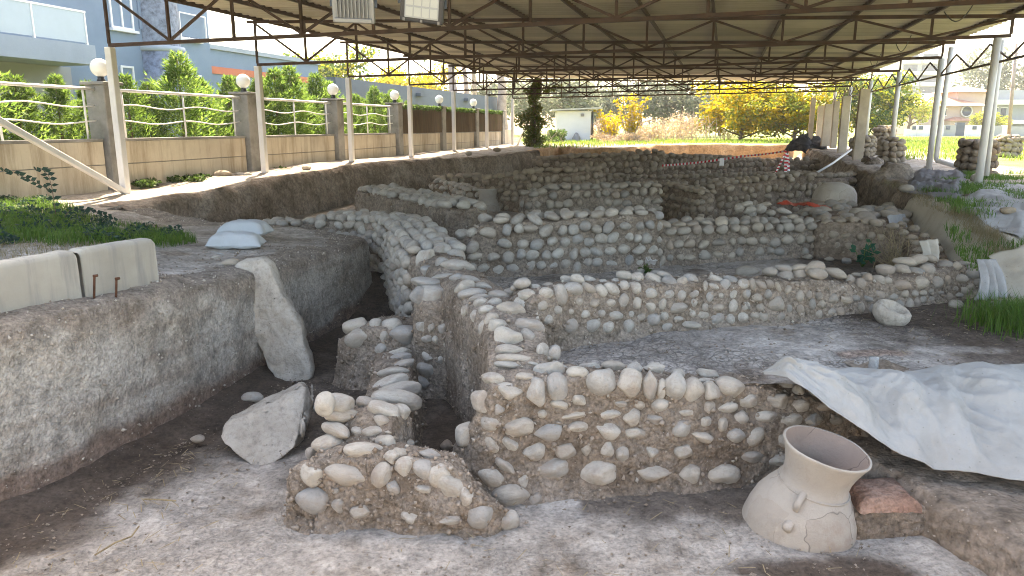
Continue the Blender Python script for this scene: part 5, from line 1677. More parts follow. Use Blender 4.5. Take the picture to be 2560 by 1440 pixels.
def right_side():
    Y = 120.0
    th = thing('villa', (UD(2390, 330, Y).x, Y, 0.3), 'pale pink villa with hipped tiled roofs beyond the field on the right', 'house')
    x0, x1 = UD(2293, 300, Y).x, UD(2452, 300, Y).x
    zt = UD(2370, 265, Y).z
    part('wall', *box(((x0 + x1) / 2, Y + 5, 0.2), x1 - x0, 10, zt - 0.2), M['pinkwall'], th, smooth=False)
    part('roof', *quad_roof(x0, x1, Y, Y + 10, zt, UD(2370, 238, Y).z, 1.2), M['rooftile'], th, smooth=False)
    a, b = UD(2392, 260, Y + 3), UD(2462, 260, Y + 3)
    zu = UD(2420, 230, Y + 3).z
    part('upper_wall', *box(((a.x + b.x) / 2, Y + 6, zt), b.x - a.x, 6, zu - zt), M['pinkwall'], th, smooth=False)
    part('upper_roof', *quad_roof(a.x, b.x, Y + 3, Y + 9, zu, UD(2420, 212, Y + 3).z, 1.0), M['rooftile'], th, smooth=False)
    fwin(th, 2355, 272, 2366, 288, Y - 0.05)
    c = UD(2416, 278, Y - 0.1)
    w = part('round_window', *lathe([(0.0, 0), (0.75, 0), (0.75, 0.1)], 20, Matrix.Translation(c) @ Matrix.Rotation(R(90), 4, 'X')), M['glass'], th)
    part('frame', *lathe([(0.75, 0), (0.95, 0), (0.95, 0.14), (0.75, 0.14)], 20, Matrix.Translation(c) @ Matrix.Rotation(R(90), 4, 'X')), M['whitewall'], w)
    # porch with a gable
    pa, pb, pz = UD(2375, 320, Y - 2), UD(2420, 320, Y - 2), UD(2397, 305, Y - 2).z
    part('porch', *box(((pa.x + pb.x) / 2, Y - 1, 0.2), pb.x - pa.x, 2, pz), M['pinkwall'], th, smooth=False)
    part('porch_roof', *quad_roof(pa.x, pb.x, Y - 2, Y, pz + 0.2, UD(2397, 292, Y - 2).z, 0.4), M['rooftile'], th, smooth=False)
    fwin(th, 2385, 310, 2410, 330, Y - 2.05, 'glass', 'door')
    # second, greyer house farther right
    Y2 = 128.0
    th = thing('grey_house', (UD(2520, 330, Y2).x, Y2, 0.3), 'grey house with white balconies at the right edge beyond the field', 'house')
    x0, x1 = UD(2468, 300, Y2).x, UD(2640, 300, Y2).x
    part('wall', *box(((x0 + x1) / 2, Y2 + 5, 0.2), x1 - x0, 10, UD(2500, 228, Y2).z), M['grey'], th, smooth=False)
    for (y0, y1) in ((250, 262), (300, 310)):
        za, zb = UD(2520, y1, Y2).z, UD(2520, y0, Y2).z
        bl = part('balcony', *box((UD(2570, 260, Y2).x, Y2 - 0.8, za), 13, 1.6, zb - za), M['whitewall'], th, smooth=False)
    fwin(th, 2480, 270, 2494, 300, Y2 - 0.05)
    fwin(th, 2500, 270, 2516, 300, Y2 - 0.05)
    # street wall with gates
    Y3 = 100.0
    th = thing('street_wall', (UD(2400, 340, Y3).x, Y3, 0.3), 'low white street wall with dark gates along the far side of the field', 'wall')
    for (px0, px1, pt, m, nm) in ((2262, 2292, 322, 'whitewall', 'wall_section'), (2292, 2360, 313, 'whitewall', 'wall_section'), (2360, 2390, 313, 'grey', 'gate'), (2390, 2412, 306, 'darkfascia', 'gate'), (2412, 2455, 313, 'whitewall', 'wall_section'), (2455, 2505, 314, 'grey', 'gate'), (2505, 2520, 313, 'whitewall', 'wall_section'), (2520, 2700, 316, 'grey', 'gate')):
        a, b = UD(px0, pt, Y3), UD(px1, pt, Y3)
        part(nm, *box(((a.x + b.x) / 2, Y3, 0.1), b.x - a.x - 0.02, 0.3, a.z - 0.1), M[m], th, smooth=False)
    for px in (2285, 2370, 2436, 2302):
        a = UD(px, 324, Y3 - 0.2)
        part('vent_grille', *box((a.x, Y3 - 0.2, a.z), 0.5, 0.1, 0.45), M['darkfascia'], th, smooth=False)
    # tower block
    Y4 = 230.0
    th = thing('tower_block', (UD(2290, 300, Y4).x, Y4, 0.3), 'tall hazy apartment tower with white balcony bands far behind the villa', 'tower')
    a, b = UD(2242, 300, Y4), UD(2345, 300, Y4)
    zt = UD(2290, 140, Y4).z
    part('wall', *box(((a.x + b.x) / 2, Y4 + 8, 0), b.x - a.x, 16, zt), M['grey'], th, smooth=False)
    nf = 10
    for k in range(nf):
        z = zt - 1.2 - k * 3.2
        if z < 1: break
        for (px0, px1) in ((2258, 2296), (2304, 2346)):
            p, q = UD(px0, 200, Y4 - 1), UD(px1, 200, Y4 - 1)
            bl = part('balcony', *box(((p.x + q.x) / 2, Y4 - 0.7, z - 1.0), q.x - p.x, 1.4, 1.0), M['whitewall'], th, smooth=False)
            part('window', *box(((p.x + q.x) / 2, Y4 - 0.03, z), (q.x - p.x) * 0.9, 0.1, 1.9), M['glass'], bl, smooth=False)
    labs = ['distant tree behind the villa roof', 'wide distant tree right of the villa roof', 'small garden tree at the left corner of the villa', 'garden tree between the two houses', 'far tree left of the tower']
    for i, (x, Yt, h, sp) in enumerate(((2435, 150, 14, 4.5), (2500, 150, 14.5, 8), (2270, 112, 5.0, 3.0), (2470, 114, 3.0, 2.2), (2215, 150, 8, 5))):
        broad_tree('garden_tree', (UD(x, 335, Yt).x, Yt, 0.2), h, sp, labs[i], 'mixleaf' if i in (2, 3) else 'olive', 1800, 0.42 if Yt > 140 else 0.25, 160 + i, 0.25, 2.0 if Yt > 140 else 1.1)
right_side()
# ================================================================ things in and around the pit
def slab(name, outline, Yf, thick, mat, label, cat, bulge=0.03, sm=1, amp=0.02, f=4.0, back=Vector((0.03, 1, 0.1)), seed=0, ring=(1.0, 0.985, 0.95, 0.89, 0.8, 0.7, 0.6, 0.5, 0.38, 0.25, 0.12)):
    """thick slab of rock: photo outline set on its own plane Yf(py), rounded and roughened"""
    pts = [UD(x, y, Yf(y)) for x, y in outline]
    n0 = len(pts)
    dense = []
    for i in range(n0):
        a, b = pts[i], pts[(i + 1) % n0]
        m = max(1, int((b - a).length / 0.04))
        dense += [a.lerp(b, q / m) for q in range(m)]
    for _ in range(sm):
        dense = [(dense[i - 1] + dense[i] * 2 + dense[(i + 1) % len(dense)]) / 4 for i in range(len(dense))]
    n = len(dense)
    c = sum(dense, Vector()) / n
    bk = back.normalized()
    V = []
    rings = [(0.95, thick), (1.0, thick * 0.85), (1.03, thick * 0.4), (1.02, thick * 0.05), (1.0, 0.0)] + [(k, -bulge * (1 - k ** 6)) for k in ring[1:]]
    for k, d in rings:
        for p in dense:
            v = c + (p - c) * k + bk * d
            v += rough(v, amp, f, seed)
            v += bk * (0.05 * abs(noise.noise(v * 3.1 + Vector((seed, 0, 0)))) + 0.025 * abs(noise.noise(v * 8.0)))
            V.append(v)
    Fc = []
    for i in range(len(rings) - 1):
        for j in range(n):
            j2 = (j + 1) % n
            Fc.append((i * n + j, i * n + j2, (i + 1) * n + j2, (i + 1) * n + j))
    V.append(c - bk * bulge)
    for j in range(n):
        Fc.append(((len(rings) - 1) * n + j, (len(rings) - 1) * n + (j + 1) % n, len(V) - 1))
    V.append(c + bk * thick)
    for j in range(n):
        Fc.append(((j + 1) % n, j, len(V) - 1))
    return solo(name, V, Fc, mat, label, cat)

slab('stone_slab', [(591, 668), (613, 657), (657, 653), (672, 664), (679, 689), (707, 749), (735, 795), (749, 819), (756, 861), (773, 918), (778, 945), (722, 965), (690, 952), (668, 918), (657, 886), (633, 844), (610, 795), (599, 749), (594, 696)],
     lambda y: 9.2 - (y - 655) / 300 * 0.32, 0.2, M['rock'], 'tall pale stone slab leaning against the cut earth face', 'stone slab', 0.025, 1, 0.035, 3.0, seed=2)
def hull_rock(name, pts, mat, label, cat, amp=0.02, bev=0.03, seed=0):
    """angular block: hull of a few corner points, edges worn, faces roughened"""
    bm = bmesh.new()
    for p in pts:
        bm.verts.new(p)
    bmesh.ops.convex_hull(bm, input=bm.verts[:])
    bmesh.ops.dissolve_limit(bm, angle_limit=R(9), verts=bm.verts[:], edges=bm.edges[:])
    bmesh.ops.bevel(bm, geom=bm.edges[:], offset=bev, segments=3, affect='EDGES', profile=0.6)
    bmesh.ops.triangulate(bm, faces=bm.faces[:])
    for _ in range(4):
        lg = [e for e in bm.edges if e.calc_length() > 0.05]
        if not lg:
            break
        bmesh.ops.subdivide_edges(bm, edges=lg, cuts=1)
        bmesh.ops.triangulate(bm, faces=bm.faces[:])
    bmesh.ops.smooth_vert(bm, verts=bm.verts[:], factor=0.5, use_axis_x=True, use_axis_y=True, use_axis_z=True)
    bm.normal_update()
    for v in bm.verts:
        q = v.co.copy()
        v.co = q + rough(q, amp, 3.0, seed) - v.normal * (0.05 * abs(noise.noise(q * 2.7 + Vector((seed, 0, 0)))) + 0.02 * abs(noise.noise(q * 9)))
    bm.verts.index_update()
    V = [v.co.copy() for v in bm.verts]
    Fc = [tuple(v.index for v in f.verts) for f in bm.faces]
    bm.free()
    return solo(name, V, Fc, mat, label, cat)

_fr = [UD(544, 1090, 6.72), UD(560, 1056, 6.86), UD(760, 962, 7.22), UD(772, 1004, 7.1), UD(766, 1062, 6.95), UD(742, 1122, 6.72), UD(690, 1160, 6.56), UD(640, 1170, 6.5), UD(590, 1144, 6.56)]
_bk = [p + Vector((-0.05, 0.38, -0.12)) for p in _fr] + [UD(575, 1040, 7.15), UD(745, 950, 7.5)]
hull_rock('boulder', _fr + _bk, M['rock'], 'big wedge-shaped pale boulder lying tilted beside the rubble stub', 'boulder', 0.02, 0.035, 4)

def kerbs():
    for (a, b, lab, sh) in ((U(-120, 813, 0.0), U(204, 735, 0.0), 'cracked concrete kerb block at the left edge on top of the baulk', 0.0), (U(212, 733, 0.0), U(397, 693, -0.02), 'concrete kerb block with rust streaks right of the cracked one', 0.0)):
        d = (b - a)
        L = d.length
        d.normalize()
        n = Vector((-d.y, d.x, 0)).normalized()
        H, T = 0.42, 0.17
        V = []
        nx, nz = 40, 14
        prof = [(0, -0.08), (0, 0.1), (0, 0.2), (0, 0.3), (0, 0.37), (0.008, 0.4), (0.03, 0.418), (0.06, 0.42), (T - 0.03, 0.42), (T - 0.008, 0.41), (T, 0.38), (T, -0.08)]
        for i in range(nx + 1):
            u = i / nx
            e = min(u, 1 - u) * L
            dr = 0.035 * max(0, 1 - e / 0.05) ** 2
            for (q, z) in prof:
                zz = z - (dr if z > 0.3 else 0)
                p = a + d * (u * L) + n * q + Vector((0, 0, zz))
                p += rough(p, 0.004, 5)
                V.append(p)
        m = len(prof)
        Fc = grid_faces(nx + 1, m)
        Fc.append(tuple(range(m))[::-1])
        Fc.append(tuple(nx * m + j for j in range(m)))
        th = thing('kerb_block', a.lerp(b, 0.5), lab, 'kerb block', 'kerb blocks on the baulk')
        part('block', V, Fc, M['kerbmat'], th)
    for x, y0, y1, lab in ((236, 690, 740, 'rusty bent nail stake in front of the right kerb block, thicker one'), (291, 697, 735, 'thin rusty nail stake right of the thicker stake by the kerb')):
        p, q = UD(x - 4, y1, 6.85 if x < 250 else 7.0), UD(x, y0, 6.8 if x < 250 else 6.95)
        geo = merge(tube([p - Vector((0, 0, 0.1)), q], 0.011, 7), tube([q - Vector((0.01, 0, 0)), q + Vector((0.03, 0, 0.005))], 0.014, 6))
        solo('iron_stake', *geo, M['rust'], lab, 'stake')

def kerb_material():
    m, nt, b = newmat('kerb_concrete')
    co = coords(nt, 'world')
    n = noise_t(nt, co, 1.6, 5, 0.6)
    col = ramp(nt, n, [(0.3, (0.29, 0.27, 0.225)), (0.6, (0.37, 0.35, 0.30))])
    mp = N(nt, 'ShaderNodeMapping')
    mp.inputs['Scale'].default_value = (6, 6, 0.6)
    nt.links.new(co, mp.inputs[0])
    st = noise_t(nt, mp.outputs[0], 1.5, 4, 0.6)
    col = mixc(nt, col, (0.22, 0.215, 0.20), ramp(nt, st, [(0.5, g3(0)), (0.7, g3(0.85))]))
    nt.links.new(col, b.inputs['Base Color'])
    b.inputs['Roughness'].default_value = 0.85
    bump(nt, b, [(noise_t(nt, co, 30, 3, 0.6), 0.004)], 0.6)
    return m
M['kerbmat'] = kerb_material()
kerbs()

def pillow(c, L, W, H, rz, name, mat, label, cat, seed, tilt=0.0):
    V = []
    n = 26
    ca, sa = math.cos(rz), math.sin(rz)
    for i in range(n + 1):
        for j in range(n + 1):
            u, v = -1 + 2 * i / n, -1 + 2 * j / n
            pinch = 1 - 0.12 * (1 - abs(u)) * abs(v) ** 3 - 0.12 * (1 - abs(v)) * abs(u) ** 3
            h = ((1 - u ** 4) * (1 - v ** 4)) ** 0.55
            V.append((u * L / 2 * pinch, v * W / 2 * pinch, h * H, i, j))
    top = [Vector((x * ca - y * sa, x * sa + y * ca, z + x * tilt)) for x, y, z, _, _ in V]
    bot = [Vector((x * ca - y * sa, x * sa + y * ca, -z * 0.35 + x * tilt)) for x, y, z, _, _ in V]
    pts = []
    for p in top + bot:
        q = Vector(c) + p
        pts.append(q + rough(q, 0.016, 6, seed))
    f = grid_faces(n + 1, n + 1)
    f2 = [tuple(i + (n + 1) ** 2 for i in q[::-1]) for q in f]
    return solo(name, pts, f + f2, mat, label, cat)
p = U(592, 618, -0.17)
pillow(p + Vector((0, 0, 0.05)), 0.78, 0.46, 0.17, 0.12, 'sandbag', M['sack'], 'white sandbag lying in front on the baulk top', 'sandbag', 3, -0.03)
p = U(612, 592, -0.16)
pillow(p + Vector((0, 0.05, 0.07)), 0.78, 0.46, 0.19, -0.1, 'sandbag', M['sack'], 'white sandbag behind and half on the front one', 'sandbag', 8, 0.02)

def loose(px, py, w, h, z, lab, meshes=None, name='loose_stone', cat='stone', rot=0.0, dp=None, Y=None, group=None, seed=0):
    p = U(px, py, z) if Y is None else UD(px, py, Y)
    zc = (p - CAMP).dot(CFW)
    W, H = w * zc / FPX, h * zc / FPX
    D = dp or (W * H) ** 0.5
    r = random.Random(seed + int(px * 7 + py))
    o = inst(name, r.choice(meshes or ST_NEAR), None, p + Vector((0, D * 0.3, H * 0.32)), Matrix.Rotation(R(rot), 3, 'Y') @ Matrix.Rotation(r.uniform(-0.3, 0.3), 3, 'Z'), (W, D, H))
    return tag(o, lab, cat, group)

LOOSE = [(575, 668, 52, 26, -0.22, 'flat grey stone beside the top of the leaning slab'), (548, 668, 30, 14, -0.22, 'small flat stone left of the flat grey stone by the slab'), (536, 650, 22, 14, -0.2, 'small stone nearest the kerb end on the baulk'),
         (1272, 1325, 54, 50, -1.6, 'squarish white stone lying loose on the floor right of the rubble stub'), (1100, 985, 52, 24, -1.6, 'flat pale stone lying in the dark passage'), (1115, 1125, 32, 30, -1.6, 'small pointed stone at the mouth of the dark passage'), (1128, 945, 42, 26, -1.6, 'dark stone deep in the passage'), (1150, 968, 36, 16, -1.6, 'thin stone beside the dark one in the passage'), (628, 1008, 55, 30, -1.6, 'low dusty stone between the baulk foot and the boulder'), (492, 1105, 40, 20, -1.55, 'flat tan sherd on the dark soil below the baulk'),
         (1640, 690, 30, 18, -0.8, 'flat pale stone right of the broken pots'), (1605, 684, 26, 18, -0.8, 'round stone left of the broken pots'), (1870, 690, 60, 30, -0.8, 'long grey boulder lying behind the second wall'), (2020, 648, 26, 16, -0.8, 'dark stone at the foot of the brown wall end'), (2075, 652, 24, 12, -0.8, 'flat stone on the dark soil of the third room'), (2118, 660, 24, 18, -0.8, 'pale stone left of the green plant in the third room'), (1725, 652, 30, 34, -0.8, 'grey standing stone at the foot of the lower wall'), (1745, 640, 22, 16, -0.8, 'small stone beside the grey standing stone'),
         (2393, 770, 34, 24, -0.72, 'pale round stone on the dark soil below the torn cloth'), (2495, 768, 50, 20, -0.72, 'flat pale stone at the grass edge on the right'), (2500, 795, 60, 18, -0.72, 'broken flat slab on the dark soil at the right'), (2215, 775, 42, 34, -0.72, 'round grey stone touching the stone mortar'),
         (552, 447, 46, 26, 0.06, 'big orange-tan boulder on the sunlit strip by the wall'), (600, 442, 24, 14, 0.08, 'small flat stone right of the orange boulder'), (618, 443, 20, 14, 0.08, 'pale stone in the pile by the second pillar'), (588, 430, 24, 16, 0.1, 'brown stone in the pile by the second pillar'), (600, 420, 24, 16, 0.2, 'topmost stone of the pile by the second pillar'), (764, 425, 24, 15, 0.16, 'round stone near the third pillar foot'), (1172, 388, 18, 11, 0.3, 'dark stone by the brown screen wall'), (1242, 378, 20, 12, 0.32, 'tan stone farthest along the wall'), (2445, 455, 30, 26, 0.16, 'stone wedged at the foot of the near right post'), (2322, 428, 22, 18, 0.18, 'stone at the foot of the second right post'), (2525, 535, 40, 22, 0.1, 'brown stone on the grassy right bank'), (2270, 480, 40, 22, 0.16, 'dark stone on the tarpaulin-covered bank')]
for q in LOOSE:
    loose(*q, meshes=ST_GREY if 'dark' in q[5] or 'grey' in q[5] else (ST_FAR if 'brown' in q[5] or 'tan' in q[5] else ST_NEAR))

# ---------------------------------------------------------------- pottery
def claymat(name, col, dark):
    m, nt, b = newmat(name)
    co = coords(nt, 'object')
    n = noise_t(nt, co, 2.2, 5, 0.6)
    c = ramp(nt, n, [(0.3, tuple(x * 0.85 for x in col)), (0.55, col), (0.75, tuple(min(1, x * 1.12) for x in col))])
    st = noise_t(nt, co, 1.5, 6, 0.7)
    c = mixc(nt, c, dark, ramp(nt, st, [(0.58, g3(0)), (0.7, g3(0.75))]))
    v = voro(nt, warp(nt, co, 3.0, 0.3), 2.1, 'DISTANCE_TO_EDGE')
    cr = ramp(nt, v, [(0.0, g3(0.5)), (0.01, g3(1))])
    where = ramp(nt, noise_t(nt, co, 1.0, 2, 0.5), [(0.5, g3(0)), (0.52, g3(1))])
    c = mixc(nt, c, mixc(nt, g3(1), cr, where), 1.0, 'MULTIPLY')
    vc = nt.nodes.new('ShaderNodeTexVoronoi')
    vc.inputs['Scale'].default_value = 2.1
    nt.links.new(warp(nt, co, 3.0, 0.3), vc.inputs['Vector'])
    bw = nt.nodes.new('ShaderNodeRGBToBW')
    nt.links.new(vc.outputs['Color'], bw.inputs[0])
    c = mixc(nt, c, ramp(nt, bw.outputs[0], [(0.2, (0.93, 0.91, 0.89)), (0.55, g3(1.0)), (0.85, (1.05, 1.03, 1.01))]), 1.0, 'MULTIPLY')
    dust = noise_t(nt, co, 5.0, 6, 0.75)
    c = mixc(nt, c, (0.30, 0.25, 0.20), ramp(nt, dust, [(0.52, g3(0)), (0.68, g3(0.55))]))
    fn = noise_t(nt, co, 40, 3, 0.6)
    nt.links.new(c, b.inputs['Base Color'])
    b.inputs['Roughness'].default_value = 0.9
    b.inputs['Specular IOR Level'].default_value = 0.15
    bump(nt, b, [(fn, 0.004), (dust, 0.012)], 0.7)
    return m
M['clay'] = claymat('pale_fired_clay', (0.42, 0.375, 0.32), (0.33, 0.24, 0.19))
M['clay_in'] = claymat('fired_clay_inside', (0.33, 0.255, 0.21), (0.25, 0.14, 0.105))

def pithos(loc, sc, tilt_x, tilt_y, label, group=None, wide=1.0, detail=True):
    th = thing('clay_jar', loc, label, 'jar', group)
    Mx = Matrix.Translation(loc) @ Matrix.Rotation(R(tilt_y), 4, 'Y') @ Matrix.Rotation(R(tilt_x), 4, 'X') @ Matrix.Scale(sc, 4)
    outer = [(0.38, -0.35), (0.445, -0.18), (0.472, -0.02), (0.475, 0.1), (0.46, 0.22), (0.425, 0.34), (0.37, 0.44), (0.315, 0.515), (0.285, 0.56), (0.274, 0.61), (0.278, 0.67), (0.296, 0.74), (0.322, 0.81), (0.352, 0.88), (0.362, 0.902), (0.355, 0.915), (0.342, 0.91)]
    inner = [(0.342, 0.91), (0.33, 0.885), (0.302, 0.82), (0.276, 0.75), (0.258, 0.68), (0.254, 0.6), (0.29, 0.5), (0.37, 0.36), (0.43, 0.2), (0.42, -0.05), (0.2, -0.2), (0.0, -0.2)]
    n = 64
    def geo(pr, wob=0.006):
        V, Fc = lathe(pr, n)
        V = [v + rough(v, wob, 2.2, 3) for v in V]
        return [Mx @ v for v in V], Fc
    part('body', *geo(outer), M['clay'], th)
    part('inside', *geo(inner), M['clay_in'], th)
    if not detail:
        return th
    # rope-like moulding round the neck
    pts, rs = [], []
    for i in range(161):
        a = 2 * math.pi * i / 160
        pts.append(Mx @ Vector((0.296 * math.cos(a), 0.296 * math.sin(a), 0.545)))
        rs.append(0.010 * sc * (1.15 if i % 2 else 0.7))
    part('rope_moulding', *tube(pts, rs, 7, False), M['clay'], th)
    # strap handle near the neck, and a broken one lower down
    def strap(an, z0, z1, out, r):
        u = Vector((math.cos(an), math.sin(an), 0))
        r0 = np.interp(z0, [q[1] for q in outer[:14]], [q[0] for q in outer[:14]])
        r1 = np.interp(z1, [q[1] for q in outer[:14]], [q[0] for q in outer[:14]])
        pts = []
        for q in range(11):
            f = q / 10
            rr = r0 + (r1 - r0) * f + out * math.sin(math.pi * f) - 0.012
            p = u * rr
            p.z = z0 + (z1 - z0) * f + 0.01 * math.sin(math.pi * f)
            pts.append(p)
        side = Vector((-u.y, u.x, 0))
        V, Fc = [], []
        for i, p in enumerate(pts):
            d = (pts[min(10, i + 1)] - pts[max(0, i - 1)]).normalized()
            nn = d.cross(side).normalized()
            for k in range(10):
                a = 2 * math.pi * k / 10
                V.append(Mx @ (p + side * (r * 1.9 * math.cos(a)) + nn * (r * math.sin(a))))
        for i in range(10):
            for k in range(10):
                Fc.append((i * 10 + k, i * 10 + (k + 1) % 10, (i + 1) * 10 + (k + 1) % 10, (i + 1) * 10 + k))
        return V, Fc
    part('handle', *strap(R(-128), 0.43, 0.57, 0.07, 0.015), M['clay'], th)
    part('handle', *strap(R(-128), 0.27, 0.34, 0.045, 0.02), M['clay'], th, label='broken stump of a lower handle')
    part('handle', *strap(R(80), 0.43, 0.57, 0.07, 0.015), M['clay'], th)
    return th
pithos(U(1990, 1312, -1.62) + Vector((0.0, 0.02, -0.12)), 0.93, 6, 11, 'large pale clay storage jar with flaring rim sunk in the foreground floor')
pithos(U(1220, 522, -0.97) + Vector((0, -0.3, -0.2)), 0.95, 0, 0, 'far clay jar with a broken rim standing before the square-cornered wall')

def dome_jar():
    c = UD(2082, 522, 17.6)
    c.z = -0.35
    th = thing('overturned_jar', c, 'big overturned clay jar lying on the rubble to the right', 'jar')
    prof = [(0.47, -0.15), (0.5, 0.05), (0.495, 0.22), (0.46, 0.38), (0.38, 0.5), (0.26, 0.57), (0.1, 0.6), (0.0, 0.605)]
    Mx = Matrix.Translation(c) @ Matrix.Rotation(R(6), 4, 'Y') @ Matrix.Scale(1.0, 4)
    V, Fc = lathe(prof, 48)
    part('body', [Mx @ (v + rough(v, 0.01, 2)) for v in V], Fc, M['clay'], th)
    V, Fc = lathe([(0.508, -0.15), (0.507, 0.1), (0.503, 0.15)], 48)
    part('stained_band', [Mx @ (v + rough(v, 0.01, 2)) for v in V], Fc, M['clay_in'], th)
dome_jar()

def sherds():
    r = random.Random(3)
    for (px, py, lab, an, hh) in ((1630, 668, 'broken white pot standing on the floor of the third room', 0.5, 0.2), (1588, 664, 'upright pale pot sherd left of the broken pot', 2.2, 0.26)):
        p = U(px, py, -0.8)
        V, Fc = [], []
        prof = [(0.05, 0), (0.09, 0.06), (0.13, 0.14), (0.16, hh)]
        nseg = 18
        for q in range(nseg + 1):
            a = an + (4.6 if 'broken' in lab else 2.0) * q / nseg
            for (rr, z) in prof:
                zz = z if z < hh else hh - 0.07 * abs(math.sin(q * 1.7))
                V.append(p + Vector((rr * math.cos(a), rr * math.sin(a), zz - 0.01)))
        o = solo('pot_sherd', V, grid_faces(nseg + 1, 4), M['sherd'], lab, 'sherd')
        sm = o.modifiers.new('thickness', 'SOLIDIFY')
        sm.thickness = 0.014
M['sherd'] = simple('white_sherd', (0.62, 0.58, 0.53), 0.8, 0, 0.08, 3, 0.002)
sherds()

def mortar():
    p = U(2238, 812, -0.72)
    Mx = Matrix.Translation(p + Vector((0, 0.12, 0.1))) @ Matrix.Rotation(R(16), 4, 'Y') @ Matrix.Rotation(R(20), 4, 'X')
    prof = [(0.0, -0.13), (0.12, -0.12), (0.175, -0.06), (0.19, 0.02), (0.18, 0.08), (0.155, 0.105), (0.128, 0.1), (0.11, 0.075), (0.09, 0.03), (0.05, 0.005), (0.0, 0.0)]
    V, Fc = lathe(prof, 40)
    V = [Mx @ (Vector((v.x * 1.15, v.y, v.z)) + rough(v, 0.01, 4)) for v in V]
    solo('stone_mortar', V, Fc, M['rock'], 'round hollowed stone mortar lying tilted on the dark soil', 'mortar')
mortar()

def clay_block():
    a, b = U(2150, 1352, -1.62), U(2305, 1345, -1.62)
    c = a.lerp(b, 0.5)
    L = (b - a).length
    pts = [(a.x, a.y, -1.68, -1.38), (c.x, c.y, -1.68, -1.36), (b.x, b.y, -1.68, -1.35)]
    th = thing('mud_block', (c.x, c.y, -1.62), 'crumbling mud block with a reddish burnt top right of the clay jar', 'mud block')
    prof = [(0, 0), (0.0, 0.5), (0.01, 0.9), (0.04, 1.0), (0.25, 1.02), (0.42, 1.0), (0.45, 0.9), (0.46, 0.0)]
    loft('block', pts, prof, M['mud'], 0.035, 0.035, 0.03, 3.0, caps=True, parent=th, seed=44)
    V = []
    nu, nv = 26, 20
    for i in range(nu):
        for j in range(nv):
            u, v = i / (nu - 1), j / (nv - 1)
            p = a.lerp(b, u) + Vector((-0.02 + 0.02 * v, 0.0 + 0.46 * v, 0))
            e = min(u, 1 - u, v, 1 - v)
            p.z = -1.345 + 0.05 * min(1, e / 0.12) - (0.05 if e < 0.02 else 0)
            V.append(p + rough(p, 0.022, 5, 3))
    part('burnt_clay_top', V, grid_faces(nu, nv), M['burnt'], th)
M['burnt'] = earth('burnt_clay', [(0.3, (0.24, 0.13, 0.09)), (0.5, (0.33, 0.20, 0.145)), (0.7, (0.40, 0.28, 0.22))], 3.0, 30, None, 0.4, 1.0, rel=0.8)
clay_block()

# ---------------------------------------------------------------- cloths
def cloth_sheet():
    top = [(1905, 938, -0.6), (1950, 917, -0.53), (2010, 920, -0.6), (2090, 931, -0.68), (2190, 934, -0.7), (2290, 929, -0.7), (2370, 922, -0.68), (2440, 915, -0.66), (2560, 913, -0.66), (2720, 912, -0.66)]
    bot = [(1908, 940, -0.61), (1960, 948, -0.56), (2040, 1000, -0.64), (2110, 1052, -0.8), (2170, 1098, -0.93), (2240, 1138, -1.05), (2330, 1172, -1.14), (2430, 1188, -1.18), (2560, 1208, -1.19), (2740, 1235, -1.2)]
    T = [U(*q) for q in top]
    B = [U(*q) for q in bot]
    for i in range(len(B)):
        B[i] = B[i] + Vector((0, -0.05, 0.03))
    nu, nv = 220, 90
    V = []
    for i in range(nu):
        u = i / (nu - 1) * (len(T) - 1)
        k = min(int(u), len(T) - 2)
        f = u - k
        a, b = T[k].lerp(T[k + 1], f), B[k].lerp(B[k + 1], f)
        uu = i / (nu - 1)
        for j in range(nv):
            v = j / (nv - 1)
            p = a.lerp(b, v)
            w = min(1, uu / 0.12)
            # the cloth stays on the floor, then breaks over the edge
            p.z += (0.13 * math.sin(math.pi * min(1, v * 1.05)) ** 1.0) * w * (0.55 + 0.45 * math.sin(uu * 3))
            fold = math.sin(uu * 34 - v * 5.5 + 1.2 * math.sin(uu * 9)) * 0.6 + math.sin(uu * 17 - v * 8 + 2) * 0.8 + 0.35 * noise.fractal(Vector((uu * 14, v * 5, 3)), 0.8, 2, 3)
            amp = (0.016 + 0.045 * math.sin(math.pi * min(1, v * 0.9 + 0.1))) * w
            cr1 = abs(noise.noise(Vector((uu * 11 - v * 4, v * 3.5 + uu * 3, 7))))
            cr2 = abs(noise.noise(Vector((uu * 26 - v * 6, v * 9, 2))))
            fold += 0.9 * max(0, 0.35 - cr1) * 2 + 0.3 * max(0, 0.3 - cr2) * 2
            p += Vector((0.15, -0.6, 0.75)) * fold * amp
            p += rough(p, 0.010, 3.0, 5)
            if v > 0.93:
                p.z -= 0.02 * (v - 0.93) / 0.07
            p.z += 0.02
            V.append(p)
    o = solo('geotextile_sheet', V, grid_faces(nu, nv), M['cloth'], 'large white geotextile sheet draped over the edge at the right foreground', 'cloth')
    m = o.modifiers.new('thickness', 'SOLIDIFY')
    m.thickness = 0.005
    loose(2520, 1165, 60, 36, -1.1, 'round tan stone weighing down the white sheet', ST_FAR, Y=5.75)
cloth_sheet()

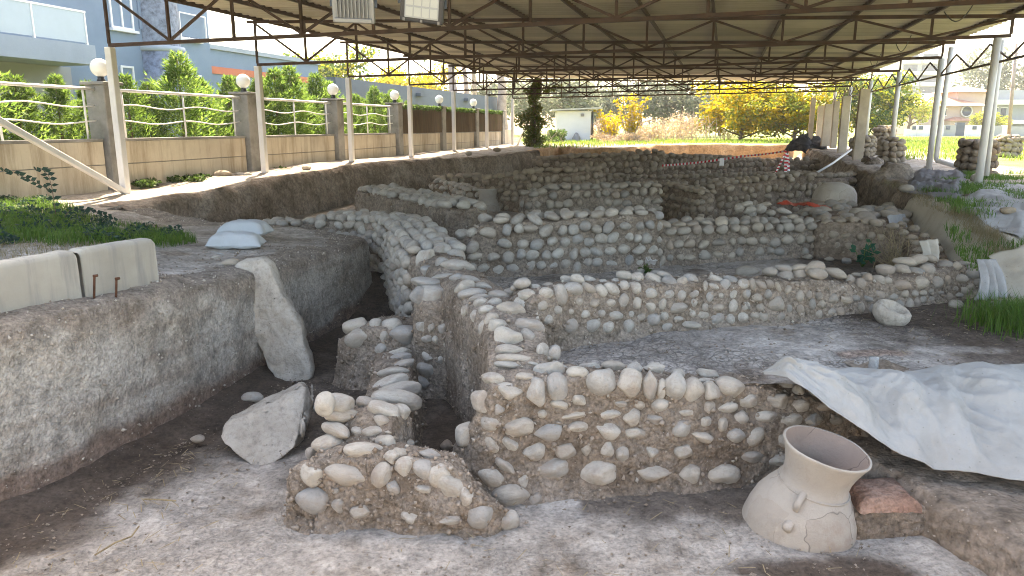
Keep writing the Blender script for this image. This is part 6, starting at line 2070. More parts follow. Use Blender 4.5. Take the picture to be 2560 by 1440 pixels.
def hanging(name, topl, topr, botl, botr, folds, mat, label, amp=0.03, nu=40, nv=30, sag=0.0, seed=0):
    V = []
    for i in range(nu):
        u = i / (nu - 1)
        a, b = topl.lerp(topr, u), botl.lerp(botr, u)
        for j in range(nv):
            v = j / (nv - 1)
            p = a.lerp(b, v)
            p += Vector((0.3, -1, 0)).normalized() * (amp * math.sin(u * folds * 6.28 + seed + 0.8 * v) * (0.3 + 0.7 * v) + sag * math.sin(math.pi * v))
            p += rough(p, 0.012, 5, seed)
            V.append(p)
    o = solo(name, V, grid_faces(nu, nv), mat, label, 'cloth')
    m = o.modifiers.new('thickness', 'SOLIDIFY')
    m.thickness = 0.01
    return o
hanging('torn_cloth', UD(2438, 650, 9.3), UD(2490, 648, 9.4), UD(2438, 752, 9.0), UD(2520, 742, 9.1), 3.5, M['tarp_grey'], 'pale torn cloth hanging in folds over the right end of the second wall', 0.05, sag=0.06, seed=2)
hanging('torn_cloth', UD(2300, 604, 10.6), UD(2345, 598, 10.7), UD(2312, 672, 10.2), UD(2340, 655, 10.3), 2, M['tarp'], 'bunched pale cloth at the foot of the draped bank beside the crumbling wall', 0.06, sag=0.05, seed=5)
hanging('torn_cloth', UD(2217, 540, 14.4), UD(2262, 535, 14.6), UD(2222, 570, 14.2), UD(2268, 585, 14.4), 4, M['tarp_grey'], 'grey cloth strip hanging over the rubble edge beside the draped bank', 0.03, seed=7)
hanging('torn_cloth', UD(2470, 640, 9.9), UD(2640, 590, 9.6), UD(2492, 735, 9.3), UD(2660, 770, 9.0), 2.2, M['tarp'], 'folded dirty cloth bulging from the bank at the right edge', 0.10, sag=0.16, seed=9)

def tarp_patch(name, corners, mat, label, cat, amp=0.06, n=40, lift=0.05, seed=0, f=1.6):
    V = []
    c = [Vector(q) for q in corners]
    for i in range(n):
        u = i / (n - 1)
        for j in range(n):
            v = j / (n - 1)
            p = c[0].lerp(c[1], u).lerp(c[3].lerp(c[2], u), v)
            edge = 0.06 * noise.noise(Vector((u * 6, v * 6, seed)))
            p.x += edge
            p.y += edge
            p.z = gz(p.x, p.y) + lift + amp * (0.5 + noise.fractal(Vector((p.x * f, p.y * f, seed)), 0.8, 2, 4)) * min(1, 8 * min(u, 1 - u, v, 1 - v))
            V.append(p)
    return solo(name, V, grid_faces(n, n), mat, label, cat)
tarp_patch('geotextile_patch', [U(2390, 520, 0.14), U(2560, 560, 0.1), U(2640, 470, 0.15), U(2450, 462, 0.15)], M['tarp_grey'], 'pale grey geotextile spread on the top of the right bank', 'geotextile', 0.10, 44, 0.04, 3)
tarp_patch('geotextile_patch', [U(2250, 480, 0.15), U(2400, 500, 0.14), U(2420, 436, 0.18), U(2290, 432, 0.18)], M['tarp_dark'] if 'tarp_dark' in M else M['tarp_grey'], 'dark grey geotextile round the foot of the second right post', 'geotextile', 0.16, 40, 0.05, 6)

def tarp_mound():
    c = UD(2015, 402, 43.0)
    c.z = 0.15
    V = []
    n, m = 40, 18
    for j in range(m + 1):
        v = j / m
        for i in range(n):
            a = 2 * math.pi * i / n
            rr = 0.95 * math.cos(v * math.pi / 2) ** 0.55 * (1 + 0.14 * math.sin(a * 6 + 1) * (1 - v))
            p = c + Vector((1.15 * rr * math.cos(a), rr * math.sin(a), (0.8 + 0.2 * math.sin(a * 2 + 0.6)) * v ** 0.8))
            V.append(p + rough(p, 0.16, 2.2, 3) + Vector((0, 0, 0.12 * abs(noise.noise(p * 3)))))
    Fc = []
    for j in range(m):
        for i in range(n):
            Fc.append((j * n + i, j * n + (i + 1) % n, (j + 1) * n + (i + 1) % n, (j + 1) * n + i))
    solo('tarpaulin_mound', V, Fc, M['blacktarp'], 'mound wrapped in black tarpaulin at the far right of the pit', 'tarpaulin')
tarp_mound()

# ---------------------------------------------------------------- rubble, gabions, plank posts, pipes
def rubble():
    r = random.Random(8)
    c0, c1, c2, c3 = (4.6, 13.6), (8.6, 13.9), (10.4, 18.6), (4.9, 18.4)
    th = thing('rubble_heap', (7, 15.5, -0.9), 'bed of loose rounded rubble between the third wall and the overturned jar', 'rubble')
    V = []
    n = 50
    for i in range(n):
        u = i / (n - 1)
        for j in range(n):
            v = j / (n - 1)
            x = (c0[0] * (1 - u) + c1[0] * u) * (1 - v) + (c3[0] * (1 - u) + c2[0] * u) * v
            y = (c0[1] * (1 - u) + c1[1] * u) * (1 - v) + (c3[1] * (1 - u) + c2[1] * u) * v
            e = min(u * 2, (1 - u) * 4, v * 6, (1 - v) * 3, 1)
            z = -0.95 + 0.68 * sstep(0, 1, e) + 0.08 * noise.fractal(Vector((x, y, 3)), 0.8, 2, 4)
            V.append(Vector((x, y, z)))
    Fc = grid_faces(n, n)
    part('earth', V, Fc, M['mud_far'], th)
    for q in range(230):
        i = r.randrange(len(V))
        p = V[i] + Vector((r.uniform(-.05, .05), r.uniform(-.05, .05), 0.03))
        s = r.uniform(0.16, 0.36)
        inst('stone', r.choice(ST_GREY), th, p, Matrix.Rotation(r.uniform(0, 6.28), 3, 'Z') @ Matrix.Rotation(r.gauss(0, .3), 3, 'X'), (s * r.uniform(0.9, 1.4), s, s * r.uniform(0.5, 0.8)))
    for (px, py, w, h) in ((1850, 520, 24, 22), (1875, 525, 30, 22), (1900, 522, 28, 24), (1925, 532, 22, 16), (1868, 510, 26, 14), (1915, 512, 24, 14), (1960, 530, 36, 16), (1880, 535, 22, 14)):
        p = UD(px, py, 14.6)
        inst('stone', r.choice(ST_NEAR), th, p, Matrix.Rotation(r.uniform(-.4, .4), 3, 'Y'), (w * 14.8 / FPX * 1.1, 0.22, h * 14.8 / FPX * 1.1))
rubble()

def red_sheet():
    a, b = UD(1945, 506, 17.0), UD(2135, 524, 16.4)
    V = []
    for i in range(60):
        u = i / 59
        p = a.lerp(b, u)
        for j in range(8):
            v = j / 7
            q = p + Vector((0, (v - 0.5) * 0.3, 0.09 * math.sin(math.pi * v) * (0.5 + 0.5 * math.sin(u * 9 + 1) ** 2) * min(1, 8 * min(u, 1 - u)) - 0.02))
            V.append(q + rough(q, 0.05, 5, 1))
    solo('plastic_sheet', V, grid_faces(60, 8), M['redplastic'], 'crumpled red and white plastic sheet lying along the rubble', 'plastic')
M['redplastic'] = simple('red_plastic', (0.45, 0.07, 0.04), 0.4, 0, 0.3, 3.0, 0.01, 'object', 0.4, (4.0, 0.58, (0.62, 0.55, 0.52)))
red_sheet()

def gabion(c, w, h, label, meshes, seed, sz=0.26):
    r = random.Random(seed)
    th = thing('stone_gabion', c, label, 'gabion', 'stone-filled post bases on the right')
    c = Vector(c)
    g = box(c + Vector((0, 0, -0.1)), w * 0.72, w * 0.72, h + 0.05, 0.3)
    part('core', *g, M['mud_far'], th, smooth=False)
    z = sz * 0.4
    while z < h:
        nn = max(6, int(2 * math.pi * w * 0.5 / (sz * 0.85)))
        for k in range(nn):
            a = 2 * math.pi * (k + r.uniform(-.25, .25)) / nn
            # square-ish plan
            rr = w * 0.46 / max(abs(math.cos(a - 0.3)), abs(math.sin(a - 0.3))) ** 0.6
            p = c + Vector((rr * math.cos(a), rr * math.sin(a), z + r.uniform(-.04, .04)))
            inst('stone', r.choice(meshes), th, p, Matrix.Rotation(a + r.gauss(0, .3), 3, 'Z') @ Matrix.Rotation(r.gauss(0, .5), 3, 'X'), (sz * .9, sz * r.uniform(.9, 1.3), sz * r.uniform(.7, 1.05)))
        z += sz * 0.78
    for k in range(7):
        p = c + Vector((r.uniform(-.35, .35) * w, r.uniform(-.35, .35) * w, h))
        inst('stone', r.choice(meshes), th, p, Matrix.Rotation(r.uniform(0, 6), 3, 'Z'), (sz * 1.1, sz, sz * .75))
p3, p4 = A(S0 + DS * 3, TR), A(S0 + DS * 4, TR)
gabion((p3.x, p3.y, gz(p3.x, p3.y)), 0.72, 0.85, 'brown stone gabion under the third right post', ST_FAR, 1)
gabion((p4.x - 0.1, p4.y, gz(p4.x, p4.y)), 0.85, 0.85, 'stone gabion under the fourth right post', ST_FAR, 2)
q = UD(2205, 385, 36.5)
gabion((q.x, q.y, 0.25), 0.75, 1.25, 'taller sunlit stone gabion behind the fourth right post base', ST_FAR, 3)
q = UD(2437, 432, 21.5)
gabion((q.x, q.y, 0.15), 0.8, 0.95, 'dark wrapped stone gabion behind the near right post', ST_DARK if 'ST_DARK' in globals() else ST_FAR, 4)
q = UD(2516, 385, 33)
gabion((q.x, q.y, 0.25), 0.85, 0.85, 'sunlit stone gabion on the field at the right edge', ST_FAR, 5)
tag(solo('sign_post', *tube([(q.x, q.y, 1.0), UD(2540, 110, 33)], 0.07, 8), M['bark_pale'], 'thin tan pole rising from the field gabion at the right edge', 'pole'))

def pedestal():
    for (x0, x1, yb, yt, Y, lab, sd_) in ((2185, 2285, 515, 412, 19.6, 'worn brown earth pedestal below the third right post', 3), (2150, 2210, 470, 395, 27.0, 'grey-brown earth hump left of the worn pedestal', 7)):
        a, b = UD(x0, yb, Y), UD(x1, yb, Y)
        zt = UD(x0, yt, Y).z
        th = thing('earth_pedestal', a.lerp(b, 0.5), lab, 'earth pedestal')
        pts = [(a.x, Y + 0.2, a.z - 0.2, zt - 0.25), ((a.x * 2 + b.x) / 3, Y, a.z - 0.2, zt), ((a.x + 2 * b.x) / 3, Y, a.z - 0.2, zt + 0.02), (b.x, Y + 0.1, a.z - 0.2, zt)]
        prof = [(-0.1, 0), (0.0, 0.5), (0.08, 0.9), (0.2, 1.0), (0.7, 1.02), (1.0, 0.95), (1.1, 0)]
        loft('mud_core', pts, prof, M['bank'], 0.08, 0.08, 0.07, 1.8, caps=True, parent=th, seed=sd_)
pedestal()

def planks():
    labs = ['tallest pale concrete plank post nearest on the right', 'pale concrete plank post just behind the tallest one', 'short pale plank post behind a white steel post', 'wide pale plank post in the middle of the row', 'narrow pale plank post left of the wide one', 'thin leaning plank post at the left end of the row']
    for i, (xt, yt, xb, yb, w, Y) in enumerate(((2163, 222, 2143, 396, 24, 30), (2117, 240, 2105, 366, 20, 36), (2092, 252, 2084, 356, 14, 40), (2074, 260, 2064, 352, 22, 42), (2053, 264, 2046, 352, 14, 44), (2034, 244, 2024, 352, 11, 43))):
        b, t = UD(xb, yb, Y), UD(xt, yt, Y)
        ww = w * Y / FPX
        g = bevel_geo(bar(b - Vector((0, 0, 0.3)), t, ww, 0.14, Vector((0, 1, 0))), 0.012, 1)
        th = thing('plank_post', b, labs[i], 'post', 'row of pale plank posts at the far right')
        part('plank', *g, M['plank'], th, smooth=False)
        for k in (-1, 1):
            q = t + Vector((k * ww * 0.25, 0, 0))
            part('rebar', *tube([q - Vector((0, 0, 0.1)), q + Vector((0.06 * k, 0, 0.28))], 0.014, 5), M['rust'], th)
M['plank'] = simple('weathered_plank', (0.47, 0.39, 0.30), 0.85, 0, 0.12, 1.2, 0.006, 'world', 0.2, (1.4, 0.64, (0.18, 0.12, 0.08)))
planks()

def pipes():
    a, b, c = UD(2379, 118, 23.6), UD(2340, 398, 23.6), UD(2420, 424, 22.6)
    pts = [a, a.lerp(b, 0.5), b, b + Vector((0.05, -0.02, -0.06)), b.lerp(c, 0.1) + Vector((0, 0, -0.02)), c]
    solo('drain_pipe', *tube(pts, 0.075, 12), M['post'], 'white drain pipe with an elbow beside the second right post', 'pipe')
    a, b = UD(2505, 100, 19.2), UD(2466, 440, 19.2)
    solo('drain_pipe', *tube([a, a.lerp(b, 0.5), b], 0.06, 12), M['post'], 'thin white drain pipe behind the near right post', 'pipe')
    a, b = UD(2035, 436, 26), UD(2128, 374, 29)
    solo('white_pole', *tube([a, a.lerp(b, 0.5) + Vector((0, 0, -0.05)), b], 0.04, 8), M['post'], 'white pole lying slanted across the far right corner of the pit', 'pole')
pipes()

def tape():
    th = thing('barrier_tape', UD(1968, 432, 24), 'red and white striped barrier tape strung to a stake in the far pit', 'barrier tape')
    def strip(a, b, sag, w=0.07, n=34, nm='tape'):
        V, Fc, mi = [], [], []
        for i in range(n + 1):
            u = i / n
            p = a.lerp(b, u) - Vector((0, 0, sag * math.sin(math.pi * u)))
            tw = 0.5 * math.sin(u * 9)
            up = Vector((0, math.sin(tw), math.cos(tw)))
            if abs((b - a).normalized().z) > 0.7:
                up = Vector((math.cos(tw), math.sin(tw), 0))
            V += [p - up * w / 2, p + up * w / 2]
            if i < n:
                Fc.append((2 * i, 2 * i + 1, 2 * i + 3, 2 * i + 2))
                mi.append(i % 2)
        part(nm, V, Fc, [M['tape_red'], M['tape_white']], th, mi=mi, smooth=False)
    top = UD(1968, 377, 24.5)
    strip(UD(1655, 414, 29), UD(1860, 390, 26), 0.04, 0.08, 44)
    strip(UD(1860, 390, 26), top, 0.02, 0.06, 24)
    strip(top, UD(1964, 432, 24.3), 0, 0.13, 12)
    strip(top, UD(1972, 428, 24.3), 0, 0.1, 10)
    strip(UD(1962, 385, 24.4), UD(1938, 434, 24.2), 0.02, 0.07, 12)
    part('stake', *tube([UD(1967, 440, 24.5), top + Vector((0, 0, 0.05))], 0.03, 6), M['rust'], th)
    g = box(UD(1804, 414, 26.5), 0.16, 0.02, 0.26)
    part('paper_tag', *g, M['tape_white'], th, smooth=False)
tape()

def bottle():
    p = U(2189, 925, -0.66)
    prof = [(0.0, -0.1), (0.042, -0.1), (0.043, -0.02), (0.045, 0.0), (0.041, 0.015), (0.045, 0.03), (0.041, 0.045), (0.045, 0.06), (0.041, 0.075), (0.045, 0.09), (0.04, 0.11), (0.0, 0.112)]
    V, Fc = lathe(prof, 20, Matrix.Translation(p + Vector((0, 0.05, -0.0))))
    o = solo('plastic_bottle', V, Fc, M['pet'], 'clear ribbed plastic bottle standing behind the white sheet', 'bottle')
def petmat():
    m, nt, b = newmat('clear_plastic')
    b.inputs['Base Color'].default_value = (0.85, 0.9, 0.92, 1)
    b.inputs['Roughness'].default_value = 0.12
    b.inputs['Transmission Weight'].default_value = 0.75
    b.inputs['IOR'].default_value = 1.3
    return m
M['pet'] = petmat()
bottle()

# ---------------------------------------------------------------- plants in the foreground
def blades(region, n, h, w, r, zf, lean=0.5, mask=None):
    V, Fc = [], []
    k = 0
    tries = 0
    while k < n and tries < n * 12:
        tries += 1
        x, y = region(r)
        if mask and not mask(x, y, r):
            continue
        z = zf(x, y)
        hh = h * r.uniform(0.45, 1.15)
        a = r.uniform(0, 6.28)
        d = Vector((math.cos(a), math.sin(a), 0))
        s = Vector((-d.y, d.x, 0)) * w
        b = Vector((x, y, z - 0.01))
        m = b + d * hh * lean * 0.3 + Vector((0, 0, hh * 0.6))
        t = b + d * hh * lean + Vector((0, 0, hh * r.uniform(0.7, 1.0)))
        i = len(V)
        V += [b - s, b + s, m + s * 0.7, m - s * 0.7, t]
        Fc += [(i, i + 1, i + 2, i + 3), (i + 3, i + 2, i + 4)]
        k += 1
    return V, Fc

def polyreg(pts):
    P = [(p.x, p.y) for p in pts]
    x0, x1 = min(p[0] for p in P), max(p[0] for p in P)
    y0, y1 = min(p[1] for p in P), max(p[1] for p in P)
    def inside(x, y):
        c = False
        for i in range(len(P)):
            (xa, ya), (xb, yb) = P[i], P[(i + 1) % len(P)]
            if (ya > y) != (yb > y) and x < (xb - xa) * (y - ya) / (yb - ya) + xa:
                c = not c
        return c
    def f(r):
        for _ in range(60):
            x, y = r.uniform(x0, x1), r.uniform(y0, y1)
            if inside(x, y):
                return x, y
        return x, y
    return f

def plants():
    r = random.Random(21)
    reg = polyreg([U(-120, 615, 0), U(180, 612, 0), U(300, 612, -0.05), U(420, 618, -0.1), U(500, 605, -0.15), U(430, 575, -0.12), U(330, 555, -0.1), U(240, 530, 0), U(100, 500, 0), U(-150, 480, 0)])
    msk = lambda x, y, q: noise.noise(Vector((x * 1.3, y * 1.3, 0))) > -0.25
    V, Fc = blades(reg, 15000, 0.20, 0.005, r, gz, 0.55, msk)
    tag(solo('grass', V, Fc, M['grass'], 'lush green grass growing on the left ground behind the kerb blocks', 'grass'), kind='stuff')
    V, Fc = blades(polyreg([U(-100, 650, 0), U(150, 640, 0), U(330, 612, 0), U(200, 606, 0), U(-100, 612, 0)]), 1500, 0.10, 0.003, r, gz, 0.9)
    tag(solo('dry_grass', V, Fc, M['drygrass'], 'dry flattened grass along the back of the kerb blocks', 'grass'), kind='stuff')
    # broad-leaved weeds among the grass
    cs = []
    for q in range(70):
        x, y = reg(r)
        cs.append((Vector((x, y, gz(x, y) + 0.1)), Vector((0.16, 0.16, 0.09))))
    V, Fc = leaf_cloud(cs, 3000, 0.035, r, 0.6)
    tag(solo('ground_weeds', V, Fc, M['darkleaf'], 'bluish low weeds spreading among the left grass', 'weeds'), kind='stuff')
    # the tall arching weed at the left
    def weed(base, stems, label, leaf=0.05):
        th = thing('tall_weed', base, label, 'weed')
        geos, V, Fc = [], [], []
        for pts in stems:
            geos.append(tube(pts, [0.008, 0.007, 0.006, 0.005, 0.004, 0.003][:len(pts)] + [0.003] * max(0, len(pts) - 6), 5))
            for i in range(1, len(pts)):
                for q in range(2):
                    for sgn in (-1, 1):
                        p = pts[i - 1].lerp(pts[i], (q + 0.5) / 2)
                        ax = Vector((sgn * r.uniform(0.6, 1), r.gauss(0, 0.4), r.uniform(-0.1, 0.4))).normalized() * leaf * r.uniform(0.8, 1.3)
                        e = ax.cross(Vector((0.2, 1, 0.3))).normalized() * leaf * 0.45
                        k = len(V)
                        V += [p, p + ax * 0.5 + e, p + ax * 1.3, p + ax * 0.5 - e]
                        Fc.append((k, k + 1, k + 2, k + 3))
        part('stem', *merge(*geos), M['bark'], th)
        part('leaves', V, Fc, M['darkleaf'], th, smooth=False)
    b = U(140, 538, 0)
    st1 = [UD(140, 538, b.y), UD(135, 505, b.y), UD(130, 470, b.y), UD(122, 440, b.y), UD(110, 425, b.y), UD(85, 424, b.y)]
    st2 = [UD(128, 478, b.y), UD(100, 462, b.y), UD(70, 447, b.y), UD(40, 434, b.y), UD(15, 426, b.y), UD(-5, 421, b.y)]
    weed(b, [st1, st2], 'tall dark-leaved weed arching over the left grass in front of the wall', 0.085)
    b = U(160, 545, -0.02)
    st = [UD(155, 550, b.y), UD(175, 525, b.y), UD(205, 522, b.y), UD(235, 528, b.y), UD(265, 538, b.y), UD(290, 550, b.y)]
    weed(b, [st], 'low dark-leaved weed trailing right from the tall weed', 0.09)
    # weeds along the foot of the wall
    cs = []
    for (x, y) in ((355, 465), (380, 462), (365, 467), (440, 456), (480, 452), (490, 455), (505, 450), (700, 430), (735, 425), (620, 430)):
        p = U(x, y, 0.05)
        cs.append((p + Vector((0, 0, 0.08)), Vector((0.28, 0.2, 0.1))))
    V, Fc = leaf_cloud(cs, 1500, 0.05, r, 0.7)
    tag(solo('wall_weeds', V, Fc, M['greenleaf'], 'green weeds along the foot of the boundary wall', 'weeds'), kind='stuff')
    # right side: clump by the room, turf on the bank
    c = U(2535, 815, -0.72)
    V, Fc = blades(lambda q: (c.x + q.gauss(0.15, 0.28), c.y + q.gauss(0, 0.28)), 2600, 0.36, 0.005, r, lambda x, y: -0.74, 0.5)
    tag(solo('grass_clump', V, Fc, M['grass'], 'bright green grass clump at the right edge below the torn cloth', 'grass'), kind='stuff')
    regs = polyreg([U(2380, 560, 0.1), U(2480, 640, 0.05), U(2640, 660, 0.05), U(2680, 480, 0.1), U(2560, 440, 0.15), U(2400, 440, 0.17), U(2280, 470, 0.15)])
    m2 = lambda x, y, q: noise.noise(Vector((x * 0.9, y * 0.9, 5))) > 0.02
    V, Fc = blades(regs, 6500, 0.16, 0.006, r, lambda x, y: gz(x, y) + 0.05, 0.6, m2)
    tag(solo('bank_grass', V, Fc, M['grass'], 'patchy green grass on the top of the right bank', 'grass'), kind='stuff')
    lip = [(x, y) for x, y in PIT_RIGHT[3:9]]
    def lipreg(q):
        i = q.randrange(len(lip) - 1)
        f = q.random()
        return lip[i][0] + (lip[i + 1][0] - lip[i][0]) * f + q.gauss(0.1, 0.12), lip[i][1] + (lip[i + 1][1] - lip[i][1]) * f + q.gauss(0, 0.12)
    V, Fc = blades(lipreg, 3500, 0.16, 0.003, r, lambda x, y: gz(x, y) + 0.0, 1.1)
    tag(solo('lip_straw', V, Fc, M['drygrass'], 'dry straw hanging over the lip of the right bank', 'straw'), kind='stuff')
    # meadow: tufts nearest the pit, far end and right
    V, Fc = blades(polyreg([U(1340, 372, 0.33), U(1500, 366, 0.34), U(1700, 359, 0.35), U(2000, 358, 0.35), U(2030, 346, 0.35), U(1300, 348, 0.33)]), 9000, 0.28, 0.02, r, gz, 0.5)
    tag(solo('meadow_grass', V, Fc, M['fieldgrass'], 'sunlit yellow-green grass beyond the far edge of the pit', 'grass'), kind='stuff')
    V, Fc = blades(polyreg([U(2200, 396, 0.25), U(2330, 400, 0.25), U(2700, 400, 0.25), U(2700, 345, 0.3), U(2240, 345, 0.3)]), 12000, 0.3, 0.02, r, gz, 0.5)
    tag(solo('meadow_grass', V, Fc, M['fieldgrass'], 'sunlit yellow-green field grass right of the shelter posts', 'grass'), kind='stuff')
    # broad green plant and dry twigs in the third room
    b = U(2155, 668, -0.8)
    th = thing('wild_tobacco_plant', b, 'dark green broad-leaved plant in the third room before the brown wall end', 'plant')
    V, Fc, geos = [], [], []
    for q in range(5):
        tip = b + Vector((r.uniform(-.18, .22), r.uniform(-.1, .1), r.uniform(.25, .5)))
        geos.append(tube([b, b.lerp(tip, .5) + Vector((r.gauss(0, .02), 0, 0)), tip], [0.01, 0.007, 0.004], 5))
        for k in range(8):
            p = b.lerp(tip, r.uniform(.3, 1))
            ax = Vector((r.gauss(0, 1), r.gauss(0, .7), r.gauss(.1, .5))).normalized() * 0.07
            e = ax.cross(Vector((0.3, 1, 0.2))).normalized() * 0.035
            j = len(V)
            V += [p, p + ax + e, p + ax * 2, p + ax - e]
            Fc.append((j, j + 1, j + 2, j + 3))
    part('stems', *merge(*geos), M['greenleaf'], th)
    part('leaves', V, Fc, M['darkgreen'], th, smooth=False)
    b = U(2235, 672, -0.8)
    geos = []
    for q in range(70):
        a = b + Vector((r.gauss(0, .1), r.gauss(0, .1), 0))
        e = b + Vector((r.gauss(0, .38), r.gauss(0, .25), r.uniform(.15, .75)))
        m = a.lerp(e, .5) + Vector((r.gauss(0, .06), r.gauss(0, .06), r.gauss(0.03, .04)))
        geos.append(tube([a, m, e], [0.006, 0.004, 0.002], 4, False))
    solo('dry_twig_bush', *merge(*geos), M['straw'], 'leafless dry twig bush against the crumbling brown wall end', 'bush')
    b = U(1612, 684, -0.8)
    V, Fc = leaf_cloud([(b + Vector((0, 0, 0.08)), Vector((0.1, 0.08, 0.1)))], 40, 0.05, r, 0.5)
    solo('small_weed', V, Fc, M['greenleaf'], 'tiny green weed growing between the broken pots', 'weed')
M['darkgreen'] = leafmat('dark_green_leaf', [(0.015, 0.07, 0.04), (0.02, 0.09, 0.05), (0.03, 0.10, 0.05)], 0.3)
plants()

def litter():
    r = random.Random(31)
    V, Fc = [], []
    # pebbles and crumbs of mud on the floors
    oct_ = [(1, 0, 0), (-1, 0, 0), (0, 1, 0), (0, -1, 0), (0, 0, 1), (0, 0, -1)]
    of = [(0, 2, 4), (2, 1, 4), (1, 3, 4), (3, 0, 4), (2, 0, 5), (1, 2, 5), (3, 1, 5), (0, 3, 5)]
    def peb(p, s):
        k = len(V)
        for o in oct_:
            V.append(p + Vector((o[0] * s * r.uniform(.6, 1.3), o[1] * s * r.uniform(.6, 1.3), o[2] * s * r.uniform(.4, .9))))
        for f in of:
            Fc.append(tuple(i + k for i in f))
    for q in range(2600):
        t = r.random()
        if t < 0.45:
            y = r.uniform(4.6, 9)
            x = np.interp(y, [pp[1] for pp in PIT_LEFT[:8]], [pp[0] for pp in PIT_LEFT[:8]]) + abs(r.gauss(0.1, 0.8))
            z = zpit(y)
        elif t < 0.6:
            x, y = r.uniform(-1.5, 3), r.uniform(4.6, 5.9)
            z = zpit(y)
        elif t < 0.8:
            x, y = r.uniform(0.4, 6.2), r.uniform(6.7, 9)
            z = -0.72
        else:
            y = r.uniform(6, 12.3)
            x = np.interp(y, [pp[1] for pp in PIT_LEFT[:8]], [pp[0] for pp in PIT_LEFT[:8]]) - abs(r.gauss(0.2, 0.7)) - 0.2
            z = gz(x, y)
        peb(Vector((float(x), y, z + 0.012)), r.uniform(0.004, 0.016) * (1.6 if r.random() < 0.08 else 1))
    tag(solo('pebbles', V, Fc, M['mud'], 'small pebbles and crumbs of mud strewn over the floors', 'pebbles', smooth=False), kind='stuff')
    V2, F2 = [], []
    for q in range(260):
        t = r.random()
        if t < 0.5:
            x, y, z = r.gauss(-3.1, 0.5), r.uniform(4.7, 7.0), -1.57
        elif t < 0.75:
            x, y, z = r.uniform(3.2, 6), r.uniform(7, 9), -0.7
        else:
            x, y, z = r.uniform(-1, 3.2), r.uniform(4.6, 5.8), -1.58
        a = r.uniform(0, 3.14)
        L = r.uniform(0.03, 0.16)
        d = Vector((math.cos(a), math.sin(a), r.uniform(-.05, .15))) * L / 2
        n = Vector((-d.y, d.x, 0)).normalized() * r.uniform(0.002, 0.004)
        p = Vector((x, y, z + 0.02))
        k = len(V2)
        V2 += [p - d - n, p - d + n, p + d + n, p + d - n]
        F2.append((k, k + 1, k + 2, k + 3))
    tag(solo('straw_litter', V2, F2, M['straw'], 'scattered bits of straw and dry stalks on the floors', 'straw', smooth=False), kind='stuff')
    for (pts, lab) in (([U(360, 1252, -1.55), U(400, 1253, -1.55), U(440, 1256, -1.55)], 'straight dry reed stalk on the soil below the baulk'), ([U(238, 1392, -1.56), U(290, 1360, -1.56), U(330, 1345, -1.56), U(348, 1320, -1.56)], 'bent dry stalk near the left bottom corner')):
        solo('dry_stalk', *tube([p + Vector((0, 0, 0.015)) for p in pts], 0.007, 5), M['straw'], lab, 'stalk')
    a = [U(445, 616, -0.18), U(480, 622, -0.19), U(520, 632, -0.2), U(560, 640, -0.2)]
    solo('frayed_rope', *tube([p + Vector((0, 0, 0.02)) for p in a], [0.012, 0.014, 0.016, 0.01], 6), M['cloth'], 'short frayed white rope lying in front of the sandbags', 'rope')
litter()

# ---------------------------------------------------------------- the air
def haze():
    m = bpy.data.materials.new('haze_air')
    m.use_nodes = True
    nt = m.node_tree
    nt.nodes.clear()
    v = nt.nodes.new('ShaderNodeVolumePrincipled')
    v.inputs['Color'].default_value = (0.90, 0.94, 1.0, 1)
    v.inputs['Density'].default_value = 0.0005
    v.inputs['Anisotropy'].default_value = 0.5
    o = nt.nodes.new('ShaderNodeOutputMaterial')
    nt.links.new(v.outputs[0], o.inputs['Volume'])
    V, Fc = box((0, 125, -3.0), 460, 320, 45)
    solo('haze', V, Fc, m, kind='stuff', smooth=False)
haze()
scene.cycles.volume_bounces = 0

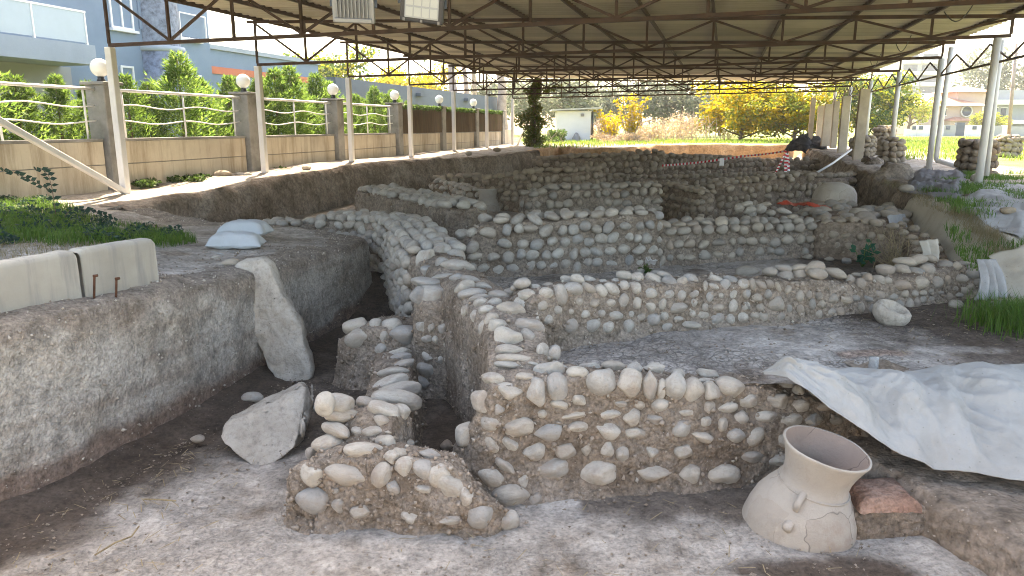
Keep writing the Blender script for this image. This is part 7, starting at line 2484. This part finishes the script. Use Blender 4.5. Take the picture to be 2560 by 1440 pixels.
# ---------------------------------------------------------------- grit bedded in the earth faces
def grit(parent, n, smin, smax, mat, seed, facing=True, name='grit', src=None):
    """chips of stone and hard mud standing a little proud of an earth face"""
    r = random.Random(seed)
    o = src or [c for c in parent.children if c.name.startswith('mud_core')][0]
    org = worg(o)
    me = o.data
    polys = []
    for p in me.polygons:
        c = p.center + org
        if not facing or p.normal.dot((CAMP - c).normalized()) > 0.08 or p.normal.dot((CAMP - c).normalized()) < -0.08:
            polys.append((c, p.normal.copy(), p.area))
    wts = [q[2] for q in polys]
    V, Fc = [], []
    oc = [(1, 0, 0), (-1, 0, 0), (0, 1, 0), (0, -1, 0), (0, 0, 1), (0, 0, -1)]
    of = [(0, 2, 4), (2, 1, 4), (1, 3, 4), (3, 0, 4), (2, 0, 5), (1, 2, 5), (3, 1, 5), (0, 3, 5)]
    for c, nn, _ in r.choices(polys, wts, k=n):
        s = smin + (smax - smin) * r.random() ** 2.5
        q = Vector((r.gauss(0, 1), r.gauss(0, 1), r.gauss(0, 1))).normalized().to_track_quat('Z', 'Y')
        sc = Vector((r.uniform(0.6, 1.3), r.uniform(0.6, 1.3), r.uniform(0.45, 0.9))) * s
        c = c + Vector((r.uniform(-.02, .02), r.uniform(-.02, .02), r.uniform(-.02, .02)))
        k = len(V)
        for a in oc:
            j = r.uniform(0.75, 1.2)
            V.append(c + q @ Vector((a[0] * sc.x * j, a[1] * sc.y * j, a[2] * sc.z * j)))
        for f in of:
            Fc.append(tuple(i + k for i in f))
    if parent is not None:
        return part(name, V, Fc, mat, parent, smooth=True, kind='stuff')
    return tag(solo(name, V, Fc, mat, smooth=True), kind='stuff')

def gritmat(name, cols):
    m, nt, b = newmat(name)
    geo = nt.nodes.new('ShaderNodeNewGeometry')
    col = ramp(nt, geo.outputs['Random Per Island'], [(i / (len(cols) - 1), c) for i, c in enumerate(cols)])
    nt.links.new(col, b.inputs['Base Color'])
    b.inputs['Roughness'].default_value = 0.95
    b.inputs['Specular IOR Level'].default_value = 0.1
    return m
M['gritmat'] = gritmat('grit', [(0.20, 0.15, 0.11), (0.30, 0.24, 0.185), (0.38, 0.32, 0.26), (0.26, 0.20, 0.15), (0.46, 0.41, 0.345)])
M['gritpale'] = gritmat('pale_grit', [(0.34, 0.29, 0.235), (0.45, 0.40, 0.34), (0.52, 0.475, 0.41), (0.29, 0.235, 0.185), (0.58, 0.54, 0.48)])
for i, (wl, n) in enumerate(((W1, 2600), (ST1, 1500), (WB, 900), (BK, 500), (RC, 500), (SP1, 1800), (W2, 2600), (W3, 1200), (W3b, 800), (W4, 700))):
    grit(wl[0], n, 0.007, 0.034 if i < 7 else 0.045, M['gritmat'], 300 + i)
for o in list(bpy.data.objects):
    if o.name.startswith('earth_baulk'):
        g = grit(None, 5200, 0.005, 0.022, M['gritpale'], 330, src=o, name='baulk_grit')
        g['label'] = 'pale chips and gravel standing out of the cut earth face on the left'
    elif o.name.startswith('earth_shelf'):
        g = grit(None, 900, 0.005, 0.022, M['gritmat'], 331, src=o, name='shelf_grit')
        g['label'] = 'small chips bedded in the low earth shelf at the right foreground'
